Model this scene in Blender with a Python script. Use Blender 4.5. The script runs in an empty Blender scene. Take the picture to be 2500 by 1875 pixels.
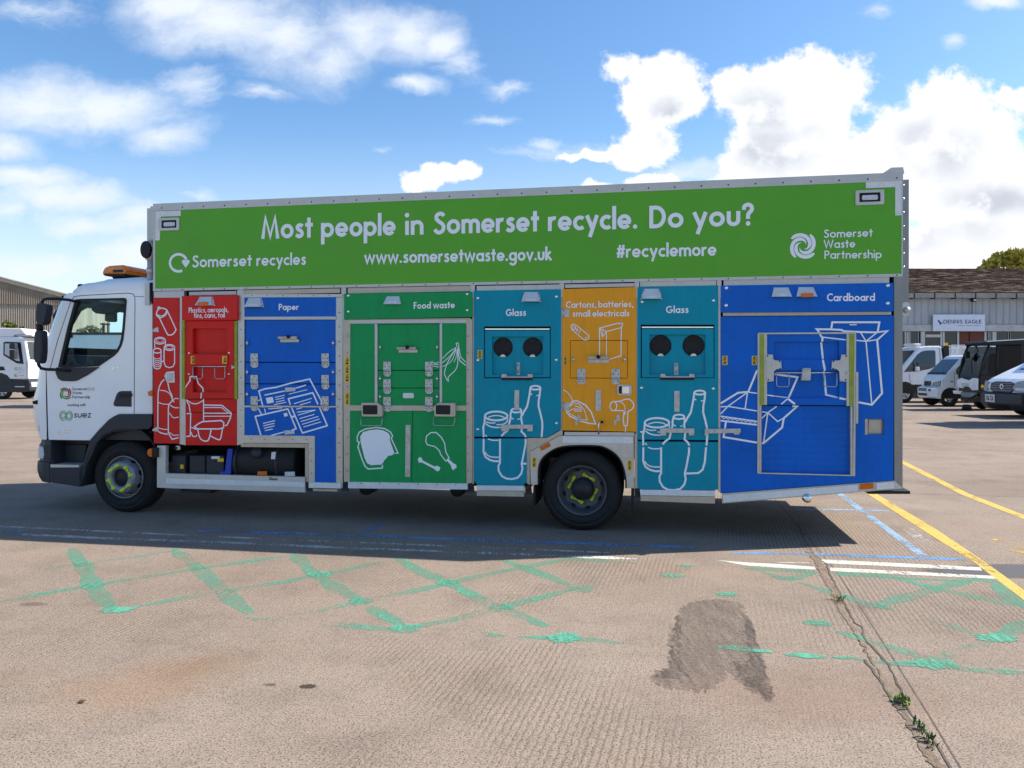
import bpy, bmesh, math, random
from mathutils import Vector, Matrix
random.seed(7)
R = math.radians
scene = bpy.context.scene
COL = scene.collection

# ------------------------------------------------------------------ camera
F = 1878.0            # focal length in photograph pixels (2500 wide)
HOR = 895.0           # row of the horizon in the photograph
CX = 1250.0
EYE = 1.6
cam = bpy.data.cameras.new("camera")
cam.sensor_fit = 'HORIZONTAL'
cam.sensor_width = 36.0
cam.lens = 36.0 * F / 2500.0
cam.shift_y = -(937.5 - HOR) / 2500.0
cam.clip_start = 0.05
cam.clip_end = 3000
camo = bpy.data.objects.new("camera", cam)
COL.objects.link(camo)
camo.location = (0, 0, EYE)
camo.rotation_euler = (R(90), 0, 0)
scene.camera = camo

# ------------------------------------------------------------------ colour management
scene.view_settings.view_transform = 'Standard'
scene.view_settings.look = 'None'
scene.view_settings.gamma = 1.0
scene.view_settings.exposure = 0.92

# ------------------------------------------------------------------ sun
SUNV = Vector((3.90, 0.617, 3.35)).normalized()
SUN_EL = math.asin(SUNV.z)
SUN_AZ = math.atan2(SUNV.x, SUNV.y)
sl = bpy.data.lights.new("sun", 'SUN')
sl.energy = 5.0
sl.angle = R(0.5)
sl.color = (1.0, 0.93, 0.82)
so = bpy.data.objects.new("sun", sl)
COL.objects.link(so)
so.rotation_euler = SUNV.to_track_quat('Z', 'Y').to_euler()
so.location = SUNV * 60

# ------------------------------------------------------------------ sky with clouds
world = bpy.data.worlds.new("World")
scene.world = world
world.use_nodes = True
wn = world.node_tree.nodes
wl = world.node_tree.links
for n in list(wn):
    wn.remove(n)

def wnode(t, **kw):
    n = wn.new(t)
    for k, v in kw.items():
        setattr(n, k, v)
    return n

def wmath(op, a, b=None, c=None, clamp=False):
    n = wn.new('ShaderNodeMath')
    n.operation = op
    n.use_clamp = clamp
    for i, v in enumerate((a, b, c)):
        if v is None:
            continue
        if isinstance(v, (int, float)):
            n.inputs[i].default_value = v
        else:
            wl.new(v, n.inputs[i])
    return n.outputs[0]

def wmap(v, a, b, c=0.0, d=1.0, smooth=True):
    n = wn.new('ShaderNodeMapRange')
    n.interpolation_type = 'SMOOTHSTEP' if smooth else 'LINEAR'
    n.inputs['From Min'].default_value = a
    n.inputs['From Max'].default_value = b
    n.inputs['To Min'].default_value = c
    n.inputs['To Max'].default_value = d
    wl.new(v, n.inputs['Value'])
    return n.outputs['Result']

sky = wnode('ShaderNodeTexSky', sky_type='NISHITA', sun_disc=False)
sky.sun_elevation = SUN_EL
sky.sun_rotation = SUN_AZ
sky.altitude = 60
sky.air_density = 1.0
sky.dust_density = 0.6
sky.ozone_density = 2.2
tc = wnode('ShaderNodeTexCoord')
sep = wnode('ShaderNodeSeparateXYZ')
wl.new(tc.outputs['Generated'], sep.inputs[0])
ymax = wmath('MAXIMUM', sep.outputs['Y'], 0.12)
gx = wmath('DIVIDE', sep.outputs['X'], ymax)
gz = wmath('DIVIDE', sep.outputs['Z'], ymax)
gv = wnode('ShaderNodeCombineXYZ')
wl.new(gx, gv.inputs[0]); wl.new(gz, gv.inputs[1])

def wnoise(vec, scale, detail, rough, off=(0, 0, 0), stretch=(1, 1, 1)):
    m = wnode('ShaderNodeMapping')
    m.inputs['Location'].default_value = off
    m.inputs['Scale'].default_value = stretch
    wl.new(vec, m.inputs['Vector'])
    n = wnode('ShaderNodeTexNoise')
    n.inputs['Scale'].default_value = scale
    n.inputs['Detail'].default_value = detail
    n.inputs['Roughness'].default_value = rough
    wl.new(m.outputs[0], n.inputs['Vector'])
    return n.outputs

def blobs(vec, items):
    cur = None
    for (x, y, rx, ry) in items:
        s = wnode('ShaderNodeVectorMath', operation='SUBTRACT')
        wl.new(vec, s.inputs[0])
        s.inputs[1].default_value = ((x - CX) / F, (HOR - y) / F, 0)
        m = wnode('ShaderNodeVectorMath', operation='MULTIPLY')
        wl.new(s.outputs[0], m.inputs[0])
        m.inputs[1].default_value = (F / rx, F / ry, 0)
        l = wnode('ShaderNodeVectorMath', operation='LENGTH')
        wl.new(m.outputs[0], l.inputs[0])
        v = wmath('SUBTRACT', 1.0, l.outputs['Value'])
        cur = v if cur is None else wmath('SMOOTH_MAX', cur, v, 0.25)
    return cur

SOFT = [(400, 10, 170, 60), (560, 50, 240, 100), (700, 100, 210, 110), (800, 150, 130, 75), (880, 60, 150, 100),
        (1000, 70, 110, 80), (1080, 100, 60, 40), (1010, 200, 70, 28),
        (90, 255, 260, 100), (260, 260, 210, 95), (390, 330, 120, 55), (20, 360, 100, 60), 
        (60, 430, 150, 42), (20, 520, 90, 50), (210, 545, 240, 62), (100, 660, 300, 95), (330, 540, 170, 60), (140, 480, 230, 60), (330, 620, 240, 80), (330, 640, 220, 60), (2437, 4, 70, 22)]
FAINT = [(480, 205, 110, 52), (640, 225, 100, 34), (480, 475, 130, 26), (1235, 215, 75, 20), (1200, 280, 80, 18), (90, 20, 170, 36), (2323, 119, 30, 30), (1120, 150, 90, 50), (930, 365, 60, 14), (2150, 20, 50, 30)]
HARD = [(1015, 432, 50, 34), (1075, 425, 65, 34), (1130, 424, 38, 28),
        (1521, 152, 62, 48), (1612, 185, 100, 70), (1615, 255, 105, 85), (1592, 330, 90, 66), (1545, 372, 70, 38),
        (1450, 378, 120, 15), (1600, 440, 70, 28), (1455, 449, 50, 18),
        (1800, 210, 90, 70), (1900, 215, 150, 95), (2015, 215, 130, 95), (1930, 320, 190, 120), (1950, 430, 260, 110), (1830, 400, 100, 90),
        (2324, 265, 130, 90), (2230, 325, 140, 90), (2390, 330, 130, 110), (2150, 390, 190, 100), (2324, 440, 290, 140), (2465, 240, 60, 36),
        (2480, 480, 180, 170), (2350, 600, 330, 130), (2620, 420, 200, 200)]
warp = wnoise(gv.outputs[0], 9.0, 5, 0.6)
wc = wnode('ShaderNodeVectorMath', operation='SUBTRACT')
wl.new(warp['Color'], wc.inputs[0]); wc.inputs[1].default_value = (0.5, 0.5, 0.5)
ws = wnode('ShaderNodeVectorMath', operation='SCALE')
wl.new(wc.outputs[0], ws.inputs[0]); ws.inputs['Scale'].default_value = 0.06
wv = wnode('ShaderNodeVectorMath', operation='ADD')
wl.new(gv.outputs[0], wv.inputs[0]); wl.new(ws.outputs[0], wv.inputs[1])
softm = blobs(wv.outputs[0], SOFT)
hardm = blobs(wv.outputs[0], HARD)
faintm = blobs(wv.outputs[0], FAINT + [(1400, 372, 190, 34), (1335, 350, 60, 26), (1650, 420, 160, 40)])
n_veil = wnoise(wv.outputs[0], 12.0, 10, 0.68, (0.4, 6.1, 0), (0.6, 1.8, 1))['Fac']
n_soft = wnoise(wv.outputs[0], 8.0, 10, 0.62, (3.1, 1.7, 0), (0.7, 1.5, 1))['Fac']
n_hard = wnoise(gv.outputs[0], 19.0, 10, 0.63, (1.3, 4.2, 0))['Fac']
ds = wmath('ADD', softm, wmath('MULTIPLY', wmath('ADD', wmath('SUBTRACT', n_soft, 0.5), wmath('MULTIPLY', wmath('SUBTRACT', n_veil, 0.5), 0.35)), 1.9))
n_edge = wnoise(gv.outputs[0], 55.0, 6, 0.6, (2.3, 0.2, 0))['Fac']
dh = wmath('ADD', wmath('ADD', hardm, wmath('MULTIPLY', wmath('SUBTRACT', n_hard, 0.5), 1.5)), wmath('MULTIPLY', wmath('SUBTRACT', n_edge, 0.5), 0.55))
a_soft = wmath('MAXIMUM', wmap(ds, -0.20, 1.05, 0.0, 0.97), wmap(wmath('ADD', faintm, wmath('MULTIPLY', wmath('SUBTRACT', n_veil, 0.5), 3.0)), -0.1, 1.3, 0.0, 0.75))
a_hard = wmap(dh, -0.05, 0.34, 0.0, 1.0)
# the rest of the sky: broken cloud all round
n_all = wnoise(tc.outputs['Generated'], 2.6, 7, 0.55, (5.2, 0.3, 2.0), (1, 1, 2.2))['Fac']
behind = wmap(sep.outputs['Y'], 0.45, 0.15)
a_all = wmath('MULTIPLY', wmap(n_all, 0.60, 0.78), behind)
# low milky band over the horizon
hz = wmath('MULTIPLY', wmap(gz, 0.34, 0.0), 0.80)
alpha = wmath('MAXIMUM', wmath('MAXIMUM', a_soft, a_hard), wmath('MAXIMUM', a_all, hz))
# cloud tone: bright tops, grey thick bases
n_sh = wnoise(wv.outputs[0], 6.5, 5, 0.5, (7.7, 2.9, 0))['Fac']
GREY = [(1860, 270, 130, 90), (1900, 370, 150, 90), (2290, 370, 150, 90), (2420, 480, 160, 60), (1990, 330, 60, 60), (1640, 300, 60, 70), (2200, 560, 300, 80)]
greym = wmap(blobs(wv.outputs[0], GREY), -0.15, 0.75)
grey = wmath('MULTIPLY', wmath('MULTIPLY', greym, wmap(n_sh, 0.34, 0.60, 0.25, 1.0)), wmap(dh, 0.30, 0.75))
gcol = wnode('ShaderNodeMixRGB')
wl.new(grey, gcol.inputs[0])
gcol.inputs[1].default_value = (0.77, 0.78, 0.81, 1)
gcol.inputs[2].default_value = (0.47, 0.50, 0.56, 1)
softcol = wnode('ShaderNodeMixRGB')
wl.new(a_hard, softcol.inputs[0])
softcol.inputs[1].default_value = (0.66, 0.71, 0.79, 1)
wl.new(gcol.outputs[0], softcol.inputs[2])
hs = wnode('ShaderNodeHueSaturation')
hs.inputs['Saturation'].default_value = 1.20
wl.new(sky.outputs[0], hs.inputs['Color'])
bg_sky = wnode('ShaderNodeBackground')
bg_sky.inputs['Strength'].default_value = 0.11
wl.new(hs.outputs[0], bg_sky.inputs['Color'])
bg_cl = wnode('ShaderNodeBackground')
bg_cl.inputs['Strength'].default_value = 0.735
wl.new(softcol.outputs[0], bg_cl.inputs['Color'])
mixw = wnode('ShaderNodeMixShader')
wl.new(alpha, mixw.inputs[0]); wl.new(bg_sky.outputs[0], mixw.inputs[1]); wl.new(bg_cl.outputs[0], mixw.inputs[2])
wout = wnode('ShaderNodeOutputWorld')
wl.new(mixw.outputs[0], wout.inputs[0])

# ------------------------------------------------------------------ materials
def newmat(name):
    m = bpy.data.materials.new(name)
    m.use_nodes = True
    nt = m.node_tree
    for n in list(nt.nodes):
        nt.nodes.remove(n)
    out = nt.nodes.new('ShaderNodeOutputMaterial')
    return m, nt, out

def link(nt, a, b):
    nt.links.new(a, b)

def noise_node(nt, scale, detail=4, rough=0.55, vec=None, stretch=None):
    n = nt.nodes.new('ShaderNodeTexNoise')
    n.inputs['Scale'].default_value = scale
    n.inputs['Detail'].default_value = detail
    n.inputs['Roughness'].default_value = rough
    if vec is None:
        t = nt.nodes.new('ShaderNodeTexCoord')
        vec = t.outputs['Object']
    if stretch:
        mp = nt.nodes.new('ShaderNodeMapping')
        mp.inputs['Scale'].default_value = stretch
        link(nt, vec, mp.inputs['Vector'])
        vec = mp.outputs[0]
    link(nt, vec, n.inputs['Vector'])
    return n

def ramp_node(nt, fac, stops):
    r = nt.nodes.new('ShaderNodeValToRGB')
    el = r.color_ramp.elements
    while len(el) > 1:
        el.remove(el[0])
    for i, (p, c) in enumerate(stops):
        e = el[0] if i == 0 else el.new(p)
        e.position = p
        e.color = (c, c, c, 1) if isinstance(c, (int, float)) else (*c, 1)
    link(nt, fac, r.inputs[0])
    return r

def mixrgb(nt, fac, a, b, mode='MIX'):
    m = nt.nodes.new('ShaderNodeMixRGB')
    m.blend_type = mode
    for i, v in enumerate((fac, a, b)):
        if isinstance(v, (int, float)):
            m.inputs[i].default_value = v if i == 0 else (v, v, v, 1)
        elif isinstance(v, tuple):
            m.inputs[i].default_value = (*v[:3], 1)
        else:
            link(nt, v, m.inputs[i])
    return m.outputs[0]

def surf(name, col, rough=0.5, metal=0.0, vary=0.12, scale=3.0, spec=0.3, dirt=0.0, dirtcol=(0.12, 0.10, 0.08),
         stretch=None, bump=0.0, bscale=60.0, coat=0.0):
    m, nt, out = newmat(name)
    b = nt.nodes.new('ShaderNodeBsdfPrincipled')
    n1 = noise_node(nt, scale, 6, 0.6, stretch=stretch)
    r1 = ramp_node(nt, n1.outputs['Fac'], [(0.3, 1 - vary), (0.7, 1 + vary)])
    c = mixrgb(nt, 1.0, tuple(col), r1.outputs[0], 'MULTIPLY')
    if dirt > 0:
        n2 = noise_node(nt, scale * 4.3, 8, 0.7, stretch=stretch)
        r2 = ramp_node(nt, n2.outputs['Fac'], [(0.52, 0.0), (0.75, dirt)])
        c = mixrgb(nt, r2.outputs[0], c, tuple(dirtcol))
    if spec < .2:     # painted panels: faint vertical run-off streaks and scuffs
        n4 = noise_node(nt, 5.0, 7, 0.65, stretch=(5.0, 5.0, .35))
        r4 = ramp_node(nt, n4.outputs['Fac'], [(0.30, 0.91), (0.5, 1.0), (0.72, 1.03)])
        c = mixrgb(nt, 1.0, c, r4.outputs[0], 'MULTIPLY')
        n5 = noise_node(nt, 38.0, 3, 0.6, stretch=(1, 1, 1.6))
        r5 = ramp_node(nt, n5.outputs['Fac'], [(0.70, 0.0), (0.78, 0.28)])
        c = mixrgb(nt, r5.outputs[0], c, (0.32, 0.32, 0.30))
    link(nt, c, b.inputs['Base Color'])
    rr = ramp_node(nt, n1.outputs['Fac'], [(0.3, max(0.02, rough - 0.08)), (0.7, min(1, rough + 0.1))])
    link(nt, rr.outputs[0], b.inputs['Roughness'])
    b.inputs['Metallic'].default_value = metal
    b.inputs['Specular IOR Level'].default_value = spec
    if coat:
        b.inputs['Coat Weight'].default_value = coat
        b.inputs['Coat Roughness'].default_value = 0.06
    if bump > 0:
        n3 = noise_node(nt, bscale, 4, 0.6, stretch=stretch)
        bp = nt.nodes.new('ShaderNodeBump')
        bp.inputs['Strength'].default_value = bump
        bp.inputs['Distance'].default_value = 0.01
        link(nt, n3.outputs['Fac'], bp.inputs['Height'])
        link(nt, bp.outputs[0], b.inputs['Normal'])
    link(nt, b.outputs[0], out.inputs[0])
    return m

def glassmat(name, tint=(0.75, 0.88, 0.9), refl=0.6, rough=0.02):
    m, nt, out = newmat(name)
    tr = nt.nodes.new('ShaderNodeBsdfTransparent')
    tr.inputs[0].default_value = (*tint, 1)
    gl = nt.nodes.new('ShaderNodeBsdfGlossy')
    gl.inputs['Roughness'].default_value = rough
    gl.inputs[0].default_value = (0.9, 0.9, 0.9, 1)
    lw = nt.nodes.new('ShaderNodeLayerWeight')
    lw.inputs['Blend'].default_value = 0.5
    pw = nt.nodes.new('ShaderNodeMath'); pw.operation = 'POWER'; pw.inputs[1].default_value = 4.0
    link(nt, lw.outputs['Facing'], pw.inputs[0])
    mm = nt.nodes.new('ShaderNodeMath'); mm.operation = 'MULTIPLY_ADD'; mm.use_clamp = True
    mm.inputs[1].default_value = refl * 1.6; mm.inputs[2].default_value = refl * 0.09
    link(nt, pw.outputs[0], mm.inputs[0])
    mx = nt.nodes.new('ShaderNodeMixShader')
    link(nt, mm.outputs[0], mx.inputs[0]); link(nt, tr.outputs[0], mx.inputs[1]); link(nt, gl.outputs[0], mx.inputs[2])
    link(nt, mx.outputs[0], out.inputs[0])
    return m

M = {}
M['white_vinyl'] = surf('white_vinyl', (0.84, 0.86, 0.90), 0.4, vary=0.03)
M['tape'] = surf('reflective_tape', (0.72, 0.72, 0.72), 0.35, vary=0.08, scale=9, dirt=0.25)
M['sign_green'] = surf('sign_green', (0.105, 0.385, 0.026), 0.38, spec=.25, vary=0.06, scale=1.6)
M['green'] = surf('food_green', (0.008, 0.30, 0.085), 0.36, spec=.15, vary=0.08, dirt=0.12)
M['red'] = surf('plastics_red', (0.66, 0.022, 0.018), 0.32, spec=.15, vary=0.10, dirt=0.12, dirtcol=(0.2, 0.02, 0.02))
M['blue'] = surf('paper_blue', (0.001, 0.115, 0.53), 0.27, spec=.15, vary=0.12, scale=2.2)
M['teal'] = surf('glass_teal', (0.001, 0.26, 0.37), 0.36, spec=.15, vary=0.08, dirt=0.15, dirtcol=(0.02, 0.13, 0.16))
M['yellow'] = surf('carton_yellow', (0.84, 0.34, 0.018), 0.36, spec=.15, vary=0.05, dirt=0.1, dirtcol=(0.45, 0.2, 0.04))
M['steel'] = surf('brushed_steel', (0.50, 0.49, 0.47), 0.42, metal=0.75, vary=0.16, scale=5, dirt=0.35, dirtcol=(0.26, 0.24, 0.21))
M['alu'] = surf('aluminium', (0.56, 0.54, 0.51), 0.5, metal=0.35, vary=0.10, scale=4, dirt=0.25, dirtcol=(0.3, 0.29, 0.27))
M['post_steel'] = surf('dull_steel', (0.27, 0.265, 0.255), 0.42, metal=0.7, vary=0.18, scale=3, dirt=0.3, dirtcol=(0.16, 0.15, 0.14), stretch=(3, 3, .4))
M['warm_steel'] = surf('galvanised_beam', (0.50, 0.44, 0.36), 0.45, metal=0.4, vary=0.15, scale=6, dirt=0.3, dirtcol=(0.3, 0.25, 0.2))
M['galv'] = surf('galvanised_plate', (0.46, 0.46, 0.46), 0.4, metal=0.6, vary=0.25, scale=18, dirt=0.3)
M['dark'] = surf('black_paint', (0.014, 0.014, 0.015), 0.55, vary=0.2)
M['gap'] = surf('dark_gap', (0.010, 0.010, 0.011), 0.8, vary=0.2)
M['plastic'] = surf('dark_plastic', (0.030, 0.033, 0.042), 0.5, vary=0.15, bump=0.06, bscale=220)
M['rubber'] = surf('rubber', (0.016, 0.016, 0.017), 0.75, vary=0.3, scale=9, dirt=0.3, dirtcol=(0.05, 0.045, 0.04))
M['rim'] = surf('wheel_paint', (0.24, 0.25, 0.27), 0.42, metal=0.35, vary=0.2, scale=14, dirt=0.35, dirtcol=(0.06, 0.055, 0.05))
M['rim_rear'] = surf('wheel_paint_rear', (0.10, 0.105, 0.12), 0.45, metal=0.35, vary=0.25, scale=14, dirt=0.5, dirtcol=(0.035, 0.033, 0.03))
M['rim_dark'] = surf('hub_dark', (0.03, 0.03, 0.033), 0.5, metal=0.2, vary=0.3, scale=20)
M['lime'] = surf('lime_plastic', (0.62, 0.78, 0.02), 0.4, vary=0.08, scale=20)
M['lime_strip'] = surf('lime_strip', (0.30, 0.36, 0.035), 0.55, vary=0.2, scale=14, dirt=0.3)
M['cab_white'] = surf('cab_paint', (0.86, 0.87, 0.88), 0.22, vary=0.03, scale=2, coat=0.4)
M['roof_white'] = surf('roof_paint', (0.84, 0.85, 0.86), 0.3, vary=0.04, scale=2)
M['sticker'] = surf('sticker_yellow', (0.80, 0.50, 0.03), 0.5, vary=0.06)
M['ink'] = surf('black_ink', (0.02, 0.02, 0.02), 0.5)
M['ink_blue'] = surf('navy_ink', (0.015, 0.02, 0.16), 0.5)
M['amber'] = surf('amber_lens', (0.65, 0.14, 0.01), 0.18, vary=0.15, scale=40)
M['hood_grey'] = surf('hood_grey', (0.60, 0.61, 0.63), 0.45, metal=0.1, vary=0.06, scale=6, dirt=0.15)
M['lamp_unit'] = surf('lamp_unit', (0.16, 0.17, 0.19), 0.1, vary=0.5, scale=22, spec=.8)
M['lens'] = surf('clear_lens', (0.55, 0.58, 0.62), 0.12, vary=0.2, scale=50)
M['chrome'] = surf('chrome', (0.7, 0.7, 0.72), 0.2, metal=1.0, vary=0.1, scale=20)
M['blue_strap'] = surf('blue_strap', (0.02, 0.06, 0.42), 0.5)
M['seat'] = surf('seat_cloth', (0.035, 0.04, 0.055), 0.85, vary=0.2, scale=20)
M['glass'] = glassmat('cab_glass', (0.84, 0.96, 0.98), 0.08)
M['darkglass'] = glassmat('dark_glass', (0.10, 0.13, 0.14), 0.7)
M['logo_red'] = surf('logo_red', (0.42, 0.06, 0.035), 0.45)
M['logo_green'] = surf('logo_green', (0.07, 0.36, 0.06), 0.45)
M['logo_grey'] = surf('logo_grey', (0.24, 0.26, 0.27), 0.45)

def amber_clear():
    m, nt, out = newmat('beacon_lens')
    b = nt.nodes.new('ShaderNodeBsdfPrincipled')
    b.inputs['Base Color'].default_value = (0.95, 0.22, 0.012, 1)
    b.inputs['Roughness'].default_value = 0.12
    b.inputs['Transmission Weight'].default_value = 0.45
    n = noise_node(nt, 30, 2)
    link(nt, ramp_node(nt, n.outputs['Fac'], [(0.3, (0.95, 0.26, 0.015)), (0.7, (1.0, 0.42, 0.03))]).outputs[0], b.inputs['Base Color'])
    link(nt, b.outputs[0], out.inputs[0])
    return m
M['beacon'] = amber_clear()

# ------------------------------------------------------------------ mesh helpers
class MB:
    """collects shapes and links them as ONE mesh object"""
    def __init__(self):
        self.bm = bmesh.new()
        self.mi = 0

    def face(self, pts):
        vs = [self.bm.verts.new(p) for p in pts]
        f = self.bm.faces.new(vs)
        f.material_index = self.mi
        return f

    def faces(self, verts, faces):
        vs = [self.bm.verts.new(p) for p in verts]
        for f in faces:
            try:
                q = self.bm.faces.new([vs[i] for i in f])
                q.material_index = self.mi
            except ValueError:
                pass
        return vs

    def box(self, lo, hi):
        (x0, y0, z0), (x1, y1, z1) = lo, hi
        v = [(x0, y0, z0), (x1, y0, z0), (x1, y1, z0), (x0, y1, z0), (x0, y0, z1), (x1, y0, z1), (x1, y1, z1), (x0, y1, z1)]
        self.faces(v, [(0, 3, 2, 1), (4, 5, 6, 7), (0, 1, 5, 4), (1, 2, 6, 5), (2, 3, 7, 6), (3, 0, 4, 7)])

    def prism(self, pts, vec):
        """pts: ring of 3-D points, vec: extrusion"""
        n = len(pts)
        vec = Vector(vec)
        a = [Vector(p) for p in pts]
        v = a + [p + vec for p in a]
        fs = [tuple(range(n)), tuple(range(2 * n - 1, n - 1, -1))]
        for i in range(n):
            j = (i + 1) % n
            fs.append((i, i + n, j + n, j))
        self.faces(v, fs)

    def holed(self, outer, holes, vec):
        """plate with openings: outer ring and hole rings, extruded by vec"""
        vec = Vector(vec)
        bm = self.bm
        for off in (Vector((0, 0, 0)), vec):
            es = []
            for ring in [outer] + holes:
                vs = [bm.verts.new(Vector(p) + off) for p in ring]
                for i in range(len(vs)):
                    es.append(bm.edges.new((vs[i], vs[(i + 1) % len(vs)])))
            r = bmesh.ops.triangle_fill(bm, use_beauty=True, use_dissolve=False, edges=es)
            for g in r['geom']:
                if isinstance(g, bmesh.types.BMFace):
                    g.material_index = self.mi
        for ring in [outer] + holes:
            n = len(ring)
            a = [Vector(p) for p in ring]
            v = a + [p + vec for p in a]
            self.faces(v, [(i, (i + 1) % n, (i + 1) % n + n, i + n) for i in range(n)])

    def tube(self, pts, r, seg=8, closed=False):
        pts = [Vector(p) for p in pts]
        n = len(pts)
        rs = r if isinstance(r, (list, tuple)) else [r] * n
        rings = []
        up = None
        for i in range(n):
            a = pts[(i - 1) % n] if (i > 0 or closed) else pts[i]
            b = pts[(i + 1) % n] if (i < n - 1 or closed) else pts[i]
            d = (b - a)
            if d.length < 1e-9:
                d = Vector((0, 0, 1))
            d.normalize()
            if up is None:
                up = Vector((0, 0, 1)) if abs(d.z) < 0.9 else Vector((1, 0, 0))
            s = d.cross(up)
            if s.length < 1e-6:
                s = d.cross(Vector((1, 0, 0)))
            s.normalize()
            up = s.cross(d).normalized()
            rings.append([self.bm.verts.new(pts[i] + (s * math.cos(2 * math.pi * k / seg) + up * math.sin(2 * math.pi * k / seg)) * rs[i]) for k in range(seg)])
        m = n if closed else n - 1
        for i in range(m):
            A, B = rings[i], rings[(i + 1) % n]
            for k in range(seg):
                f = self.bm.faces.new((A[k], A[(k + 1) % seg], B[(k + 1) % seg], B[k]))
                f.material_index = self.mi
                f.smooth = True
        if not closed:
            for ring in (rings[0][::-1], rings[-1]):
                f = self.bm.faces.new(ring)
                f.material_index = self.mi

    def lathe(self, prof, c, axis, seg=40, smooth=True):
        """prof: list of (radius, distance along axis)"""
        c = Vector(c); axis = Vector(axis).normalized()
        t = Vector((0, 0, 1)) if abs(axis.z) < 0.9 else Vector((1, 0, 0))
        s = axis.cross(t).normalized(); t = s.cross(axis).normalized()
        rings = []
        for (r, d) in prof:
            if r < 1e-6:
                rings.append([self.bm.verts.new(c + axis * d)])
            else:
                rings.append([self.bm.verts.new(c + axis * d + (s * math.cos(2 * math.pi * k / seg) + t * math.sin(2 * math.pi * k / seg)) * r) for k in range(seg)])
        for A, B in zip(rings, rings[1:]):
            for k in range(seg):
                k2 = (k + 1) % seg
                if len(A) == 1 and len(B) == 1:
                    continue
                if len(A) == 1:
                    q = (A[0], B[k2], B[k])
                elif len(B) == 1:
                    q = (A[k], A[k2], B[0])
                else:
                    q = (A[k], A[k2], B[k2], B[k])
                f = self.bm.faces.new(q)
                f.material_index = self.mi
                f.smooth = smooth

    def build(self, name, mats, parent=None, bevel=0.0, smooth=False, recalc=True, weld=True):
        bm = self.bm
        if weld:
            bmesh.ops.remove_doubles(bm, verts=bm.verts, dist=1e-6)
        if recalc:
            bmesh.ops.recalc_face_normals(bm, faces=bm.faces)
        if bevel > 0:
            es = [e for e in bm.edges if len(e.link_faces) == 2 and e.calc_face_angle(0) > 0.6]
            bmesh.ops.bevel(bm, geom=es, offset=bevel, segments=2, affect='EDGES', profile=0.5, clamp_overlap=True)
        me = bpy.data.meshes.new(name)
        bm.to_mesh(me)
        bm.free()
        if not isinstance(mats, (list, tuple)):
            mats = [mats]
        for m in mats:
            me.materials.append(M[m] if isinstance(m, str) else m)
        if smooth:
            for p in me.polygons:
                p.use_smooth = True
        o = bpy.data.objects.new(name, me)
        COL.objects.link(o)
        if parent is not None:
            o.parent = parent
        return o

def tag(o, label=None, cat=None, group=None, kind=None):
    if label: o['label'] = label
    if cat: o['category'] = cat
    if group: o['group'] = group
    if kind: o['kind'] = kind
    return o

def thing(name, label, cat, loc=(0, 0, 0), rz=0.0, group=None):
    o = bpy.data.objects.new(name, None)
    COL.objects.link(o)
    o.location = loc
    o.rotation_euler = (0, 0, rz)
    o.empty_display_size = 0.3
    return tag(o, label, cat, group)

def copy_tree(o, parent=None):
    c = o.copy()
    COL.objects.link(c)
    if parent is not None:
        c.parent = parent
    for ch in list(o.children):
        copy_tree(ch, c)
    return c

def at(x, y, depth):
    """point seen at photograph pixel (x, y) that stands `depth` metres ahead"""
    return Vector(((x - CX) / F * depth, depth, EYE + (HOR - y) / F * depth))

def gnd(x, y, z=0.0):
    """point of the ground seen at photograph pixel (x, y)"""
    d = F * (EYE - z) / (y - HOR)
    return Vector(((x - CX) / F * d, d, z))

def spline(pts, n=6, closed=False):
    pts = [Vector(p) for p in pts]
    out = []
    m = len(pts)
    rng = m if closed else m - 1
    for i in range(rng):
        p0 = pts[(i - 1) % m] if (closed or i > 0) else pts[i]
        p1 = pts[i]
        p2 = pts[(i + 1) % m]
        p3 = pts[(i + 2) % m] if (closed or i + 2 < m) else p2
        for k in range(n):
            t = k / n
            out.append(0.5 * ((2 * p1) + (p2 - p0) * t + (2 * p0 - 5 * p1 + 4 * p2 - p3) * t * t + (3 * p1 - p0 - 3 * p2 + p3) * t ** 3))
    if not closed:
        out.append(pts[-1])
    return out

def strip2d(pts, w, closed=False):
    """mitred ribbon along 2-D points -> left and right borders"""
    P2 = []
    for p in pts:
        q = Vector((p[0], p[1]))
        if not P2 or (q - P2[-1]).length > 1e-7:
            P2.append(q)
    if closed and (P2[0] - P2[-1]).length < 1e-7:
        P2.pop()
    n = len(P2)
    ws = w if isinstance(w, (list, tuple)) else [w] * n
    L, Rr = [], []
    for i in range(n):
        a = P2[(i - 1) % n] if (closed or i > 0) else None
        b = P2[(i + 1) % n] if (closed or i < n - 1) else None
        d1 = (P2[i] - a).normalized() if a is not None else None
        d2 = (b - P2[i]).normalized() if b is not None else None
        if d1 is None: d1 = d2
        if d2 is None: d2 = d1
        n1 = Vector((-d1.y, d1.x)); n2 = Vector((-d2.y, d2.x))
        mm = n1 + n2
        if mm.length < 1e-4:
            mm = n1
        mm.normalize()
        k = 1.0 / max(0.45, mm.dot(n1))
        L.append(P2[i] + mm * ws[i] * 0.5 * k)
        Rr.append(P2[i] - mm * ws[i] * 0.5 * k)
    return L, Rr
# ------------------------------------------------------------------ a geometric stroke alphabet (cap height 1)
def arc(cx, cy, r, a0, a1, n=14, ry=None):
    ry = r if ry is None else ry
    return [(cx + r * math.cos(R(a0 + (a1 - a0) * i / n)), cy + ry * math.sin(R(a0 + (a1 - a0) * i / n))) for i in range(n + 1)]

def sp(pts):
    return [(p.x, p.y) for p in spline([(a, b, 0) for a, b in pts], 5)]

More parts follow.
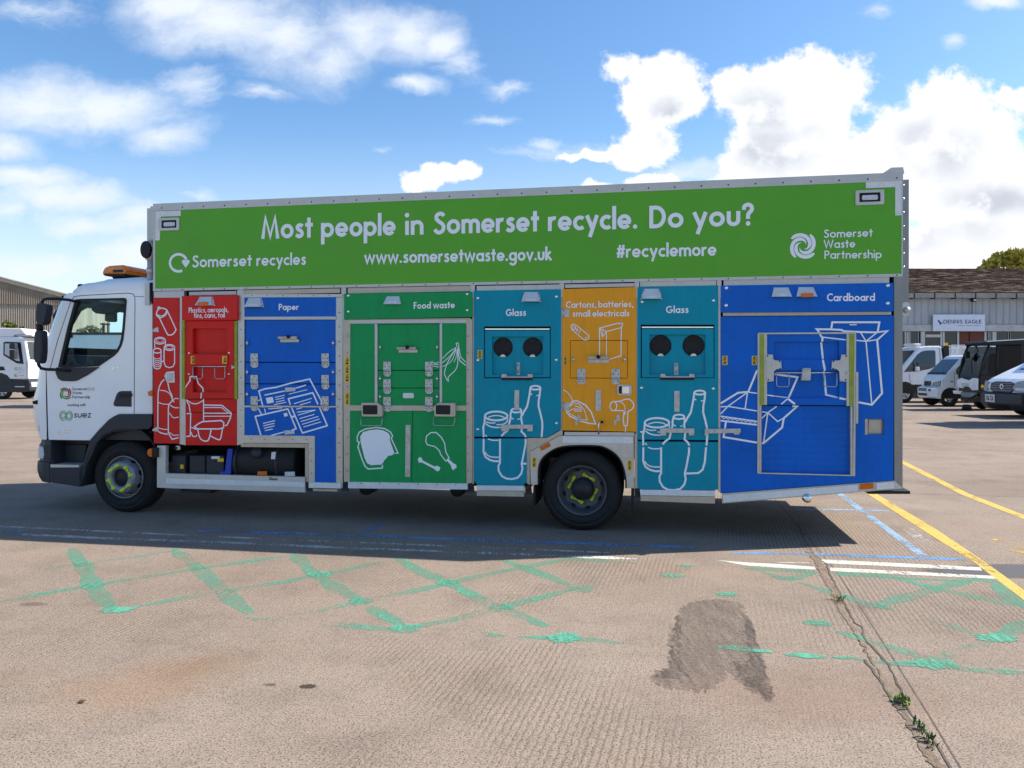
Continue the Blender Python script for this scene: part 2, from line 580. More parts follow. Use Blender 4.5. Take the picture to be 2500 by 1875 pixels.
SW = 0.165
XR = 0.2475
def glyphs(sw=SW):
    h = sw / 2
    xr = 0.33 - h
    cx = 0.33
    g = {}
    ring = arc(cx, 0.33, xr, 0, 360, 28)
    st = 0.66 - h
    g['a'] = ([ring, [(st, 0), (st, 0.66)]], 0.66)
    g['b'] = ([ring, [(h, 0), (h, 1.04)]], 0.66)
    g['c'] = ([arc(cx, 0.33, xr, 48, 312, 20)], 0.53)
    g['d'] = ([ring, [(st, 0), (st, 1.04)]], 0.66)
    g['e'] = ([arc(cx, 0.33, xr, -4, 322, 24), [(0.08, 0.31), (0.64, 0.31)]], 0.66)
    g['f'] = ([[(0.17, 0)] + [(0.17, 0.75)] + arc(0.34, 0.80, 0.17, 180, 80, 8, 0.18), [(0.0, 0.59), (0.36, 0.59)]], 0.40)
    g['g'] = ([ring, [(st, 0.66), (st, 0.0)] + arc(cx, -0.02, xr, 0, -155, 14, 0.25)], 0.66)
    g['h'] = ([[(h, 0), (h, 1.04)], arc(0.285, 0.38, 0.285 - h, 170, 0, 12, 0.28 - h) + [(0.57 - h, 0)]], 0.57)
    g['i'] = ([[(h, 0), (h, 0.64)], ('dot', h, 0.90, h * 1.25)], sw)
    g['k'] = ([[(h, 0), (h, 1.04)], [(h + 0.02, 0.33), (0.44, 0.66)], [(h + 0.05, 0.40), (0.50, 0.0)]], 0.56)
    g['l'] = ([[(h, 0), (h, 1.04)]], sw)
    g['m'] = ([[(h, 0), (h, 0.64)], arc(0.27, 0.40, 0.27 - h, 170, 0, 10, 0.26 - h) + [(0.54 - h, 0)],
               arc(0.27 + 0.54 - sw, 0.40, 0.27 - h, 170, 0, 10, 0.26 - h) + [(1.08 - sw - h, 0)]], 1.08 - sw)
    g['n'] = ([[(h, 0), (h, 0.64)], arc(0.285, 0.38, 0.285 - h, 170, 0, 12, 0.28 - h) + [(0.57 - h, 0)]], 0.57)
    g['o'] = ([ring], 0.66)
    g['p'] = ([ring, [(h, 0.66), (h, -0.33)]], 0.66)
    g['r'] = ([[(h, 0), (h, 0.64)], arc(0.30, 0.34, 0.30 - h, 165, 70, 8, 0.32 - h)], 0.40)
    g['s'] = ([sp([(0.40, 0.53), (0.31, 0.585), (0.20, 0.575), (0.13, 0.50), (0.16, 0.41), (0.26, 0.35), (0.35, 0.28), (0.37, 0.17), (0.29, 0.085), (0.18, 0.08), (0.06, 0.15)])], 0.46)
    g['t'] = ([[(0.20, 0), (0.20, 0.92)], [(0.0, 0.59), (0.40, 0.59)]], 0.40)
    g['u'] = ([[(h, 0.66), (h, 0.28)] + arc(0.285, 0.28, 0.285 - h, 180, 360, 14, 0.28 - h) + [(0.57 - h, 0.66)]], 0.57)
    g['v'] = ([[(0.06, 0.66), (0.30, 0.04), (0.54, 0.66)]], 0.60)
    g['w'] = ([[(0.06, 0.66), (0.25, 0.05), (0.46, 0.62), (0.67, 0.05), (0.86, 0.66)]], 0.92)
    g['y'] = ([[(0.06, 0.66), (0.32, 0.06)], [(0.55, 0.66), (0.20, -0.31)]], 0.61)
    g['z'] = ([[(0.02, 0.66 - h), (0.42, 0.66 - h), (0.06, h), (0.46, h)]], 0.48)
    g['M'] = ([[(0.09, 0), (0.23, 0.96), (0.48, 0.10), (0.73, 0.96), (0.87, 0)]], 0.96)
    g['S'] = ([sp([(0.53, 0.82), (0.43, 0.91), (0.30, 0.92), (0.17, 0.84), (0.16, 0.69), (0.28, 0.57), (0.43, 0.47), (0.51, 0.34), (0.47, 0.16), (0.33, 0.075), (0.19, 0.09), (0.07, 0.22)])], 0.60)
    g['D'] = ([[(h, 0), (h, 1.0)], [(h, 1 - h), (0.28, 1 - h)] + arc(0.28, 0.5, 0.42 - h, 90, -90, 16, 0.5 - h) + [(h, h)]], 0.70)
    g['W'] = ([[(0.07, 1), (0.32, 0.06), (0.57, 0.92), (0.82, 0.06), (1.07, 1)]], 1.14)
    g['P'] = ([[(h, 0), (h, 1.0)], [(h, 1 - h), (0.27, 1 - h)] + arc(0.27, 0.70, 0.22, 90, -90, 12, 0.30 - h) + [(h, 0.40 + h)]], 0.55)
    g['C'] = ([arc(0.47, 0.5, 0.47 - h, 48, 312, 24, 0.5 - h)], 0.74)
    g['F'] = ([[(h, 0), (h, 1.0)], [(h, 1 - h), (0.47, 1 - h)], [(h, 0.52), (0.44, 0.52)]], 0.49)
    g['G'] = ([arc(0.47, 0.5, 0.47 - h, 48, 352, 26, 0.5 - h), [(0.50, 0.45), (0.90, 0.45)]], 0.92)
    g['N'] = ([[(h, 0), (h, 0.97), (0.66 - h, 0.03), (0.66 - h, 1.0)]], 0.70)
    g['E'] = ([[(h, 0), (h, 1.0)], [(h, 1 - h), (0.50, 1 - h)], [(h, 0.50), (0.46, 0.50)], [(h, h), (0.50, h)]], 0.52)
    g['A'] = ([[(0.07, 0), (0.38, 0.96), (0.69, 0)], [(0.18, 0.25), (0.58, 0.25)]], 0.76)
    g['I'] = ([[(h, 0), (h, 1)]], sw)
    g['L'] = ([[(h, 1), (h, h), (0.46, h)]], 0.48)
    g['X'] = ([[(0.06, 1), (0.60, 0)], [(0.60, 1), (0.06, 0)]], 0.66)
    g['Z'] = ([[(0.03, 1 - h), (0.50, 1 - h), (0.08, h), (0.58, h)]], 0.60)
    g['0'] = ([arc(0.32, 0.5, 0.32 - h, 0, 360, 24, 0.5 - h)], 0.64)
    g['1'] = ([[(0.04, 0.80), (0.18, 0.92), (0.18, 0)]], 0.27)
    g['4'] = ([[(0.45, 0), (0.45, 0.95), (0.06, 0.26), (0.60, 0.26)]], 0.62)
    g['8'] = ([arc(0.30, 0.72, 0.24 - h / 2, 0, 360, 18, 0.27 - h), arc(0.30, 0.26, 0.30 - h, 0, 360, 18, 0.28 - h)], 0.60)
    g['.'] = ([('dot', 0.11, 0.10, 0.10)], 0.22)
    g[','] = ([[(0.17, 0.14), (0.08, -0.16)]], 0.22)
    g['#'] = ([[(0.10, 0), (0.26, 0.94)], [(0.36, 0), (0.52, 0.94)], [(0.02, 0.64), (0.62, 0.64)], [(-0.02, 0.32), (0.58, 0.32)]], 0.62)
    g['?'] = ([sp([(0.07, 0.70), (0.10, 0.86), (0.24, 0.93), (0.38, 0.86), (0.40, 0.70), (0.31, 0.58), (0.25, 0.48), (0.25, 0.30)]), ('dot', 0.25, 0.10, 0.105)], 0.50)
    return g

def text_strokes(s, sw=SW, gap=0.075, space=0.26):
    """-> strokes in cap-height units, total width"""
    g = glyphs(sw)
    x = 0.0
    out = []
    for ch in s:
        if ch == ' ':
            x += space
            continue
        strokes, adv = g[ch]
        for k in strokes:
            if k[0] == 'dot':
                out.append(('dot', k[1] + x, k[2], k[3]))
            else:
                out.append([(a + x, b) for a, b in k])
        x += adv + gap
    return out, x - gap
# ====================================================================== the recycling truck
S0, BS = 249.0, 9.66e-5
def _sc(x): return S0 * (1 + BS * (x - 1290))
def _pl(x):
    z = F / _sc(x)
    return Vector(((x - CX) / F * z, z))
_o = _pl(375); _e = _pl(2207)
TU = (_e - _o).normalized()
TN = Vector((-TU.y, TU.x))
TA = math.atan2(TU.y, TU.x)
truck = thing('recycling_truck', 'large recycling truck with white cab, green slogan banner and brightly coloured compartments along its side', 'truck', (_o.x, _o.y, 0), TA)

def P(x, y, w=0.0):
    dx = (x - CX) / F; dz = (HOR - y) / F
    t = (w + _o.dot(TN)) / (dx * TN.x + TN.y)
    q = Vector((t * dx, t))
    return Vector(((q - _o).dot(TU), w, EYE + t * dz))

def PP(pts, w=0.0): return [P(x, y, w) for x, y in pts]

def crop(x0, y0, sx, sy=None):
    sy = sx if sy is None else sy
    return lambda pts: [(x0 + a * sx, y0 + b * sy) for a, b in pts]
cA = crop(0, 600, .24111); cB = crop(0, 900, .24111); cC = crop(350, 450, .22604); cD = crop(350, 680, .2651)
cE = crop(570, 690, .25316); cF = crop(350, 1000, .22604); cG = crop(830, 690, .31334); cH = crop(1140, 680, .19288)
cI = crop(1140, 920, .19288); cJ = crop(1290, 1040, .16273); cK = crop(1360, 690, .24123); cL = crop(1540, 680, .33766)
cM = crop(1740, 680, .217); cN = crop(1740, 940, .217); cR = crop(1800, 400, .22604)

def rc(x0, y0, x1, y1):
    """rectangle that is level and upright on the truck side"""
    xm, ym = (x0 + x1) / 2, (y0 + y1) / 2
    zt, zb = P(xm, y0).z, P(xm, y1).z
    ua, ub = P(x0, ym).x, P(x1, ym).x
    return [(ua, zt), (ub, zt), (ub, zb), (ua, zb)]

def ring3(r2, w): return [Vector((u, w, z)) for u, z in r2]

def rrect(x0, y0, x1, y1, rad, n=4):
    """rounded rectangle on the truck side as (u, z) points"""
    (ua, zt), _, (ub, zb), _ = rc(x0, y0, x1, y1)
    o = []
    for cu, cz, a in ((ub - rad, zt - rad, 0), (ua + rad, zt - rad, 90), (ua + rad, zb + rad, 180), (ub - rad, zb + rad, 270)):
        for i in range(n + 1):
            t = R(a + 90 * i / n)
            o.append((cu + rad * math.cos(t), cz + rad * math.sin(t)))
    return o

def plate(name, pts, w, t, mat, parent=truck, holes=(), bevel=0.0):
    mb = MB()
    if holes:
        mb.holed(PP(pts, w), [PP(h, w) for h in holes], (0, t, 0))
    else:
        mb.prism(PP(pts, w), (0, t, 0))
    return mb.build(name, mat, parent, bevel=bevel)

def uzplate(name, r2, w, t, mat, parent=truck, bevel=0.0):
    mb = MB()
    mb.prism(ring3(r2, w), (0, t, 0))
    return mb.build(name, mat, parent, bevel=bevel)

class Art:
    """line drawings and lettering lying on the truck side"""
    def __init__(self, w=-0.0022):
        self.mb = MB(); self.w = w; self.k = 0
    def _w(self):
        self.k += 1
        return self.w - 0.0003 * (self.k % 5)
    def ribbon(self, uz, width, closed=False):
        w = self._w()
        L, Rr = strip2d(uz, width, closed)
        n = len(L)
        v = [(p.x, w, p.y) for p in L] + [(p.x, w, p.y) for p in Rr]
        fs = [(i, (i + 1) % n, n + (i + 1) % n, n + i) for i in range(n if closed else n - 1)]
        self.mb.faces(v, fs)
    def line(self, pts, px, smooth=False, closed=False, w0=0.0):
        if smooth:
            pts = [(p.x, p.y) for p in spline([(a, b, 0) for a, b in pts], 5, closed)]
        uz = [(q.x, q.z) for q in PP(pts, self.w)]
        xm = sum(p[0] for p in pts) / len(pts)
        self.ribbon(uz, px / _sc(xm), closed)
    def ell(self, cx, cy, rx, ry, px, a0=0, a1=360):
        full = abs(a1 - a0) >= 359
        n = 28
        pts = [(cx + rx * math.cos(R(a0 + (a1 - a0) * i / n)), cy + ry * math.sin(R(a0 + (a1 - a0) * i / n))) for i in range(n + (0 if full else 1))]
        self.line(pts, px, closed=full)
    def fill(self, pts):
        w = self._w()
        mb2 = self.mb
        es = []
        vs = [mb2.bm.verts.new((q.x, w, q.z)) for q in PP(pts, self.w)]
        for i in range(len(vs)):
            es.append(mb2.bm.edges.new((vs[i], vs[(i + 1) % len(vs)])))
        bmesh.ops.triangle_fill(mb2.bm, use_beauty=True, edges=es)
    def text(self, s, x0, y0, x1, y1, cap, cap1=None, sw=SW, space=0.26, slant=0.0):
        strokes, W = text_strokes(s, sw, space=space)
        cap1 = cap if cap1 is None else cap1
        def mp(a, b):
            f = a / W
            c = cap + (cap1 - cap) * f
            return (x0 + (x1 - x0) * f + slant * b * c, y0 + (y1 - y0) * f - b * c)
        for st in strokes:
            if st[0] == 'dot':
                _, a, b, r = st
                ax = (x1 - x0) / W / cap
                self.fill([mp(a + r / ax * math.cos(R(t)), b + r * math.sin(R(t))) for t in range(0, 360, 24)])
            else:
                pts = [mp(a, b) for a, b in st]
                uz = [(q.x, q.z) for q in PP(pts, self.w)]
                closed = len(pts) > 8 and abs(pts[0][0] - pts[-1][0]) < 1e-6 and abs(pts[0][1] - pts[-1][1]) < 1e-6
                self.ribbon(uz[:-1] if closed else uz, sw * (cap + cap1) / 2 / _sc((x0 + x1) / 2) * 1.02, closed)
    def build(self, name, mat, parent):
        o = self.mb.build(name, mat, parent, recalc=False)
        for p in o.data.polygons:
            pass
        return o

# ---------------------------------------------------------------- key levels
ZTOP = (P(375, 497.5).z + P(2208, 420.5).z) / 2
U1 = P(2203.5, 800).x
ZSK = 0.0
def zpx(x, y): return P(x, y).z

# ---------------------------------------------------------------- body frame: closed steel carcass
mb = MB()
zmid = zpx(1460, 1050)
WD = 2.42
mb.box((0.0, 0.09, zmid), (U1, WD - 0.05, ZTOP - 0.022))                 # upper body
for xa, xb, yb in ((756, 1292, 1186), (1551, 1762, 1196)):
    mb.box((P(xa, 1100).x, 0.09, zpx((xa + xb) / 2, yb)), (P(xb, 1100).x, WD - 0.05, zmid - 0.002))
q = [P(1764, 1060, .09), P(2183, 1060, .09), P(2183, 1176, .09), P(1764, 1204, .09)]
q[0].z = q[1].z = zmid - 0.002
mb.prism(q, (0, WD - 0.14, 0))
frame = mb.build('body_frame', 'gap', truck)

# steel framing of the side (posts, beams) as one welded frame per bay
def beam(name, pts, w=0.008, t=0.06, mat='steel'):
    return plate(name, pts, w, t, mat)

# roof rail, bottom rail of the banner, end posts
def rivets(mb, x0, y0, x1, y1, n, w=-0.004, r=0.006):
    for i in range(n):
        f = (i + 0.5) / n
        c = P(x0 + (x1 - x0) * f, y0 + (y1 - y0) * f, w)
        mb.lathe([(0.0001, 0.004), (r * .7, 0.0035), (r, 0.0)], c, (0, -1, 0), 6)

def levelrect(ua, ub, za, zb): return [(ua, zb), (ub, zb), (ub, za), (ua, za)]
zr0 = (zpx(379, 515.5) + zpx(2202, 441)) / 2          # underside of roof rail
zg0 = (zpx(378.5, 706) + zpx(2200, 667)) / 2          # underside of green banner
zg1 = zg0 - 0.026
UL = P(379, 600).x; UR = P(2201, 600).x
mb = MB()
mb.prism(ring3(levelrect(-0.005, U1 + 0.004, zr0, ZTOP), -0.004), (0, 0.07, 0))
mb.box((-0.005, 0.066, ZTOP - 0.02), (U1 + 0.004, WD - 0.06, ZTOP - 0.004))
mb.box((-0.005, WD - 0.06, zr0), (U1 + 0.004, WD + 0.004, ZTOP))
mb.mi = 1
for i in range(31):
    u = 0.1 + i * (U1 - 0.15) / 30
    mb.lathe([(0.0001, 0.005), (0.006, 0.004), (0.008, 0)], (u, -0.004, zr0 + 0.028), (0, -1, 0), 6)
mb.build('roof_rail', ['alu', 'dark'], truck)
mb = MB()
mb.prism(ring3(levelrect(-0.005, U1, zg1, zg0), -0.003), (0, 0.06, 0))
mb.mi = 1
for i in range(31):
    u = 0.1 + i * (U1 - 0.15) / 30
    mb.lathe([(0.0001, 0.005), (0.005, 0.004), (0.0065, 0)], (u, -0.003, zg1 + 0.013), (0, -1, 0), 6)
mb.build('banner_rail', ['alu', 'dark'], truck)
# front strip beside banner
uzplate('corner_strip', levelrect(-0.005, UL, zg0, zr0), -0.002, 0.05, 'alu')
mb = MB()
mb.prism(ring3(levelrect(UR, U1 + 0.002, zg0, zr0), -0.002), (0, 0.05, 0))
mb.mi = 1
for i in range(7):
    mb.lathe([(0.0001, 0.008), (0.009, 0.006), (0.011, 0)], (UR + 0.016, -0.002, zg0 + 0.06 + i * (zr0 - zg0 - 0.1) / 6), (0, -1, 0), 8)
mb.build('corner_strip', ['alu', 'chrome'], truck)

# ---------------------------------------------------------------- green banner
ban = uzplate('banner_panel', levelrect(UL, UR, zg0, zr0), 0.0, 0.045, 'sign_green')
def bl(x): return 583.4 + (550.7 - 583.4) * (x - 637.5) / (1841 - 637.5)
a = Art()
for wd, xa, xb in (('Most', 637.5, 763.7), ('people', 784, 965.8), ('in', 989, 1034.4), ('Somerset', 1058, 1316), ('recycle.', 1338, 1556), ('Do', 1585, 1668.8), ('you?', 1691, 1841)):
    a.text(wd, xa, bl(xa), xb, bl(xb), 53 + 2.6 * (xa - 637) / 1200, 53 + 2.6 * (xb - 637) / 1200, sw=0.172)
a.build('lettering', 'white_vinyl', ban)
a = Art()
a.text('Somerset', 468.7, 653.2, 615, 649.6, 29.5, sw=0.165)
a.text('recycles', 626, 649.4, 747, 646.4, 29.5, sw=0.165)
a.build('lettering', 'white_vinyl', ban)
a = Art()
a.text('www.somersetwaste.gov.uk', 889.4, 643.7, 1347.6, 635.3, 32.5, sw=0.168)
a.build('lettering', 'white_vinyl', ban)
a = Art()
a.text('#recyclemore', 1506, 629.6, 1749, 624, 33.5, sw=0.165)
a.build('lettering', 'white_vinyl', ban)
a = Art()
a.text('Somerset', 2010.7, 580.8, 2130.7, 577.4, 20.3, sw=0.15)
a.text('Waste', 2010.7, 606.2, 2088, 604.2, 20.3, sw=0.15)
a.text('Partnership', 2012.5, 632, 2152.6, 630, 20.3, sw=0.15)
a.build('lettering', 'white_vinyl', ban)
a = Art()
cx, cy, rr = 435.9, 641.7, 20.9
a.ell(cx, cy, rr, rr, 6.4, 64, 338)
a.fill(cC([(415, 834), (424, 818), (440, 814), (458, 822), (478, 814), (494, 818), (502, 834), (496, 850), (458, 902), (420, 850)]))
a.build('recycling_symbol', 'white_vinyl', ban)

def swirl(art, cx, cy, r0, arm, px0, n=16, r1=0.30, sweep=205):
    """one arm of the spiral emblem"""
    a0 = arm
    pts, ws = [], []
    for i in range(n + 1):
        f = i / n
        r = r0 * (1 - (1 - r1) * f)
        t = R(a0 + sweep * f)
        pts.append((cx + r * math.cos(t), cy + r * math.sin(t)))
        ws.append(px0 * (0.5 if i == 0 else 0.9 if i == 1 else 1.0 if f < 0.6 else max(0.08, (1.0 - f) / 0.4)))
    uz = [(q.x, q.z) for q in PP(pts, art.w)]
    w = art._w()
    L, Rr = strip2d(uz, [k / _sc(cx) for k in ws])
    m = len(L)
    art.mb.faces([(p.x, w, p.y) for p in L] + [(p.x, w, p.y) for p in Rr], [(i, i + 1, m + i + 1, m + i) for i in range(m - 1)])
a = Art()
for k in range(4):
    swirl(a, 1960, 600.5, 33.0, 212 + 90 * k, 8.6, r1=.24, sweep=215)
a.build('swirl_emblem', 'white_vinyl', ban)
# reflective corner tape
for pts in ([(379.4, 516), (441.5, 513.6), (441.5, 526.9), (392.3, 528.9), (390, 586.8), (379, 587)],
            [(2114, 444.8), (2201, 441), (2201, 525.5), (2185.6, 526), (2185.6, 456.5), (2114, 459.5)]):
    a = Art(); a.fill(pts); a.build('reflective_tape', 'tape', ban)
# flush marker lamps on the banner
for (x0, y0, x1, y1) in ((389, 532.5, 438.6, 563), (2088, 464.5, 2158, 500.5)):
    mb = MB()
    sx, sy = (x1 - x0), (y1 - y0)
    mb.holed(ring3(rrect(x0, y0, x1, y1, .012), -0.012), [ring3(rrect(x0 + sx * .13, y0 + sy * .17, x1 - sx * .13, y1 - sy * .2, .008), -0.012)], (0, 0.012, 0))
    lampf = mb.build('marker_lamp', 'alu', truck)
    mb = MB(); mb.prism(ring3(rrect(x0 + sx * .13, y0 + sy * .17, x1 - sx * .13, y1 - sy * .2, .008), -0.0015), (0, 0.0012, 0)); mb.build('lamp_recess', 'dark', lampf)
    mb = MB(); mb.prism(ring3(rrect(x0 + sx * .23, y0 + sy * .34, x1 - sx * .22, y1 - sy * .34, .012), -0.009), (0, 0.007, 0)); mb.build('lens', 'lens', lampf)
# tail block on the roof and rear corner post
plate('roof_bracket', [(2155, 423), (2176, 409), (2205, 408), (2208, 423)], 0.06, 0.3, 'alu')
uzplate('corner_post', levelrect(U1 + 0.004, U1 + 0.062, P(2207, 762).z, ZTOP - 0.06), 0.03, 0.16, 'post_steel')
mb = MB(); mb.lathe([(0.0001, .035), (.016, .035), (.018, .018), (.028, .016), (.028, 0)], P(2214, 757, .02), (0, -1, 0), 14); mb.build('pivot_bolt', 'galv', truck)
uzplate('pivot_plate', rrect(2205, 737, 2223, 772, .025), 0.025, .03, 'steel')
plate('corner_post', [(2182.7, 672.5), (2203.6, 671.6), (2203.6, 1190.8), (2183.5, 1176)], 0.012, 0.25, 'post_steel')

# ---------------------------------------------------------------- posts and beams between compartments
for pts, m in (([(376, 712), (449, 710), (449, 727), (376, 727)], 'alu'),
               ([(437.8, 727), (453, 727), (453, 1087), (437.8, 1084)], 'steel'),
               ([(578.8, 709), (596, 709), (596, 1083), (578.8, 1087)], 'steel'),
               ([(819.6, 726), (836.5, 726), (836.5, 1192), (819.6, 1176.3)], 'steel'),
               ([(1153.6, 694), (1156.8, 694), (1156.8, 1182), (1153.6, 1182)], 'warm_steel'),
               ([(1369.7, 688), (1373, 688), (1373, 1052), (1369.7, 1048)], 'warm_steel'),
               ([(1553.3, 684), (1556.2, 684), (1556.2, 1192), (1549, 1192), (1549, 1066), (1553.3, 1054)], 'warm_steel'),
               ([(1753.8, 680), (1759, 680), (1759, 1204), (1753.8, 1200)], 'steel'),
               ([(836.8, 700), (842, 700), (842, 782), (836.8, 782)], 'alu')):
    beam('frame_post', pts, 0.008, 0.05, m)
# top beams seen through the slot above each compartment
for x0, x1, y0, y1, m in ((460, 575, 711.5, 720, 'alu'), (591, 829, 706, 716.8, 'warm_steel'), (848, 1147, 700, 713.5, 'warm_steel'), (1163, 1367, 696, 707.5, 'steel'),
                          (1379, 1549, 692.5, 701, 'alu'), (1562.5, 1749, 685.5, 698, 'steel'), (1767, 2172, 679, 694.5, 'steel')):
    mb = MB(); mb.prism(ring3(rc(x0, y0, x1, y1), 0.012), (0, 0.04, 0)); mb.build('head_beam', m, truck)
for x in (586, 838, 1153, 1371, 1554.5, 1755.5):
    mb = MB(); ring = rc(x - 5, zg1 and 697, x + 6, 722)
    (ua, _), (ub, _), _, _ = ring
    mb.prism(ring3(levelrect(ua, ub, P(x, 726).z, zg1), 0.004), (0, .046, 0)); mb.build('frame_post', 'alu', truck)

# ---------------------------------------------------------------- small fittings
def hinge(x, y0, y1, wpx=14.5, mat='galv'):
    mb = MB()
    ym = y0 + (y1 - y0) * .62
    mb.prism(ring3(rrect(x - wpx / 2, y0, x + wpx / 2, ym, .004, 2), -0.008), (0, 0.008, 0))
    mb.prism(PP([(x - wpx / 2, ym + 1.5), (x + wpx / 2, ym + 1.5), (x + wpx / 2, y1 - 5), (x + wpx / 4, y1), (x - wpx / 4, y1), (x - wpx / 2, y1 - 5)], -0.008), (0, 0.008, 0))
    a_, b_ = P(x - wpx / 2 - .6, ym, -.012), P(x + wpx / 2 + .6, ym, -.012)
    mb.tube([a_, b_], 0.009, 8)
    mb.mi = 1
    for dx, dy in ((0, .09), (-.3, .34), (.3, .34), (-.28, .80), (.28, .80)):
        mb.lathe([(0.0001, .004), (.0045, .003), (.006, 0)], P(x + dx * wpx, y0 + dy * (y1 - y0), -.008), (0, -1, 0), 6)
    return mb.build('hinge', [mat, 'dark'], truck)

def latch(x, y, h=15):
    mb = MB()
    mb.tube([P(x, y - h * .5, -.012), P(x, y + h * .5, -.02)], [.004, .006], 6)
    mb.lathe([(0.0001, .022), (.012, .02), (.015, 0)], P(x + 1, y + 1.5, 0), (0, -1, 0), 10)
    return mb.build('latch', 'chrome', truck)

def grip(x0, y0, x1, y1, knob):
    mb = MB()
    ym = y0 + (y1 - y0) * .45
    mb.prism(ring3(rc(x0 + 2, ym, x1, y1), -.006), (0, .006, 0))
    r = rc(x0, y0, x1 - 1.5, ym + .5)
    (ua, zt), (ub, _), (_, zb), _ = r
    mb.prism([(ua, -.006, zb), (ua, -.04, zb + .004), (ua, -.045, zt), (ua, -.006, zt)], (ub - ua, 0, 0))
    o = mb.build('door_handle', 'galv', truck)
    mb = MB(); mb.lathe([(0.0001, .03), (.014, .026), (.02, .01), (.018, 0)], P(knob[0], knob[1], -.042), (0, -1, 0), 14); mb.build('knob', 'dark', o)
    return o

def sticker(x0, y0, x1, y1, rows, w=-.0015, parent=truck):
    mb = MB()
    mb.prism(ring3(rc(x0, y0, x1, y1), w), (0, .001, 0))
    wd = x1 - x0
    o = mb.build('warning_sticker', 'sticker', parent)
    a = Art(w - .0012)
    h = (y1 - y0) / rows
    for i in range(rows):
        ya = y0 + i * h
        xm = (x0 + x1) / 2
        a.line([(xm - wd * .28, ya + h * .46), (xm, ya + h * .10), (xm + wd * .28, ya + h * .46)], 1.0, closed=True)
        a.fill([(xm - 1, ya + h * .42), (xm, ya + h * .22), (xm + 1, ya + h * .42)])
        a.fill([(xm - wd * .3, ya + h * .62), (xm + wd * .05, ya + h * .58), (xm + wd * .3, ya + h * .72), (xm + wd * .2, ya + h * .84), (xm - wd * .3, ya + h * .80)])
        if i:
            a.line([(x0 + .4, ya), (x1 - .4, ya)], .6)
    a.build('pictogram', 'ink', o)
    return o

def hood(x0, y0, x1, y1, amber=False, lean=0, mat='hood_grey'):
    """sloping sheet-metal lamp hood; lean -1/1: side flange seen left or right"""
    mb = MB()
    wd = x1 - x0
    top = [(x0 + wd * .20, y0), (x1 - wd * .20, y0)]
    bot = [(x0 + wd * .06, y1), (x1 - wd * .06, y1)]
    T = PP(top, -.004); Bf = PP(bot, -.055)
    Tb = PP([(x0 + wd * .20, y0), (x1 - wd * .20, y0)], 0.0); Bb = PP([(x0 + wd * .06, y1), (x1 - wd * .06, y1)], 0.0)
    for p, b in zip(Bf, Bb):
        p.x = b.x; p.z = b.z
    # 5 faces with a real thickness
    def slab(p4, d):
        mb.prism(p4, d)
    slab([T[0], T[1], Bf[1], Bf[0]], (0, .003, 0.0))
    slab([Tb[0], T[0], Bf[0], Bb[0]], (.003, 0, 0))
    slab([Tb[1], T[1], Bf[1], Bb[1]], (-.003, 0, 0))
    for sx, q in ((-1, (x0, x0 + wd * .10)), (1, (x1 - wd * .10, x1))):
        tt = x0 + wd * .14 if sx < 0 else x1 - wd * .14
        t2 = x0 + wd * .19 if sx < 0 else x1 - wd * .19
        b1 = x0 if sx < 0 else x1
        b2 = x0 + wd * .055 if sx < 0 else x1 - wd * .055
        mb.prism(PP([(tt, y0 + 1), (t2, y0 + .5), (b2, y1), (b1, y1)], -.004), (0, .004, 0))
    mb.mi = 1
    for px_, py_ in ((x0 + wd * .05, y1 - 4), (x1 - wd * .05, y1 - 4), (x0 + wd * .15, y0 + 4), (x1 - wd * .15, y0 + 4)):
        mb.lathe([(0.0001, .003), (.004, .002), (.005, 0)], P(px_, py_, -.004), (0, -1, 0), 6)
    o = mb.build('lamp_hood', [mat, 'dark'], truck)
    xm = (x0 + x1) / 2
    mb = MB()
    mb.prism(ring3(rrect(xm - wd * .26, y1 - 8, xm + wd * .26, y1 + (1.5 if amber else -1.5), .008), -.05 if not amber else -.060), (0, .03, 0))
    mb.build('lamp', 'amber' if amber else 'lens', o)
    return o

def reflector(pts, mat, w=-.012):
    mb = MB(); mb.prism(PP(pts, w), (0, .012, 0)); o = mb.build('side_marker', mat, truck, bevel=.004)
    xm = sum(p[0] for p in pts) / len(pts); ym = sum(p[1] for p in pts) / len(pts)
    shr = [(xm + (x - xm) * .62, ym + (y - ym) * .5) for x, y in pts]
    mb = MB(); mb.prism(PP(shr, w - .003), (0, .003, 0)); mb.build('lens', mat, o)
    return o

def screws(name, pts, mat='chrome', r=.013):
    mb = MB()
    for x, y in pts:
        mb.lathe([(0.0001, .006), (r * .35, .005), (r * .8, .006), (r, 0)], P(x, y, 0), (0, -1, 0), 10)
    return mb.build(name, mat, truck)

def wire(pts, w=-.03, r=.0045, mat='galv', name='wire_handle'):
    mb = MB(); mb.tube(PP(pts, w), r, 6); return mb.build(name, mat, truck)

# ---------------------------------------------------------------- plastics (red)
redL = plate('compartment_panel', [(374, 727.2), (437.3, 726.5), (437, 1083), (375.2, 1083)], 0.0, .045, 'red', bevel=.004)
redH = plate('compartment_header', [(443.3, 722.6), (578.4, 719.8), (578.4, 781.5), (443.3, 782.5)], -0.045, .09, 'red', bevel=.006)
hole1 = [(470, 802), (553.5, 802), (553.5, 864), (470, 864)]
hole2 = [(470, 893), (553.5, 893), (553.5, 958), (470, 958)]
redD = plate('sliding_door', [(450.6, 783.5), (572, 783), (572, 973), (450.6, 973.5)], 0.0, .03, 'red', holes=(hole1, hole2))
mb = MB(); mb.prism(PP([(455, 798), (566, 798), (566, 964), (455, 964)], .05), (0, .02, 0)); mb.build('hatch_board', 'red', truck)
mb = MB(); mb.prism(PP([(467, 866), (556, 866), (556, 891), (467, 891)], -.012), (0, .012, 0)); mb.build('cross_bar', 'red', truck, bevel=.003)
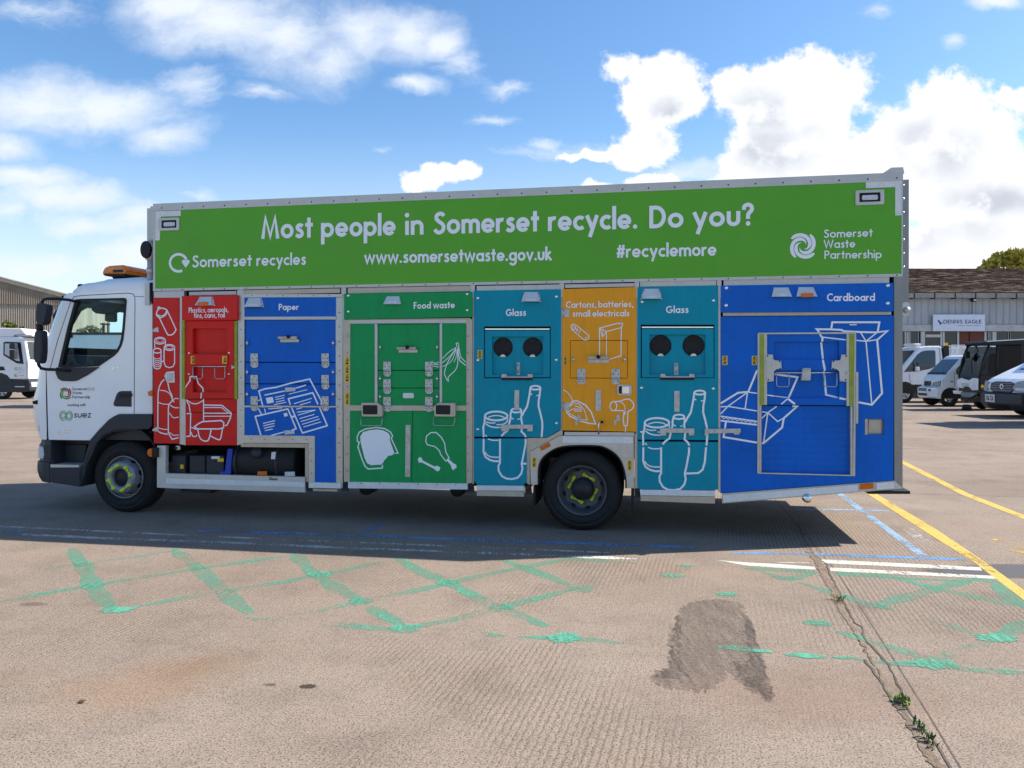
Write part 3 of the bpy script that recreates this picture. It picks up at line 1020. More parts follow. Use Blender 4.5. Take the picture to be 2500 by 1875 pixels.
redB = plate('compartment_panel', [(453.5, 975.5), (578.4, 974.5), (578.4, 1006), (453.5, 1006.2)], 0.012, .04, 'red')
redB2 = plate('compartment_panel', [(453.5, 1007.6), (578.4, 1007.4), (578.4, 1087), (453.5, 1087)], 0.008, .04, 'red')
for xa, xb in ((443.2, 450), (572.4, 578.6)):
    plate('edge_strip', [(xa, 784), (xb, 784), (xb, 974), (xa, 974)], -.015, .05, 'lime_strip')
a = Art(-.0475)
a.text('Plastics, aerosols,', 460.8, 763.6, 557.6, 761.6, 12.6, sw=.14)
a.text('tins, cans, foil', 473.3, 776.2, 548.8, 775, 12.6, sw=.14)
a.build('lettering', 'white_vinyl', redH)
hood(486, 725.5, 531, 747, amber=True).location = (0, -.045, 0)
a = Art()
W1 = 2.9
def ln(c, pts, px=W1, s=False, cl=False, art=None): (art or a).line(c(pts), px, smooth=s, closed=cl)
# aerosol
ln(cD, [(135, 335), (215, 500), (240, 520), (275, 510), (298, 475), (292, 450), (215, 285)], s=True)
ln(cD, [(125, 345), (120, 325), (135, 285), (165, 273), (200, 280), (218, 300), (210, 330), (180, 352), (150, 360), (125, 345)], s=True)
ln(cD, [(128, 330), (160, 345), (195, 330), (212, 300)], 2, s=True)
ln(cD, [(145, 290), (133, 268), (143, 260), (153, 265), (160, 280)], 2.4)
# cans
def can(cxx, cyy, rx, ry, bot, lines=False):
    a.ell(*cD([(cxx, cyy)])[0], rx * .265, ry * .265, 2.8)
    ln(cD, [(cxx - rx, cyy), (cxx - rx, bot - ry), (cxx - rx * .7, bot + ry * .2), (cxx, bot + ry * .6), (cxx + rx * .7, bot + ry * .2), (cxx + rx, bot - ry), (cxx + rx, cyy)], 2.6)
can(240, 635, 48, 26, 805); can(128, 665, 36, 22, 820)
a.ell(*cD([(240, 634)])[0], 8.5, 4, 1.6); a.ell(*cD([(153, 570)])[0], 9, 4.6, 1.6)
a.ell(*cD([(153, 572)])[0], 13.5, 8, 2.6)
ln(cD, [(105, 575), (105, 640)], 2.6); ln(cD, [(203, 575), (203, 630), (190, 650), (190, 760), (165, 765)], 2.6)
for yy in (725, 743, 760, 778, 796):
    ln(cD, [(95, yy), (125, yy + 16), (162, yy + 2)], 1.7, s=True)
# bottles on the narrow panel
ln(cD, [(195, 930), (165, 960), (140, 1030), (135, 1140), (135, 1370), (150, 1415), (225, 1435)], s=True)
ln(cD, [(225, 960), (240, 1030), (262, 1075), (270, 1120), (235, 1160), (230, 1200), (230, 1425), (265, 1480), (325, 1465)])
ln(cD, [(150, 1030), (200, 1035), (245, 1065), (268, 1120)], 2, s=True)
ln(cD, [(140, 1140), (180, 1155), (232, 1158)], 2, s=True); ln(cD, [(138, 1375), (180, 1388), (228, 1390)], 2)
ln(cD, [(325, 1105), (290, 1105), (275, 1125), (285, 1140)], 2.2); ln(cD, [(245, 1165), (285, 1188), (325, 1190)], 2.4, s=True)
ln(cD, [(240, 1235), (275, 1280), (325, 1275)], 2, s=True); ln(cD, [(235, 1415), (280, 1445), (325, 1440)], 2)
a.build('line_drawing', 'white_vinyl', redL)
a = Art()
ln(cD, [(380, 1100), (382, 1010), (415, 960), (430, 940), (428, 910), (440, 902), (490, 905), (498, 940), (505, 965), (548, 1010), (552, 1045)], 3)
ln(cD, [(535, 1050), (530, 1105)], 3)
a.build('line_drawing', 'white_vinyl', redD)
a = Art(.0055)
ln(cD, [(400, 1115), (405, 1140), (420, 1160), (432, 1230)], 2.8); ln(cD, [(405, 1120), (450, 1150), (500, 1150), (555, 1120)], 2.4, s=True)
ln(cD, [(555, 1110), (555, 1310)], 2.8)
ln(cD, [(400, 1245), (437, 1240), (432, 1450), (395, 1455)], 2.8)
ln(cD, [(560, 1165), (725, 1168), (810, 1240), (800, 1290), (770, 1350), (750, 1355)], 3.0); ln(cD, [(560, 1188), (720, 1188), (790, 1245)], 2.2)
ln(cD, [(560, 1240), (810, 1240)], 2.6); ln(cD, [(560, 1268), (800, 1268)], 2.0)
ln(cD, [(470, 1365), (510, 1335), (545, 1318), (720, 1308), (742, 1330), (738, 1375), (700, 1385), (500, 1385)], 3.2, cl=True)
ln(cD, [(500, 1385), (520, 1465), (560, 1495), (600, 1485), (625, 1390)], 3.2, s=True); ln(cD, [(620, 1450), (680, 1480), (710, 1475), (728, 1385)], 3.0, s=True)
ln(cD, [(440, 1370), (490, 1390)], 2.6); ln(cD, [(440, 1415), (455, 1450), (480, 1455), (497, 1440)], 2.6, s=True)
a.build('line_drawing', 'white_vinyl', redB2)
mb = MB()
mb.tube([P(471, 895, -.01), P(553, 895, -.01)], .006, 8); mb.build('rail_bar', 'chrome', truck)
for xa, xb in ((471, 494.5), (524, 549)):
    wire([(xa, 896), (xa, 921), (xa + 3, 925), (xb - 3, 925), (xb, 921), (xb, 896)], -.03)
sticker(467.5, 869, 476.5, 888.5, 2, -.0135); sticker(544, 869, 555.5, 887.5, 1, -.0135)
sticker(582.5, 875, 593.5, 931, 3, .0065)
screws('bolt', cD([(420, 687), (790, 685), (497, 713), (715, 713), (572, 748), (633, 747), (495, 782), (715, 782), (418, 880), (788, 880)]), r=.011)
for y in (805, 1048):
    plate('hinge', [(372, y), (384, y - 6.5), (387, y - 4), (387, y + 6), (372, y + 4)], -.006, .006, 'galv')
mb = MB(); mb.prism(PP([(401, 918), (406, 908), (425, 906), (426, 934), (408, 934)], -.01), (0, .01, 0)); mb.build('lock_plate', 'tape', truck)
mb = MB(); mb.prism(PP([(408, 912), (421, 911), (421, 931), (408, 931)], -.014), (0, .004, 0)); mb.build('lock', 'galv', truck)
plate('pointer', [(565, 891), (575, 896.5), (565, 901)], -.02, .02, 'galv')

# ---------------------------------------------------------------- paper (blue)
x0, x1 = 596.6, 819.4
paperF = plate('compartment_frame', [(581, 718.3), (836, 717.8), (836, 725), (819.5, 725.3), (596.5, 726), (596.5, 1062.5), (768.5, 1064.5), (768.5, 1177), (753.5, 1177), (753.5, 1082), (581, 1081)], -.004, .05, 'steel')
plate('frame_rail', [(596.6, 773.5), (819.4, 772.8), (819.4, 780), (596.6, 780.5)], -.004, .04, 'alu')
plate('frame_rail', [(592, 990), (823, 991), (823, 994.7), (592, 994.3)], -.006, .04, 'alu')
papH = plate('compartment_header', [(596.6, 726), (819.4, 725.3), (819.4, 772.8), (596.6, 773.5)], .002, .04, 'blue')
papD = plate('folding_door', [(599, 781.5), (819, 780.8), (819, 884.3), (599, 883.5)], .006, .03, 'blue', bevel=.004)
papD2 = plate('folding_door', [(599, 885.4), (819, 886), (819, 936.8), (599, 936.2)], .006, .03, 'blue', bevel=.004)
papD3 = plate('folding_door', [(599, 938), (819, 938.6), (819, 989.8), (599, 989.2)], .006, .03, 'blue', bevel=.004)
papB = plate('compartment_panel', [(595.5, 995), (819.4, 995), (819.4, 1177), (768.6, 1177), (768.6, 1064.3), (595.5, 1062.3)], .002, .04, 'blue')
a = Art(-.0002); a.text('Paper', 680.6, 757.3, 729.5, 756.8, 15.6, sw=.17); a.build('lettering', 'white_vinyl', papH)
def paper_art(a):
    W = 3.6
    ln(cE, [(265, 1265), (232, 1200), (290, 1240), ], .1) if False else None
    ln(cE, [(300, 1255), (245, 1045), (300, 1025), (410, 1010), (550, 970), (735, 930), (850, 1145), (845, 1180)], W, art=a)
    ln(cE, [(300, 1085), (420, 1060), (495, 1045)], 3, art=a); ln(cE, [(595, 1020), (700, 988)], 3, art=a); ln(cE, [(535, 1075), (712, 1032)], 2, art=a)
    a.fill(cE([(312, 1112), (378, 1102), (390, 1155), (325, 1167)]))
    for q in ([(400, 1107), (495, 1085)], [(405, 1128), (490, 1110)], [(410, 1152), (495, 1133)], [(390, 1178), (510, 1153)]):
        ln(cE, q, 2, art=a)
    ln(cE, [(548, 1178), (530, 1120), (765, 1062), (815, 1175)], W, art=a)
    ln(cE, [(583, 1168), (755, 1115)], 2.2, art=a); ln(cE, [(640, 1180), (745, 1150)], 2.2, art=a); ln(cE, [(235, 1140), (258, 1130)], 3, art=a)
a = Art(.0035); paper_art(a); a.build('line_drawing', 'white_vinyl', papD3)
a = Art(-.0002)
ln(cE, [(235, 1205), (270, 1270)], 3); ln(cE, [(300, 1215), (310, 1255)], 2.6)
ln(cE, [(265, 1472), (210, 1290), (525, 1218), (605, 1408), (560, 1425)], 3.6); ln(cE, [(360, 1475), (490, 1440)], 3)
ln(cE, [(560, 1205), (665, 1450), (905, 1380), (830, 1205)], 3.6)
ln(cE, [(335, 1218), (470, 1208)], 2.2)
a.fill(cE([(482, 1262), (515, 1254), (525, 1285), (492, 1293)]))
for q in ([(285, 1358), (402, 1330)], [(288, 1382), (397, 1356)], [(293, 1405), (397, 1380)], [(302, 1428), (380, 1411)]):
    ln(cE, q, 2.2)
ln(cE, [(560, 1292), (590, 1285)], 3); ln(cE, [(565, 1300), (595, 1293)], 2)
for q in ([(605, 1220), (660, 1208)], [(612, 1250), (790, 1228)], [(622, 1278), (790, 1230)], [(638, 1312), (780, 1270)], [(650, 1340), (820, 1290)], [(662, 1367), (830, 1315)], [(675, 1392), (845, 1342)]):
    ln(cE, q, 2.2)
a.build('line_drawing', 'white_vinyl', papB)
hood(599, 727, 645, 750)
for x in (621.3, 794.5):
    hinge(x, 863, 898, 18); hinge(x, 915.5, 950.5, 18); hinge(x, 967.5, 1003.5, 17)
for x in (603, 812.5):
    for y in (836, 907, 961): latch(x, y)
grip(683, 822, 730, 835.5, (705, 822))
for (xx, yy) in ((707.5, 951), (706, 1055.5)):
    reflector([(xx - 12, yy - 5), (xx + 12, yy - 5), (xx + 13, yy + 4), (xx - 11, yy + 6)], 'lens')
mb = MB()
rivets(mb, 596, 721.5, 822, 721, 6); rivets(mb, 596, 1072, 765, 1073.5, 5); rivets(mb, 761, 1080, 761, 1170, 3); rivets(mb, 828, 745, 828, 1170, 12); rivets(mb, 588, 745, 588, 1060, 8)
mb.build('rivet_row', 'dark', truck)
plate('lower_beam', [(588, 1081.6), (744.5, 1083), (744.5, 1093), (588, 1091)], .02, .06, 'warm_steel')
plate('lower_beam', [(745, 1083), (753, 1083), (753, 1177), (745, 1176)], .02, .06, 'warm_steel')
plate('reflective_tape', [(753.5, 1177.5), (831.5, 1179), (831.5, 1192.5), (753.5, 1191)], -.008, .05, 'tape')
plate('step_bar', [(764, 1192.8), (823, 1194), (823, 1200), (764, 1198.6)], .02, .06, 'warm_steel')
# ---------------------------------------------------------------- fuel tank bay
plate('bay_post', [(384, 1088), (404.5, 1088), (404, 1191.5), (383, 1190)], .0, .05, 'alu')
plate('side_rail', [(404.5, 1156), (744.5, 1165), (744.5, 1202), (404, 1191.5)], .0, .05, 'alu')
plate('reflective_tape', [(405, 1167.7), (744, 1177.5), (744, 1188.8), (405, 1180.3)], -.003, .003, 'tape')
a = Art(-.0015); a.text('Diesel', 657, 1172, 677, 1172.6, 7.2, sw=.17); a.build('lettering', 'ink', truck)
mb = MB(); mb.box((P(400, 1100).x, .62, P(400, 1190).z), (P(756, 1100).x, .66, zmid - .004)); mb.build('bay_back', 'gap', truck)
for xa, xb in ((418, 452), (462, 500), (503, 546)):
    mb = MB(); mb.prism(PP([(xa, 1112), (xb, 1112), (xb, 1160), (xa, 1160)], .10), (0, .3, 0)); mb.build('battery_box', 'plastic', truck, bevel=.012)
mb = MB(); mb.prism(PP([(556, 1096), (567.5, 1096), (562, 1158), (536, 1157), (537, 1152), (549, 1151)], .06), (0, .02, 0)); mb.build('strap', 'blue_strap', truck)
c0, c1 = P(590, 1124, .30), P(741, 1128, .30); c1.z = c0.z
mb = MB(); mb.lathe([(0.0001, 0), (.21, 0), (.235, .02), (.235, (c1 - c0).length - .02), (.21, (c1 - c0).length), (0.0001, (c1 - c0).length)], c0, (1, 0, 0), 32); tank = mb.build('fuel_tank', 'dark', truck)
mb = MB(); mb.lathe([(0.0001, .07), (.055, .07), (.06, .05), (.06, 0)], P(632, 1107, .11), (0, -1, .35), 20); mb.build('fuel_cap', 'plastic', tank)
for xx in (597, 695):
    q0 = P(xx, 1124, .30); q0.z = c0.z
    mb = MB(); mb.lathe([(.237, 0), (.243, 0), (.243, .03), (.237, .03)], q0, (1, 0, 0), 32); mb.build('tank_band', 'plastic', tank)
reflector([(628, 1151), (651, 1150.5), (651.5, 1161), (628, 1160.5)], 'amber', .02)
reflector([(695, 1152), (719, 1151.5), (719.5, 1163), (695, 1162.5)], 'lens', .02)
sticker(518.5, 1121.5, 534, 1130, 1, .095); mb = MB(); mb.prism(PP([(516, 1114), (536, 1114), (536, 1120.5), (516, 1120.5)], .094), (0, .004, 0)); mb.build('label', 'tape', truck)
mb = MB(); mb.prism(PP([(663, 1104), (673, 1103), (671, 1121), (661.5, 1121)], .05), (0, .01, 0)); mb.build('label', 'tape', truck)
sticker(427, 1137, 435, 1147, 1, .095)
mb = MB(); mb.prism(ring3(rrect(424.5, 1089, 435, 1099, .01), .03), (0, .02, 0)); ob = mb.build('camera_plate', 'alu', truck)
mb = MB(); mb.lathe([(0.0001, .02), (.013, .02), (.016, 0)], P(429.7, 1094, .03), (0, -1, 0), 14); mb.build('camera_lens', 'dark', ob)

# ---------------------------------------------------------------- food waste (green)
fx = lambda pts: cG(pts)
foodF = plate('compartment_frame', fx([(22, 290), (1030, 285), (1030, 1560), (990, 1565), (985, 1565), (985, 315), (80, 320), (75, 1552), (30, 1552)]), -.003, .05, 'warm_steel')
plate('frame_rail', fx([(80, 293), (985, 288), (985, 314), (80, 319)]), -.006, .04, 'alu')
plate('frame_rail', fx([(75, 956), (985, 958), (985, 998), (75, 998)]), -.006, .045, 'warm_steel')
plate('frame_rail', fx([(271, 321), (291, 321), (291, 955), (271, 955)]), -.006, .045, 'alu')
plate('frame_rail', fx([(776, 318), (795, 318), (795, 955), (776, 955)]), -.006, .045, 'alu')
foodH = plate('compartment_header', fx([(30, 86), (1030, 71), (1030, 268), (30, 287)]), -.012, .05, 'green', bevel=.004)
plate('frame_rail', fx([(60, 287), (1018, 275), (1018, 285), (60, 296)]), .01, .03, 'warm_steel')
plate('compartment_panel', fx([(81, 320), (271, 320), (271, 956), (76, 956)]), .002, .04, 'green')
foodR = plate('compartment_panel', fx([(795, 317), (984, 315), (984, 957), (795, 957)]), .002, .04, 'green')
fd1 = plate('folding_door', fx([(295, 324), (773, 322), (773, 682), (295, 682)]), .006, .03, 'green', bevel=.004)
plate('folding_door', fx([(295, 686), (773, 686), (773, 820), (295, 820)]), .006, .03, 'green', bevel=.004)
plate('folding_door', fx([(295, 824), (773, 824), (773, 956), (295, 956)]), .006, .03, 'green', bevel=.004)
foodB = plate('compartment_panel', fx([(75, 999), (566, 999), (556, 1558), (72, 1552)]), .002, .04, 'green')
foodB2 = plate('compartment_panel', fx([(570, 999), (984, 999), (981, 1564), (560, 1558)]), .002, .04, 'green')
plate('reflective_tape', fx([(63, 1553), (992, 1566), (992, 1612), (63, 1602)]), -.008, .05, 'tape')
mb = MB(); rivets(mb, 858, 1180, 1136, 1184, 6, -.009); rivets(mb, 848, 800, 848, 1170, 9); rivets(mb, 1142, 800, 1142, 1170, 9); mb.build('rivet_row', 'dark', truck)
a = Art(-.0145); a.text('Food waste', 1010, 754, 1110.4, 752, 16.4, sw=.17, space=.3); a.build('lettering', 'white_vinyl', foodH)
a = Art(-.0002)
ln(fx, [(135, 1235), (135, 1200), (150, 1165), (200, 1140), (280, 1128), (350, 1138), (395, 1165), (410, 1195), (400, 1215), (440, 1300), (452, 1328), (430, 1330)], 2.8)
ln(fx, [(135, 1235), (150, 1245), (140, 1280), (170, 1370), (195, 1430), (220, 1452), (330, 1445), (332, 1420)], 3.2)
a.fill(fx([(160, 1240), (158, 1200), (180, 1165), (230, 1150), (285, 1143), (340, 1152), (380, 1175), (392, 1200), (388, 1225), (425, 1330), (405, 1345), (375, 1350), (362, 1368), (345, 1385), (335, 1405), (322, 1418), (240, 1422), (210, 1405), (190, 1360)]))
a.build('line_drawing', 'white_vinyl', foodB)
a = Art(-.0002)
ln(fx, [(680, 1262), (668, 1235), (675, 1195), (710, 1168), (750, 1168), (790, 1205), (815, 1250), (825, 1320), (850, 1365), (825, 1392), (785, 1340), (775, 1310), (755, 1290), (735, 1275), (705, 1270)], 2.6, cl=True)
a.fill(fx([(832, 1385), (850, 1375), (880, 1405), (905, 1418), (910, 1440), (895, 1450), (885, 1462), (870, 1450), (865, 1425)]))
a.fill(fx([(605, 1375), (622, 1358), (638, 1368), (645, 1385), (735, 1432), (760, 1427), (782, 1440), (775, 1465), (755, 1470), (735, 1452), (640, 1402), (615, 1402)]))
a.build('line_drawing', 'white_vinyl', foodB2)
a = Art(-.0002)
ln(fx, [(912, 500), (905, 472), (922, 470), (925, 500), (940, 580), (980, 620)], 1.8); ln(fx, [(920, 505), (925, 570), (935, 610), (980, 645)], 2.2)
ln(fx, [(905, 505), (850, 540), (797, 595)], 1.8, s=True); ln(fx, [(905, 510), (860, 570), (797, 625)], 1.8, s=True)
ln(fx, [(900, 520), (840, 620), (815, 700), (825, 740), (845, 768), (845, 735), (900, 680), (918, 620), (915, 520)], 2.0, s=True)
ln(fx, [(905, 515), (870, 610), (797, 655)], 1.6, s=True); ln(fx, [(912, 520), (905, 580), (888, 620)], 1.4, s=True)
a.build('line_drawing', 'white_vinyl', foodR)
a = Art(.0035); ln(fx, [(715, 612), (740, 628), (772, 620)], 1.8, s=True); ln(fx, [(720, 635), (772, 640)], 1.8); ln(fx, [(722, 650), (772, 658)], 1.6); a.build('line_drawing', 'white_vinyl', fd1)
hood(937, 720, 984, 743.5)
for x in (945.5, 1047.5):
    hinge(x, 883, 919, 18); hinge(x, 926, 961.5, 18); hinge(x, 969, 1005, 18)
for x in (927.5, 1066.5):
    for y in (846, 923, 967): latch(x, y)
grip(971.6, 847.7, 1020, 860.8, (994.5, 847.7))
mb = MB(); mb.prism(ring3(rrect(984, 959.5, 1010, 972, .012), -.004), (0, .012, 0)); mb.build('badge_plate', 'tape', truck)
mb = MB(); mb.prism(PP(fx([(511, 1108), (550, 1108), (545, 1515), (507, 1515)]), -.008), (0, .01, 0)); mb.build('strap_plate', 'galv', truck, bevel=.002)
for x in (881.5, 1058.5):
    mb = MB(); mb.prism(PP([(x, 985), (x + 2, 983), (x + 40, 983), (x + 51, 992), (x + 52, 1016), (x + 50, 1017.5), (x + 1, 1017)] if x < 1000 else [(x, 993), (x + 10, 984), (x + 50, 983.5), (x + 53, 986), (x + 53, 1016), (x + 50, 1018), (x + 2, 1017)], -.05), (0, .05, 0))
    o = mb.build('work_lamp', 'warm_steel', truck, bevel=.006)
    mb = MB(); mb.prism(ring3(rrect(x + 9, 988.5, x + 44, 1011, .012), -.0535), (0, .004, 0)); mb.build('lamp_glass', 'dark', o)
    wire([(x, 1018), (x - .5, 1036), (x + 2, 1038.5), (x + 48, 1039.5), (x + 50, 1037), (x + 52, 1019)], -.03)
sticker(842.2, 872, 853.4, 934.5, 3, -.0045); sticker(842.2, 959, 853.6, 988, 2, -.0045)
screws('bolt', fx([(68, 102), (68, 226), (993, 90), (993, 215)]), r=.014).location = (0, -.012, 0)

# ---------------------------------------------------------------- glass bays (teal)
def bottles(art, mp, second=False):
    W = 4.7
    L_ = lambda pts, px=W, s=False, cl=False: art.line(mp(cI(pts)), px, smooth=s, closed=cl)
    E_ = lambda x, y, rx, ry, px: art.line(mp(cI([(x + rx * math.cos(R(t)), y + ry * math.sin(R(t))) for t in range(0, 360, 15)])), px, closed=True)
    E_(866, 138, 62, 24, 4.4)
    L_([(803, 140), (795, 210), (778, 300), (762, 375), (722, 440), (698, 490)]); L_([(930, 140), (922, 220), (908, 300), (906, 370), (932, 470), (952, 560), (955, 640), (945, 764)])
    L_([(805, 210), (826, 228)], 2.8); L_([(880, 238), (908, 232)], 2.8)
    E_(625, 425, 62, 26, 4.2)
    L_([(563, 430), (550, 480), (553, 520), (535, 590), (515, 680), (470, 712), (435, 750)]); L_([(687, 430), (692, 480), (685, 520), (700, 600), (690, 692), (728, 728), (746, 764)])
    L_([(565, 520), (590, 536)], 2.8); L_([(640, 538), (668, 532)], 2.8)
    E_(370, 495, 142, 56, 4.6)
    L_([(270, 512), (320, 495), (380, 490), (440, 500), (490, 525)], 2.6, True)
    L_([(228, 500), (224, 570), (207, 640), (212, 764)]); L_([(245, 570), (300, 585), (360, 582)], 2.8, True)
    L_([(235, 590), (280, 622), (350, 640), (430, 640)], 3.2, True); L_([(515, 510), (505, 570), (450, 602), (375, 605)], 3, True)
    L_([(230, 735), (255, 757)], 2.8)
def bottles_low(art, mp, second=False):
    W = 4.7
    L_ = lambda pts, px=W, s=False, cl=False: art.line(mp(cI(pts)), px, smooth=s, closed=cl)
    L_([(418, 785), (418, 1090), (398, 1130), (402, 1190), (440, 1255), (500, 1288), (570, 1293), (640, 1278), (688, 1225), (704, 1160), (692, 1100), (706, 1040), (742, 850), (742, 785)])
    L_([(212, 785), (210, 950), (235, 1015), (290, 1052), (350, 1068), (405, 1068)]); L_([(225, 950), (265, 995), (320, 1015), (403, 1018)], 3.2, True)
    L_([(265, 785), (320, 802), (403, 802)], 3, True)
    if second:
        L_([(940, 785), (925, 960), (900, 1050), (850, 1090), (700, 1096)], W)
    else:
        L_([(700, 1098), (754, 1100)], W)

def glass_bay(up, low, hatch, inner, recess, circ, cr, hoodr, lbl, mp, tapes, plate_r, bar, lockr, scr, second):
    holeO = [(hatch[0], hatch[1]), (hatch[2], hatch[1]), (hatch[2], hatch[3]), (hatch[0], hatch[3])]
    pu = plate('compartment_panel', up, 0.0, .045, 'teal', holes=(holeO,))
    mb = MB(); mb.prism(PP(holeO, .047), (0, .01, 0)); mb.build('hatch_gap', 'gap', truck)
    rin = [(recess[0], recess[1]), (recess[2], recess[1]), (recess[2], recess[3]), (recess[0], recess[3])]
    hd = plate('bottle_hatch', [(inner[0], inner[1]), (inner[2], inner[1]), (inner[2], inner[3]), (inner[0], inner[3])], .004, .03, 'teal', holes=(rin,))
    mb = MB(); mb.prism(PP(rin, .034), (0, .008, 0)); mb.build('recess_back', 'teal', hd)
    plate('hatch_rail', [(hatch[0] + 3, hatch[1] + 5), (hatch[2] - 3, hatch[1] + 5), (hatch[2] - 3, hatch[1] + 8), (hatch[0] + 3, hatch[1] + 8)], .01, .02, 'chrome')
    for cxx, cyy in circ:
        mb = MB(); c = P(cxx, cyy, .034); r = cr / _sc(cxx)
        mb.lathe([(r, 0), (r, .006), (r * .95, .007), (r * .94, 0.003), (0.0001, 0.003)], c, (0, -1, 0), 32)
        flap = mb.build('bottle_flap', 'dark', hd)
        mb = MB()
        for k in range(6):
            t0, t1 = R(60 * k + 2.5), R(60 * k + 57.5)
            pts = [(c.x + .10 * r * math.cos((t0 + t1) / 2), c.y - .004, c.z + .10 * r * math.sin((t0 + t1) / 2))]
            for i in range(6):
                t = t0 + (t1 - t0) * i / 5
                pts.append((c.x + .9 * r * math.cos(t), c.y - .006 - .004 * (k % 2), c.z + .9 * r * math.sin(t)))
            mb.prism(pts, (0, .003, 0))
        mb.build('rubber_segment', 'rubber', flap)
        mb = MB(); mb.prism([(c.x + .028 * math.cos(R(t)), c.y - .014, c.z - r * .98 + .024 * math.sin(R(t))) for t in range(0, 181, 20)], (0, .004, 0)); mb.build('flap_tab', 'tape', flap)
    mb = MB(); mb.prism(ring3(rc(*lockr), .02), (0, .012, 0)); mb.tube([P((lockr[0] + lockr[2]) / 2, lockr[1] + 3, .012), P((lockr[0] + lockr[2]) / 2, lockr[3] - 4, .012)], .012, 8); mb.build('hatch_lock', 'galv', truck)
    x0, x1, y = hatch[0], hatch[2], hatch[3]
    fa, fb = x0 + (x1 - x0) * .265, x0 + (x1 - x0) * .725
    mb = MB(); mb.prism(PP([(fa, y - 1), (fb, y - 1), (fb, y + 4.5), (fa, y + 4.5)], -.012), (0, .012, 0)); o = mb.build('pull_bar', 'dark', truck)
    mb = MB(); mb.prism(PP([(fa - 1, y - 4), (fb + 1, y - 4), (fb + 1, y - 1.5), (fa - 1, y - 1.5)], -.02), (0, .02, 0)); mb.build('bar_edge', 'galv', o)
    for xa in (fa, fb - 12):
        mb = MB(); mb.prism(PP([(xa, y - 10), (xa + 12, y - 10), (xa + 13, y - 2), (xa + 1, y - 2)], -.024), (0, .028, 0)); mb.build('bracket', 'galv', truck)
    pl_ = plate('compartment_panel', low, 0.0, .045, 'teal', bevel=.003)
    a = Art(); a.text('Glass', *lbl, sw=.17); a.build('lettering', 'white_vinyl', pu)
    a = Art(); bottles(a, mp, second); a.build('line_drawing', 'white_vinyl', pu)
    a = Art(); bottles_low(a, mp, second); a.build('line_drawing', 'white_vinyl', pl_)
    hood(*hoodr)
    mb = MB(); mb.prism(PP(plate_r, -.008), (0, .009, 0)); mb.build('strap_plate', 'galv', truck)
    xa, ya, xb, yb = bar
    mb = MB()
    mb.prism(PP([(xa, ya), (xb, ya), (xb, yb - 4), (xb - 1, yb), (xb - 13, yb), (xb - 13, yb - 6.5), (xa + 15, yb - 6.5), (xa + 15, yb), (xa + 2, yb), (xa, yb - 4)], -.022), (0, .022, 0))
    mb.build('hasp_bar', 'galv', truck)
    screws('bolt', scr, r=.015)
    for nm, q, m, w in tapes:
        plate(nm, q, w, .05, m)
    return pu, pl_

g1u, g1l = glass_bay([(1156.6, 709.9), (1369.4, 706), (1369.4, 1047.3), (1335, 1067.8), (1157, 1065.6)],
          [(1157, 1070.5), (1285.6, 1070.5), (1285.6, 1177), (1280, 1182), (1279, 1185), (1163.5, 1184), (1163, 1180), (1157, 1175)],
          (1181.5, 797, 1344.5, 923.4), (1184, 807, 1342.6, 921), (1201.3, 821.5, 1326, 915), [(1228.3, 847.8), (1300.5, 847.8)], 24.2,
          (1272.7, 713, 1321.3, 737), (1234.9, 771.8, 1284.3, 771, 17.2), lambda p: p,
          [('reflective_tape', [(1163.5, 1185), (1279, 1186), (1279, 1198.5), (1163.5, 1197.5)], 'tape', -.006), ('step_bar', [(1164, 1198.5), (1279, 1199.5), (1279, 1212.5), (1164, 1210.5)], 'warm_steel', 0.0)],
          [(1256, 952.4), (1267.5, 952.4), (1267, 1001), (1255.5, 1001)], (1223.3, 1037, 1300.5, 1053), (1260.5, 885.5, 1268.5, 915),
          cH([(138, 247), (1132, 228), (138, 1033), (1130, 1030)]) + cI([(137, 665), (1132, 587)]), False)
mp2 = lambda pts: [(1657.5 + (x - 1260.5) * 1.09, 1017.7 + (y - 1002) * 1.07) for x, y in pts]
g2u, g2l = glass_bay([(1556.4, 701.2), (1753.5, 696.4), (1753.5, 1074.5), (1556, 1073)],
          [(1556, 1077.5), (1753.5, 1079.5), (1753.5, 1194), (1746, 1197), (1563.6, 1195), (1556, 1191)],
          (1564.3, 792.5, 1744.3, 923), (1567, 802.5, 1742.5, 921.5), (1585.6, 816.8, 1722.3, 914.7), [(1612.6, 843.8), (1693, 843.8)], 26.2,
          (1564, 705, 1617, 730.5), (1626, 764.6, 1681, 764, 17.6), mp2,
          [('reflective_tape', [(1563.6, 1195.6), (1745.3, 1198), (1745.3, 1212), (1563.6, 1209)], 'tape', -.006), ('step_bar', [(1564, 1210), (1745.3, 1213), (1745.3, 1229.5), (1564, 1223)], 'warm_steel', 0.0)],
          [(1646.5, 954.4), (1659.2, 954.4), (1659, 1005), (1646, 1005)], (1611, 1046, 1695, 1063), (1646, 886, 1656, 915),
          cL([(82, 168), (598, 158), (77, 790), (596, 795), (78, 1110)]), True)
mb = MB(); mb.prism(PP(cN([(-88, 495), (315, 490), (315, 535), (300, 540), (300, 557), (240, 557), (240, 540), (-50, 545), (-55, 568), (-88, 568)]), -.024), (0, .022, 0)); mb.build('hasp_bar', 'galv', truck)
sticker(1166, 855, 1177.5, 875.5, 2, -.0015)
# gusset between lower glass panel and wheel arch
plate('arch_gusset', [(1286, 1069.5), (1336, 1069), (1369.6, 1049.5), (1373.5, 1052), (1373.5, 1062.6), (1366, 1062.8), (1293.5, 1102), (1293.5, 1184), (1286.2, 1180)], .010, .04, 'warm_steel')
plate('lower_beam', [(1378, 1054.5), (1549, 1055.5), (1549, 1064.5), (1378, 1062.8)], .010, .04, 'steel')

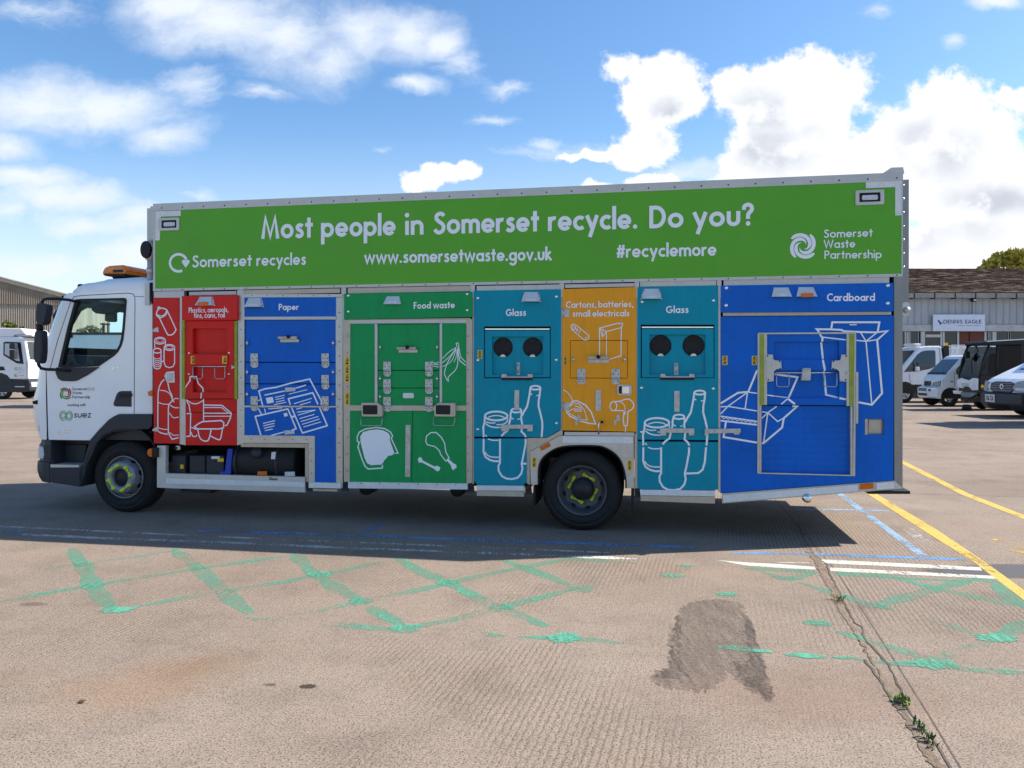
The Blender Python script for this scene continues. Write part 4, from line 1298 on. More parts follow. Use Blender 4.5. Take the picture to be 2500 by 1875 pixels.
# ---------------------------------------------------------------- rear wheel arch
arch_in = [(1312.5, 1183), (1312.8, 1150.7), (1316, 1131), (1327.4, 1113), (1350, 1097), (1374.6, 1089), (1410, 1086.4), (1452.7, 1087), (1474, 1090.4), (1498, 1103.5), (1514.6, 1121), (1524, 1144), (1529, 1168), (1530, 1192)]
plate('wheel_arch', [(1295.7, 1183), (1294, 1102.7), (1366.5, 1063.8), (1547, 1065.2), (1548, 1192)] + arch_in[::-1], -.002, .04, 'steel')
mb = MB()
sarc = [(p.x, p.y) for p in spline([(x, y, 0) for x, y in arch_in], 4)]
lo = PP([(x, y) for x, y in sarc], -.012)
hi = []
mc = P(1421, 1180, 0)
for p in lo:
    d = Vector((p.x - mc.x, 0, p.z - mc.z)).normalized()
    hi.append(p - d * .014)
for i in range(len(lo) - 1):
    mb.prism([lo[i], lo[i + 1], hi[i + 1], hi[i]], (0, .75, 0))
mb.build('arch_liner', 'rubber', truck)
plate('reflective_tape', [(1374, 1065.2), (1545.5, 1066.2), (1545.5, 1082), (1374, 1080.5)], -.005, .003, 'tape')
reflector([(1317, 1092), (1340, 1080), (1344.5, 1089), (1321.5, 1101)], 'amber', -.014)
sticker(1299, 1116.5, 1309.5, 1141, 2, -.0035); sticker(1531.6, 1124, 1543, 1148.5, 2, -.0035)
for xa, yb in ((1302, 1236), (1541, 1266)):
    mb = MB(); mb.prism(PP([(xa, 1186), (xa + 5, 1186), (xa + 4, yb), (xa - 1, yb)], .02), (0, .55, 0)); mb.build('mud_flap', 'rubber', truck)
for xa, ya in ((1282, 1185), (1549, 1194), (1141, 1181), (746, 1178), (833, 1177)):
    mb = MB(); mb.prism(PP([(xa, ya), (xa + 13, ya), (xa + 15, ya + 22), (xa, ya + 22)], .03), (0, .05, 0))
    mb.lathe([(.018, 0), (.018, .012), (.009, .012), (.009, 0)], P(xa + 8, ya + 10, .03), (0, -1, 0), 12)
    mb.build('corner_bracket', 'plastic', truck)

# ---------------------------------------------------------------- cartons (yellow)
hy = [(1392, 830.6), (1533, 830.6), (1532.5, 924), (1391.6, 923.5)]
yp = plate('compartment_panel', [(1373.4, 705.6), (1553, 701), (1553, 1054), (1373.4, 1050.6)], 0.0, .045, 'yellow', holes=(hy,))
mb = MB(); mb.prism(PP(hy, .046), (0, .004, 0)); mb.build('hatch_gap', 'gap', truck)
yh = plate('hatch_door', [(1393.2, 832), (1531.8, 832), (1531.3, 922.6), (1392.8, 922.2)], .001, .03, 'yellow')
a = Art()
a.text('Cartons, batteries,', 1381.7, 751.6, 1546, 749.6, 15.6, sw=.15)
a.text('small electricals', 1397.4, 773.4, 1536.6, 772, 15.6, sw=.15)
a.build('lettering', 'white_vinyl', yp)
a = Art()
ln(cK, [(150, 475), (275, 582), (305, 580), (325, 560), (320, 535), (195, 432)], 2, s=False); a.ell(*cK([(165, 448)])[0], 5.5, 7, 1.8)
a.ell(*cK([(165, 448)])[0], 2.6, 3.4, 1.2); ln(cK, [(188, 475), (217, 483)], 2); ln(cK, [(205, 463), (200, 495)], 2); ln(cK, [(215, 512), (235, 490), (238, 470)], 1.4); ln(cK, [(282, 570), (305, 548)], 1.4)
ln(cK, [(430, 580), (430, 460), (612, 412), (665, 410), (650, 455), (648, 580)], 2.4); ln(cK, [(430, 460), (500, 495), (650, 455)], 2); ln(cK, [(500, 495), (500, 580)], 1.8)
ln(cK, [(437, 468), (460, 548), (500, 495)], 2); ln(cK, [(465, 470), (460, 548)], 1.3); ln(cK, [(620, 418), (665, 410)], 2)
ln(cK, [(60, 1085), (100, 1105), (135, 1150), (160, 1195)], 1.8, s=True)
ln(cK, [(125, 1250), (155, 1200), (200, 1195), (290, 1240), (345, 1310), (390, 1430), (330, 1425), (230, 1400), (130, 1350), (95, 1310), (110, 1280)], 3)
ln(cK, [(130, 1255), (165, 1218), (220, 1225), (275, 1285), (305, 1392), (230, 1385), (120, 1320), (112, 1300), (175, 1275)], 1.8)
ln(cK, [(180, 1245), (235, 1265), (248, 1300), (180, 1300), (178, 1280), (228, 1282)], 2)
ln(cK, [(262, 1235), (285, 1235), (308, 1270)], 3)
a.ell(*cK([(570, 1250)])[0], 8.2, 11, 2.6); ln(cK, [(570, 1205), (640, 1200), (690, 1180), (730, 1180), (770, 1210), (778, 1250), (755, 1285), (718, 1305), (712, 1420), (705, 1450), (680, 1450), (670, 1400), (675, 1310)], 2.8)
ln(cK, [(570, 1295), (680, 1295)], 2.6); ln(cK, [(640, 1205), (680, 1240), (688, 1290)], 1.8, s=True); ln(cK, [(692, 1455), (692, 1510)], 2); ln(cK, [(684, 1300), (684, 1335)], 4)
a.build('line_drawing', 'white_vinyl', yp)
a = Art(-.0012); ln(cK, [(430, 588), (430, 745)], 2.4); ln(cK, [(500, 588), (500, 745)], 1.8); ln(cK, [(648, 588), (648, 740), (520, 778)], 2.4); a.build('line_drawing', 'white_vinyl', yh)
grip(1434.8, 870.5, 1487.4, 885.5, (1460.8, 871))
for x in (1419.5, 1503.5): hinge(x, 900.6, 938.5, 20)
for x in (1399.5, 1524.5): latch(x, 876, 15)
mb = MB(); mb.holed(ring3(rrect(1506.5, 938.8, 1542, 965, .02), -.012), [ring3(rrect(1511, 942.5, 1537, 961, .012), -.012)], (0, .014, 0)); o = mb.build('paddle_latch', 'galv', truck)
mb = MB(); mb.prism(ring3(rrect(1519, 943.5, 1536.5, 960.5, .006), -.008), (0, .009, 0)); mb.build('paddle', 'chrome', o)
mb = MB(); mb.prism(ring3(rrect(1511, 942.5, 1518, 961, .004), -.001), (0, .002, 0)); mb.build('latch_cup', 'dark', o)
mb = MB(); mb.prism(ring3(rrect(1454.2, 952.3, 1467.8, 1003, .006), -.008), (0, .009, 0)); mb.build('strap_plate', 'galv', truck)
for y in (755, 983): 
    mb = MB(); mb.prism(PP([(1371, y), (1390, y), (1390, y + 19), (1371, y + 19)], -.007), (0, .008, 0)); mb.tube([P(1375.5, y, -.01), P(1375.5, y + 19, -.01)], .008, 8)
    mb.build('hinge', 'galv', truck)
for x in (1413, 1508):
    mb = MB(); mb.prism(PP([(x - 3, 1012), (x + 5, 1012), (x + 5, 1027), (x - 3, 1027)], -.006), (0, .007, 0)); mb.prism(PP([(x - 10, 1025), (x + 5, 1025), (x + 5, 1028), (x - 10, 1028)], -.009), (0, .004, 0)); mb.prism(PP([(x - 9, 1028.5), (x - 3, 1028.5), (x - 3, 1038), (x - 9, 1038)], -.006), (0, .007, 0))
    mb.build('hinge', 'galv', truck)
mb = MB(); mb.tube(PP([(1461.5, 1060), (1461.5, 1040), (1462.5, 1032), (1471, 1030.5)], -.03), .008, 8); o = mb.build('drop_handle', 'chrome', truck)
mb = MB(); mb.tube(PP([(1466, 1030.8), (1473, 1030.4)], -.03), .012, 8); mb.build('grip_end', 'dark', o)
sticker(1375.5, 871, 1385, 891.5, 2, -.0015)

# ---------------------------------------------------------------- cardboard (blue)
cbH = plate('compartment_header', [(1760, 697), (2181.6, 690.3), (2181.6, 760), (1760, 763)], -.010, .05, 'blue', bevel=.004)
plate('frame_rail', [(1765, 763.6), (2176, 761), (2176, 768.5), (1765, 771.5)], .012, .03, 'warm_steel')
hole_c = [(1850.7, 814), (2089.6, 812.4), (2087, 1161), (1849.6, 1154.8)]
cb = plate('compartment_panel', [(1759.6, 773.4), (2181.8, 770), (2181.4, 1172.5), (1759.6, 1204)], 0.0, .045, 'blue', holes=(hole_c, [(2112, 1023), (2159, 1023), (2159, 1061), (2112, 1061)]))
a = Art(-.0125); a.text('Cardboard', 2019, 735.4, 2136, 734.6, 19, sw=.165); a.build('lettering', 'white_vinyl', cbH)
hood(1879, 699, 1934.6, 725.5); hood(1939, 698, 1996, 725, amber=True)
screws('bolt', cM([(152, 106), (150, 302), (1968, 78), (1966, 278)]), r=.017).location = (0, -.010, 0)
# shutter well
sh = MB()
zz0, zz1 = P(1967, 1157, .05).z, P(1967, 991, .05).z
ua, ub = P(1859, 1070, .05).x, P(2077, 1070, .05).x
n = 10
prof = []
for i in range(n):
    za = zz1 + (zz0 - zz1) * i / n; zb = zz1 + (zz0 - zz1) * (i + 1) / n
    hgt = za - zb
    prof += [(.046, za), (.0445, za - hgt * .3), (.0440, za - hgt * .6), (.0445, za - hgt * .85)]
prof.append((.046, zz0))
sh.faces([(u, w, z) for (w, z) in prof for u in (ua, ub)], [(2 * i, 2 * i + 1, 2 * i + 3, 2 * i + 2) for i in range(len(prof) - 1)])
sh.build('roller_shutter', 'blue', truck)
hA = [(1889.7, 834), (2048.6, 834), (2048.6, 878.6), (1889.7, 878.6)]
hB = [(1889.7, 904.6), (2048.6, 904.6), (2048.6, 972), (1889.7, 972)]
sd = plate('sliding_door', [(1873, 816), (2066.4, 815.2), (2066.4, 989.5), (1873, 988)], .006, .03, 'blue', holes=(hA, hB))
mb = MB(); mb.prism(PP([(1880, 825), (2058, 825), (2058, 985), (1880, 985)], .037), (0, .006, 0)); hb = mb.build('hatch_board', 'blue', truck)
mb = MB(); mb.prism(PP([(1850.7, 812.5), (2089.6, 810.8), (2089.6, 815), (1850.7, 816)], -.01), (0, .03, 0)); mb.build('well_trim', 'steel', truck)
mb = MB(); mb.prism(PP([(1849, 1153.5), (2087.5, 1160), (2087.5, 1162.5), (1849, 1156.3)], -.006), (0, .05, 0)); mb.build('well_trim', 'steel', truck)
for q in ([(1849.8, 815), (1854.6, 815), (1854.6, 1154.5), (1849, 1154.3)], [(2086, 815), (2090.4, 815), (2087.8, 1160.5), (2082, 1160.3)], [(1855, 989.5), (1859, 989.5), (1859, 1154), (1855, 1154)], [(2076.5, 991.5), (2081.5, 991.5), (2081.5, 1160), (2076.5, 1160)],
          [(1865.6, 816), (1872.6, 816), (1872.6, 988.6), (1865.6, 988.6)], [(2066.8, 815), (2073.6, 815), (2073.6, 991), (2066.8, 991)]):
    plate('door_track', q, -.012, .055, 'steel')
for q in ([(1855, 815.5), (1865.2, 815.5), (1865.2, 989), (1855, 989)], [(2074, 815), (2085.5, 815), (2083.5, 991), (2074, 991)]):
    plate('edge_strip', q, -.018, .05, 'lime_strip')
for pts in (cM([(600, 855), (675, 855), (682, 905), (700, 922), (770, 925), (775, 1018), (720, 1018), (690, 1045), (685, 1155), (610, 1160)]),
            cM([(1520, 855), (1448, 857), (1440, 905), (1425, 922), (1342, 925), (1337, 1018), (1395, 1018), (1424, 1045), (1430, 1155), (1515, 1160)])):
    mb = MB(); mb.prism(PP(pts, -.020), (0, .010, 0)); mb.mi = 1
    for p in (pts[0], pts[4], pts[5], pts[-1]):
        xm = sum(k[0] for k in pts) / len(pts); ym = sum(k[1] for k in pts) / len(pts)
        mb.lathe([(0.0001, .004), (.006, .003), (.008, 0)], P(p[0] + (xm - p[0]) * .2, p[1] + (ym - p[1]) * .12, -.02), (0, -1, 0), 8)
    mb.build('door_bracket', ['steel', 'dark'], truck)
mb = MB(); mb.tube([P(1893, 910, -.005), P(2046, 910, -.005)], .006, 8); mb.build('rail_bar', 'chrome', truck)
mb = MB(); mb.prism(PP([(1960, 898), (1979, 898), (1980, 917), (1978.5, 929), (1957, 929), (1958, 917)], -.05), (0, .05, 0)); o = mb.build('lock_block', 'galv', truck, bevel=.004)
for xx in (1964, 1974):
    mb = MB(); mb.lathe([(0.0001, .006), (.009, .006), (.009, 0)], P(xx, 902, -.05), (0, -1, 0), 8); mb.build('bolt_head', 'steel', o)
for xa, xb in ((1896, 1926.5), (2012, 2043)):
    wire([(xa, 911), (xa, 940), (xa + 3, 944), (xb - 3, 944), (xb, 940), (xb, 911)], -.025)
mb = MB(); mb.prism(PP(cM([(1612, 1050), (1640, 1055), (1637, 1630), (1610, 1632)]), -.02), (0, .02, 0)); mb.build('side_rail', 'steel', truck)
mb = MB(); mb.prism(PP([(2110, 1021), (2161, 1021), (2161, 1063), (2110, 1063)], .046), (0, .004, 0)); mb.prism(PP([(2121, 1024.5), (2152, 1024.5), (2151, 1057), (2120, 1057)], .03), (0, .016, 0)); mb.prism(PP([(2111.5, 1023), (2118.5, 1023), (2118.5, 1061), (2111.5, 1061)], .002), (0, .045, 0)); mb.build('recessed_box', 'warm_steel', truck)
plate('pointer', [(2066, 906), (2078.5, 912), (2066, 915)], -.03, .008, 'galv')
sticker(1763.5, 869, 1776, 891, 2, -.0015); sticker(1835.5, 869, 1848, 891, 2, -.0015)
# bottom rail
plate('skirt_rail', [(1763.5, 1205), (2183.8, 1173.5), (2203.5, 1190.8), (2203.5, 1192.8), (1763.5, 1229)], .004, .04, 'steel')
plate('reflective_tape', [(1764.5, 1209), (2094, 1183.5), (2094, 1199), (1766, 1226)], -.004, .008, 'tape')
plate('reflective_tape', [(2140, 1179.5), (2183, 1176.2), (2183, 1192), (2140, 1195.5)], -.004, .008, 'tape')
reflector([(2100, 1182), (2132.5, 1179.5), (2133, 1193), (2100.5, 1195.5)], 'amber', -.008)
mb = MB(); mb.lathe([(0.0001, .06), (.03, .058), (.042, .045), (.042, 0), (.025, -.02), (.025, -.25)], P(1969, 1214.5, .03), (0, -1, 0), 18); mb.build('sensor_cap', 'chrome', truck)
mb = MB(); mb.prism([P(2120, 1199, .10), P(2222, 1199, .10), P(2222, 1206, .10), P(2120, 1206, .10)], (0, 1.9, 0)); mb.build('tail_bar', 'dark', truck)
# line drawings of a carrier bag and a box
def bagbox(a, part):
    W = 4.6
    if part == 'panel':
        ln(cM, [(1332, 578), (1345, 492), (1875, 492), (1855, 602)], W, art=a); ln(cM, [(1540, 520), (1620, 520)], 2.4, art=a)
        ln(cM, [(1200, 606), (1170, 570), (1320, 572), (1450, 578), (1470, 592), (1660, 602), (1840, 606), (1965, 590), (1850, 690), (1905, 1290), (1790, 1420), (1640, 1392)], W, art=a)
        ln(cM, [(1615, 695), (1725, 706), (1850, 688)], 3, art=a); ln(cM, [(1660, 602), (1725, 706), (1842, 612)], 3, art=a); ln(cM, [(1725, 706), (1790, 1415)], 3, art=a)
        ln(cM, [(500, 1032), (400, 1275), (285, 1285), (90, 1405)], W, art=a)
        ln(cM, [(400, 1278), (500, 1292)], 3, art=a)
        ln(cN, [(380, 90), (170, 240), (90, 325)], 3, art=a); ln(cN, [(88, 246), (170, 240), (500, 292)], 3, art=a); ln(cN, [(390, 90), (365, 268)], 3, art=a)
        ln(cN, [(88, 350), (500, 408)], 3, art=a); ln(cN, [(88, 400), (500, 448)], 4, art=a); ln(cN, [(150, 405), (122, 585), (500, 648)], W, art=a)
        zz = [(100 + i * 25, 365 + i * 3.4 + (12 if i % 2 else -6)) for i in range(17)]
        ln(cN, zz, 1.6, art=a)
    elif part == 'door':
        ln(cM, [(1238, 660), (1500, 690)], 3, art=a); ln(cM, [(1205, 626), (1235, 670), (1232, 708)], W, art=a)
        ln(cM, [(1240, 918), (1262, 1035)], W, art=a)
        ln(cM, [(610, 1310), (690, 1322)], 3, art=a); ln(cM, [(1425, 1345), (1500, 1360)], W, art=a)
        ln(cM, [(845, 1352), (885, 1382), (925, 1412)], W, art=a); ln(cM, [(840, 1355), (770, 1415)], 3, art=a)
    elif part == 'board':
        ln(cM, [(1220, 716), (1240, 910)], W, art=a); ln(cM, [(1250, 1040), (1275, 1308), (1415, 1342)], W, art=a)
        ln(cM, [(695, 1076), (955, 1110), (855, 1340)], W, art=a); ln(cM, [(690, 1322), (855, 1342)], 3, art=a)
    else:
        ln(cN, [(895, 238), (950, 240), (800, 372), (780, 478), (570, 655), (552, 652)], W, art=a); ln(cN, [(720, 240), (620, 310), (552, 375)], 3, art=a)
        ln(cN, [(800, 372), (730, 410), (620, 310), (552, 300)], 3, art=a); ln(cN, [(620, 310), (572, 650)], 3, art=a)
a = Art(); bagbox(a, 'panel'); a.build('line_drawing', 'white_vinyl', cb)
a = Art(.0038); bagbox(a, 'door'); a.build('line_drawing', 'white_vinyl', sd)
a = Art(.0345); bagbox(a, 'board'); a.build('line_drawing', 'white_vinyl', hb)
a = Art(.040); bagbox(a, 'shutter'); a.build('line_drawing', 'white_vinyl', bpy.data.objects['roller_shutter'])
# ---------------------------------------------------------------- wheels
def tyre_mesh(name, c, r, wid, parent, tread=True):
    mb = MB()
    prof = [(r * .60, -wid * .02), (r * .62, .0), (r * .66, .006), (r * .67, .011), (r * .70, .012), (r * .705, .015), (r * .80, .017), (r * .805, .014), (r * .86, .013), (r * .865, .016), (r * .89, .013), (r * .895, .008), (r * .92, .006), (r * .965, -.012), (r * .985, -.03), (r, -.05), (r, -wid + .05), (r * .965, -wid + .012), (r * .82, -wid - .012), (r * .60, -wid + .0)]
    mb.lathe(prof, c, (0, -1, 0), 64)
    if tread:
        for k in range(64):
            t = 2 * math.pi * (k + .5) / 64
            ct, st = math.cos(t), math.sin(t)
            ra, rb = r * .955, r * 1.004
            dt = .020
            q = []
            for (rad, d) in ((ra, -.012), (rb, -.034), (rb, -wid + .034), (ra, -wid + .012)):
                q.append((rad, d))
            def pt(rad, d, tt): return (c[0] + rad * math.cos(tt), c[1] - d, c[2] + rad * math.sin(tt))
            v = [pt(rad, d, t - dt) for rad, d in q] + [pt(rad, d, t + dt) for rad, d in q]
            mb.faces(v, [(0, 1, 5, 4), (1, 2, 6, 5), (2, 3, 7, 6), (0, 3, 2, 1)[::-1], (4, 5, 6, 7)[::-1]])
    return mb.build(name, 'rubber', parent)

def disc_ring(mb, c, d, r, nseg, fn):
    for k in range(nseg):
        fn(2 * math.pi * k / nseg)

def nut_tags(c, d, rb, wheel, phase):
    for k in range(4):
        mb = MB()
        t0 = R(phase + 90 * k); t1 = R(phase + 90 * k + 45)
        for t in (t0, t1):
            q = (c[0] + rb * math.cos(t), c[1] - d, c[2] + rb * math.sin(t))
            mb.lathe([(0.0001, .032), (.010, .032), (.0165, .023), (.0205, 0)], q, (0, -1, 0), 10)
        a_ = Vector((c[0] + rb * math.cos(t0), c[1] - d - .012, c[2] + rb * math.sin(t0)))
        b_ = Vector((c[0] + rb * math.cos(t1), c[1] - d - .012, c[2] + rb * math.sin(t1)))
        m_ = (a_ + b_) / 2
        dr = (b_ - a_).normalized(); nn = Vector((-dr.z, 0, dr.x))
        for e, s in ((a_, 1), (b_, -1)):
            mb.prism([e + nn * .017, m_ + nn * .003, m_ - nn * .003, e - nn * .017], (0, .006, 0))
        mb.build('nut_indicator', 'lime', wheel)

def rear_wheel(name, c, flip=False):
    w = bpy.data.objects.new(name, None); COL.objects.link(w); w.parent = truck
    r = c[2]
    tyre_mesh('tyre', c, r, .235, w)
    c2 = (c[0], c[1] + .29, c[2])
    tyre_mesh('tyre', c2, r, .235, w, False)
    mb = MB()
    mb.lathe([(r * .60, -.02), (r * .622, .006), (r * .60, .010), (r * .575, -.005), (r * .565, -.03), (r * .545, -.05), (r * .53, -.11), (r * .46, -.135), (r * .42, -.135), (.10, -.135)], c, (0, -1, 0), 56)
    for k in range(8):
        t = 2 * math.pi * (k + .3) / 8
        for s in range(1):
            pass
    rim = mb.build('rim', 'rim_rear', w)
    mb = MB()
    for k in range(8):
        t0 = 2 * math.pi * (k + .35) / 8
        ring = []
        for i in range(12):
            aa = 2 * math.pi * i / 12
            rad = r * .482 + .013 * math.sin(aa); tt = t0 + .14 * math.cos(aa)
            dd = -.135 + (rad - r * .46) / (r * .07) * .025 if rad > r * .46 else -.135
            ring.append((c[0] + rad * math.cos(tt), c[1] - dd - .004, c[2] + rad * math.sin(tt)))
        mb.prism(ring, (0, .002, 0))
    mb.build('vent_slot', 'gap', w)
    mb = MB()
    mb.lathe([(0.0001, -.035), (.07, -.037), (.075, -.045), (.095, -.05), (.107, -.07), (.108, -.14)], c, (0, -1, 0), 36)
    mb.build('hub', 'rim_dark', w)
    nut_tags(c, -.132, .1375, w, 40)
    return w

def front_wheel(name, c):
    w = bpy.data.objects.new(name, None); COL.objects.link(w); w.parent = truck
    r = c[2]
    tyre_mesh('tyre', c, r, .235, w)
    mb = MB()
    mb.lathe([(r * .585, -.02), (r * .60, .008), (r * .578, .012), (r * .56, -.004), (r * .55, -.05), (r * .53, -.07), (r * .50, -.06), (r * .455, .05), (r * .43, .072), (.100, .078), (.096, .06), (.094, .03)], c, (0, -1, 0), 56)
    mb.build('rim', 'rim', w)
    mb = MB()
    for k in range(8):
        t0 = 2 * math.pi * (k + .35) / 8
        ring = []
        for i in range(12):
            aa = 2 * math.pi * i / 12
            f = .35 + .26 * math.sin(aa)
            rad = r * (.455 + .045 * (1 - f)) + .002; dd = -.06 + .11 * f
            tt = t0 + .15 * math.cos(aa)
            ring.append((c[0] + rad * math.cos(tt), c[1] - dd, c[2] + rad * math.sin(tt)))
        mb.prism(ring, (0, -.002, 0))
    mb.build('vent_slot', 'gap', w)
    mb = MB()
    mb.lathe([(0.0001, .05), (.06, .05), (.066, .044), (.08, .042), (.094, .032), (.094, 0)], c, (0, -1, 0), 36)
    mb.build('hub', 'rim_dark', w)
    nut_tags(c, .072, .1375, w, 12)
    return w

cw = P(1420.5, 1199, .05); rwz = .394
rear_wheel('wheel', (cw.x, .045, rwz))
fw = P(306, 1170, .10); 
front_wheel('wheel', (fw.x, .085, .390))
# wheels of the far side
for nm, x in (('wheel', cw.x), ('wheel', fw.x)):
    w = bpy.data.objects.new(nm, None); COL.objects.link(w); w.parent = truck
    tyre_mesh('tyre', (x, WD - .30, .392), .392, .24, w, False)
    mb = MB(); mb.lathe([(.24, 0), (.22, -.06), (.0001, -.06)], (x, WD - .30, .392), (0, -1, 0), 32); mb.build('rim', 'rim', w)

# ---------------------------------------------------------------- chassis
mb = MB()
xf, xr = P(150, 1100).x, P(1990, 1150).x
for w in (.78, 1.52):
    mb.box((xf, w, .62), (xr, w + .08, .86))
for x in (fw.x, cw.x):
    mb.box((x - .08, .35, .33), (x + .08, WD - .35, .47))
    mb.lathe([(0.0001, 0), (.19, .03), (.2, .15), (.19, .27), (0.0001, .3)], (x, WD / 2 - .15, .42), (0, 1, 0), 16)
for x in (.8, 1.9, 2.9, 4.0, 5.2, 6.3):
    mb.box((x, .86, .66), (x + .06, 1.52, .82))
mb.build('chassis', 'dark', truck)
mb = MB(); mb.prism(PP([(440, 1195), (515, 1196), (512, 1205), (445, 1203)], .3), (0, .5, 0)); mb.build('under_tray', 'plastic', truck)
for x, y in ((892, 1198), (1115, 1202)):
    mb = MB(); mb.lathe([(.0001, .0), (.07, 0), (.075, .02), (.075, .2), (.0001, .2)], P(x, y - 6, .12), (0, 1, 0), 18); mb.build('air_tank', 'dark', truck)

# ---------------------------------------------------------------- cab
CW = 0.06            # plane of the cab side
CD = 2.30            # cab far side plane offset
cab = truck
def PC(pts, w=CW): return PP(pts, w)
win = [(183, 731), (200, 729.6), (303, 727.2), (307.5, 729), (309, 734), (307, 760), (304, 800), (300.5, 829), (296, 845), (288, 859), (279, 868.5), (241, 894.5), (160, 896.8), (141.5, 896.5), (147, 872), (164, 800), (178, 749)]
side = [(177.5, 715), (200, 712.5), (330, 708), (372, 707), (372, 1011), (289, 1011), (265, 1025), (241, 1049.5), (219, 1075), (118.5, 1073.5), (113.5, 904), (117, 862), (136, 800), (155, 746), (168, 722)]
mb = MB()
mb.holed(PC(side), [PC(win)], (0, .05, 0))
o = mb.build('side_panel', 'cab_white', cab)
# the opposite side, same outline mirrored across the cab
mb = MB()
mb.holed([Vector((p.x, CD, p.z)) for p in PC(side)], [[Vector((p.x, CD, p.z)) for p in PC(win)]], (0, .05, 0))
mb.build('side_panel', 'cab_white', cab)
# door seams
a = Art(CW - .0015)
a.line([(181, 900), (113.8, 903)], 1.0) if False else None
a.line([(125, 905), (121, 985), (120, 1066)], 1.0) if False else None
a.line([(327.5, 1010), (328, 900), (329.5, 740), (329, 725), (325, 718), (313, 715.5), (200, 721.5), (181, 724), (172, 738), (141, 830), (122.5, 900)], 1.5, smooth=False)
a.build('door_seam', 'gap', cab)
a = Art(CW - .0015); a.line([(112.6, 906), (113, 985), (116, 1060), (118.5, 1073)], 1.5); a.build('door_seam', 'gap', cab)
a = Art(CW - .0015); a.line([(330, 723.5), (352, 724.5)], 1.1); a.build('door_seam', 'gap', cab)
# black window rubber
winin = []
mcx = sum(p[0] for p in win) / len(win); mcy = sum(p[1] for p in win) / len(win)
wi = [(191, 735.5), (205, 734), (298, 732), (302.5, 733.5), (303.5, 738), (301.5, 760), (298.5, 800), (295, 827), (291, 842), (284, 854.5), (275.5, 862.5), (238, 889), (162, 891.5), (150.5, 891), (154, 875), (171, 801), (184, 752)]
mb = MB(); mb.holed(PC(win, CW - .006), [PC(wi, CW - .006)], (0, .04, 0)); wr = mb.build('window_rubber', 'dark', cab)
mb = MB(); mb.prism(PC(wi, CW + .022), (0, .004, 0)); mb.build('pane', 'glass', wr)
mb = MB(); mb.prism([Vector((p.x, CD + .02, p.z)) for p in PC(wi)], (0, .004, 0)); mb.build('pane', 'glass', cab)
# black trim below the window
mb = MB(); mb.prism(PC([(136, 897), (241, 896), (212, 915.5), (186, 929.5), (177, 931), (150, 930), (141, 925), (137, 916), (134.5, 909)], CW - .02), (0, .02, 0)); mb.build('mirror_base', 'plastic', cab, bevel=.006)
# handle pocket
mb = MB(); mb.prism(PC([(284.5, 963), (287.5, 958.5), (292, 955.5), (298, 954.6), (320.8, 954.5), (320.8, 993), (284, 992.3), (279, 991), (277, 988), (277.3, 984)], CW - .004), (0, .004, 0)); ho = mb.build('door_handle', 'plastic', cab)
mb = MB(); mb.prism(PC([(292, 962), (320.5, 961), (320.5, 968), (290, 970)], CW - .022), (0, .018, 0)); mb.build('grip', 'dark', ho, bevel=.005)
# ---- front skin, corner and windscreen
rows = [(113.5, 1073.5, 101, 0), (114, 1050, 86.5, 0), (112.8, 1002, 78.5, 0), (112.6, 971, 79.5, 0), (113, 948, 88.5, 0), (113.5, 921, 92.5, 0), (113.5, 904, 95.5, 0), (117, 868, 103, 0),
        (122, 846, 113, 1), (136, 800, 128.5, 1), (155, 746, 147.5, 1), (168, 722, 160, 1), (177.5, 715, 170, 0)]
colw = [0.0, .012, .04, .09, .16, .26, .55, None, .55, .26, .16, .09, .04, .012, 0.0]
colf = [0.0, .30, .58, .80, .92, .97, 1.0, 1.02, 1.0, .97, .92, .80, .58, .30, 0.0]
grid = []
for (xs, y, xf_, g) in rows:
    us = P(xs, y, CW).x; z = P(xs, y, CW).z
    uf = P(xf_, y, CW + .14).x
    d = us - uf
    r_ = []
    for k, (w, f) in enumerate(zip(colw, colf)):
        ww = (CW + CD + .05) / 2 if w is None else (CW + w if k < 7 else CD + .05 - w)
        r_.append(Vector((us - d * f, ww, z)))
    grid.append(r_)
mbw, mbg, mbh = MB(), MB(), MB()
for i in range(len(rows) - 1):
    for k in range(len(colw) - 1):
        g = rows[i][3] and rows[i + 1][3] and 3 <= k <= 10
        g2 = rows[i][2] and 3 <= k <= 10 and ((rows[i][3] == 0 and rows[i + 1][3] == 1) or (rows[i][3] == 1 and rows[i + 1][3] == 0))
        q = [grid[i][k], grid[i][k + 1], grid[i + 1][k + 1], grid[i + 1][k]]
        (mbg if g else (mbh if g2 and i < 9 else mbw)).face(q)
mbw.build('front_panel', 'cab_white', cab, smooth=True)
mbg.build('windscreen', 'glass', cab, smooth=True)
mbh.build('wiper_panel', 'plastic', cab, smooth=True)
# grille slats at the corner
mb = MB()
for (y0, y1) in ((968, 984), (988, 1010), (1014, 1034), (1038, 1052)):
    p = PP([(94, y0), (101, y0), (101, y1), (95, y1)], CW + .025)
    mb.prism([q + Vector((0, 0, 0)) for q in p], (0, .012, 0))
mb.build('air_slot', 'plastic', cab)
mb = MB(); mb.prism(PP([(79, 980), (91, 976.5), (91, 987.5), (80, 986)], CW + .02), (0, .02, 0)); mb.build('corner_vent', 'gap', cab)
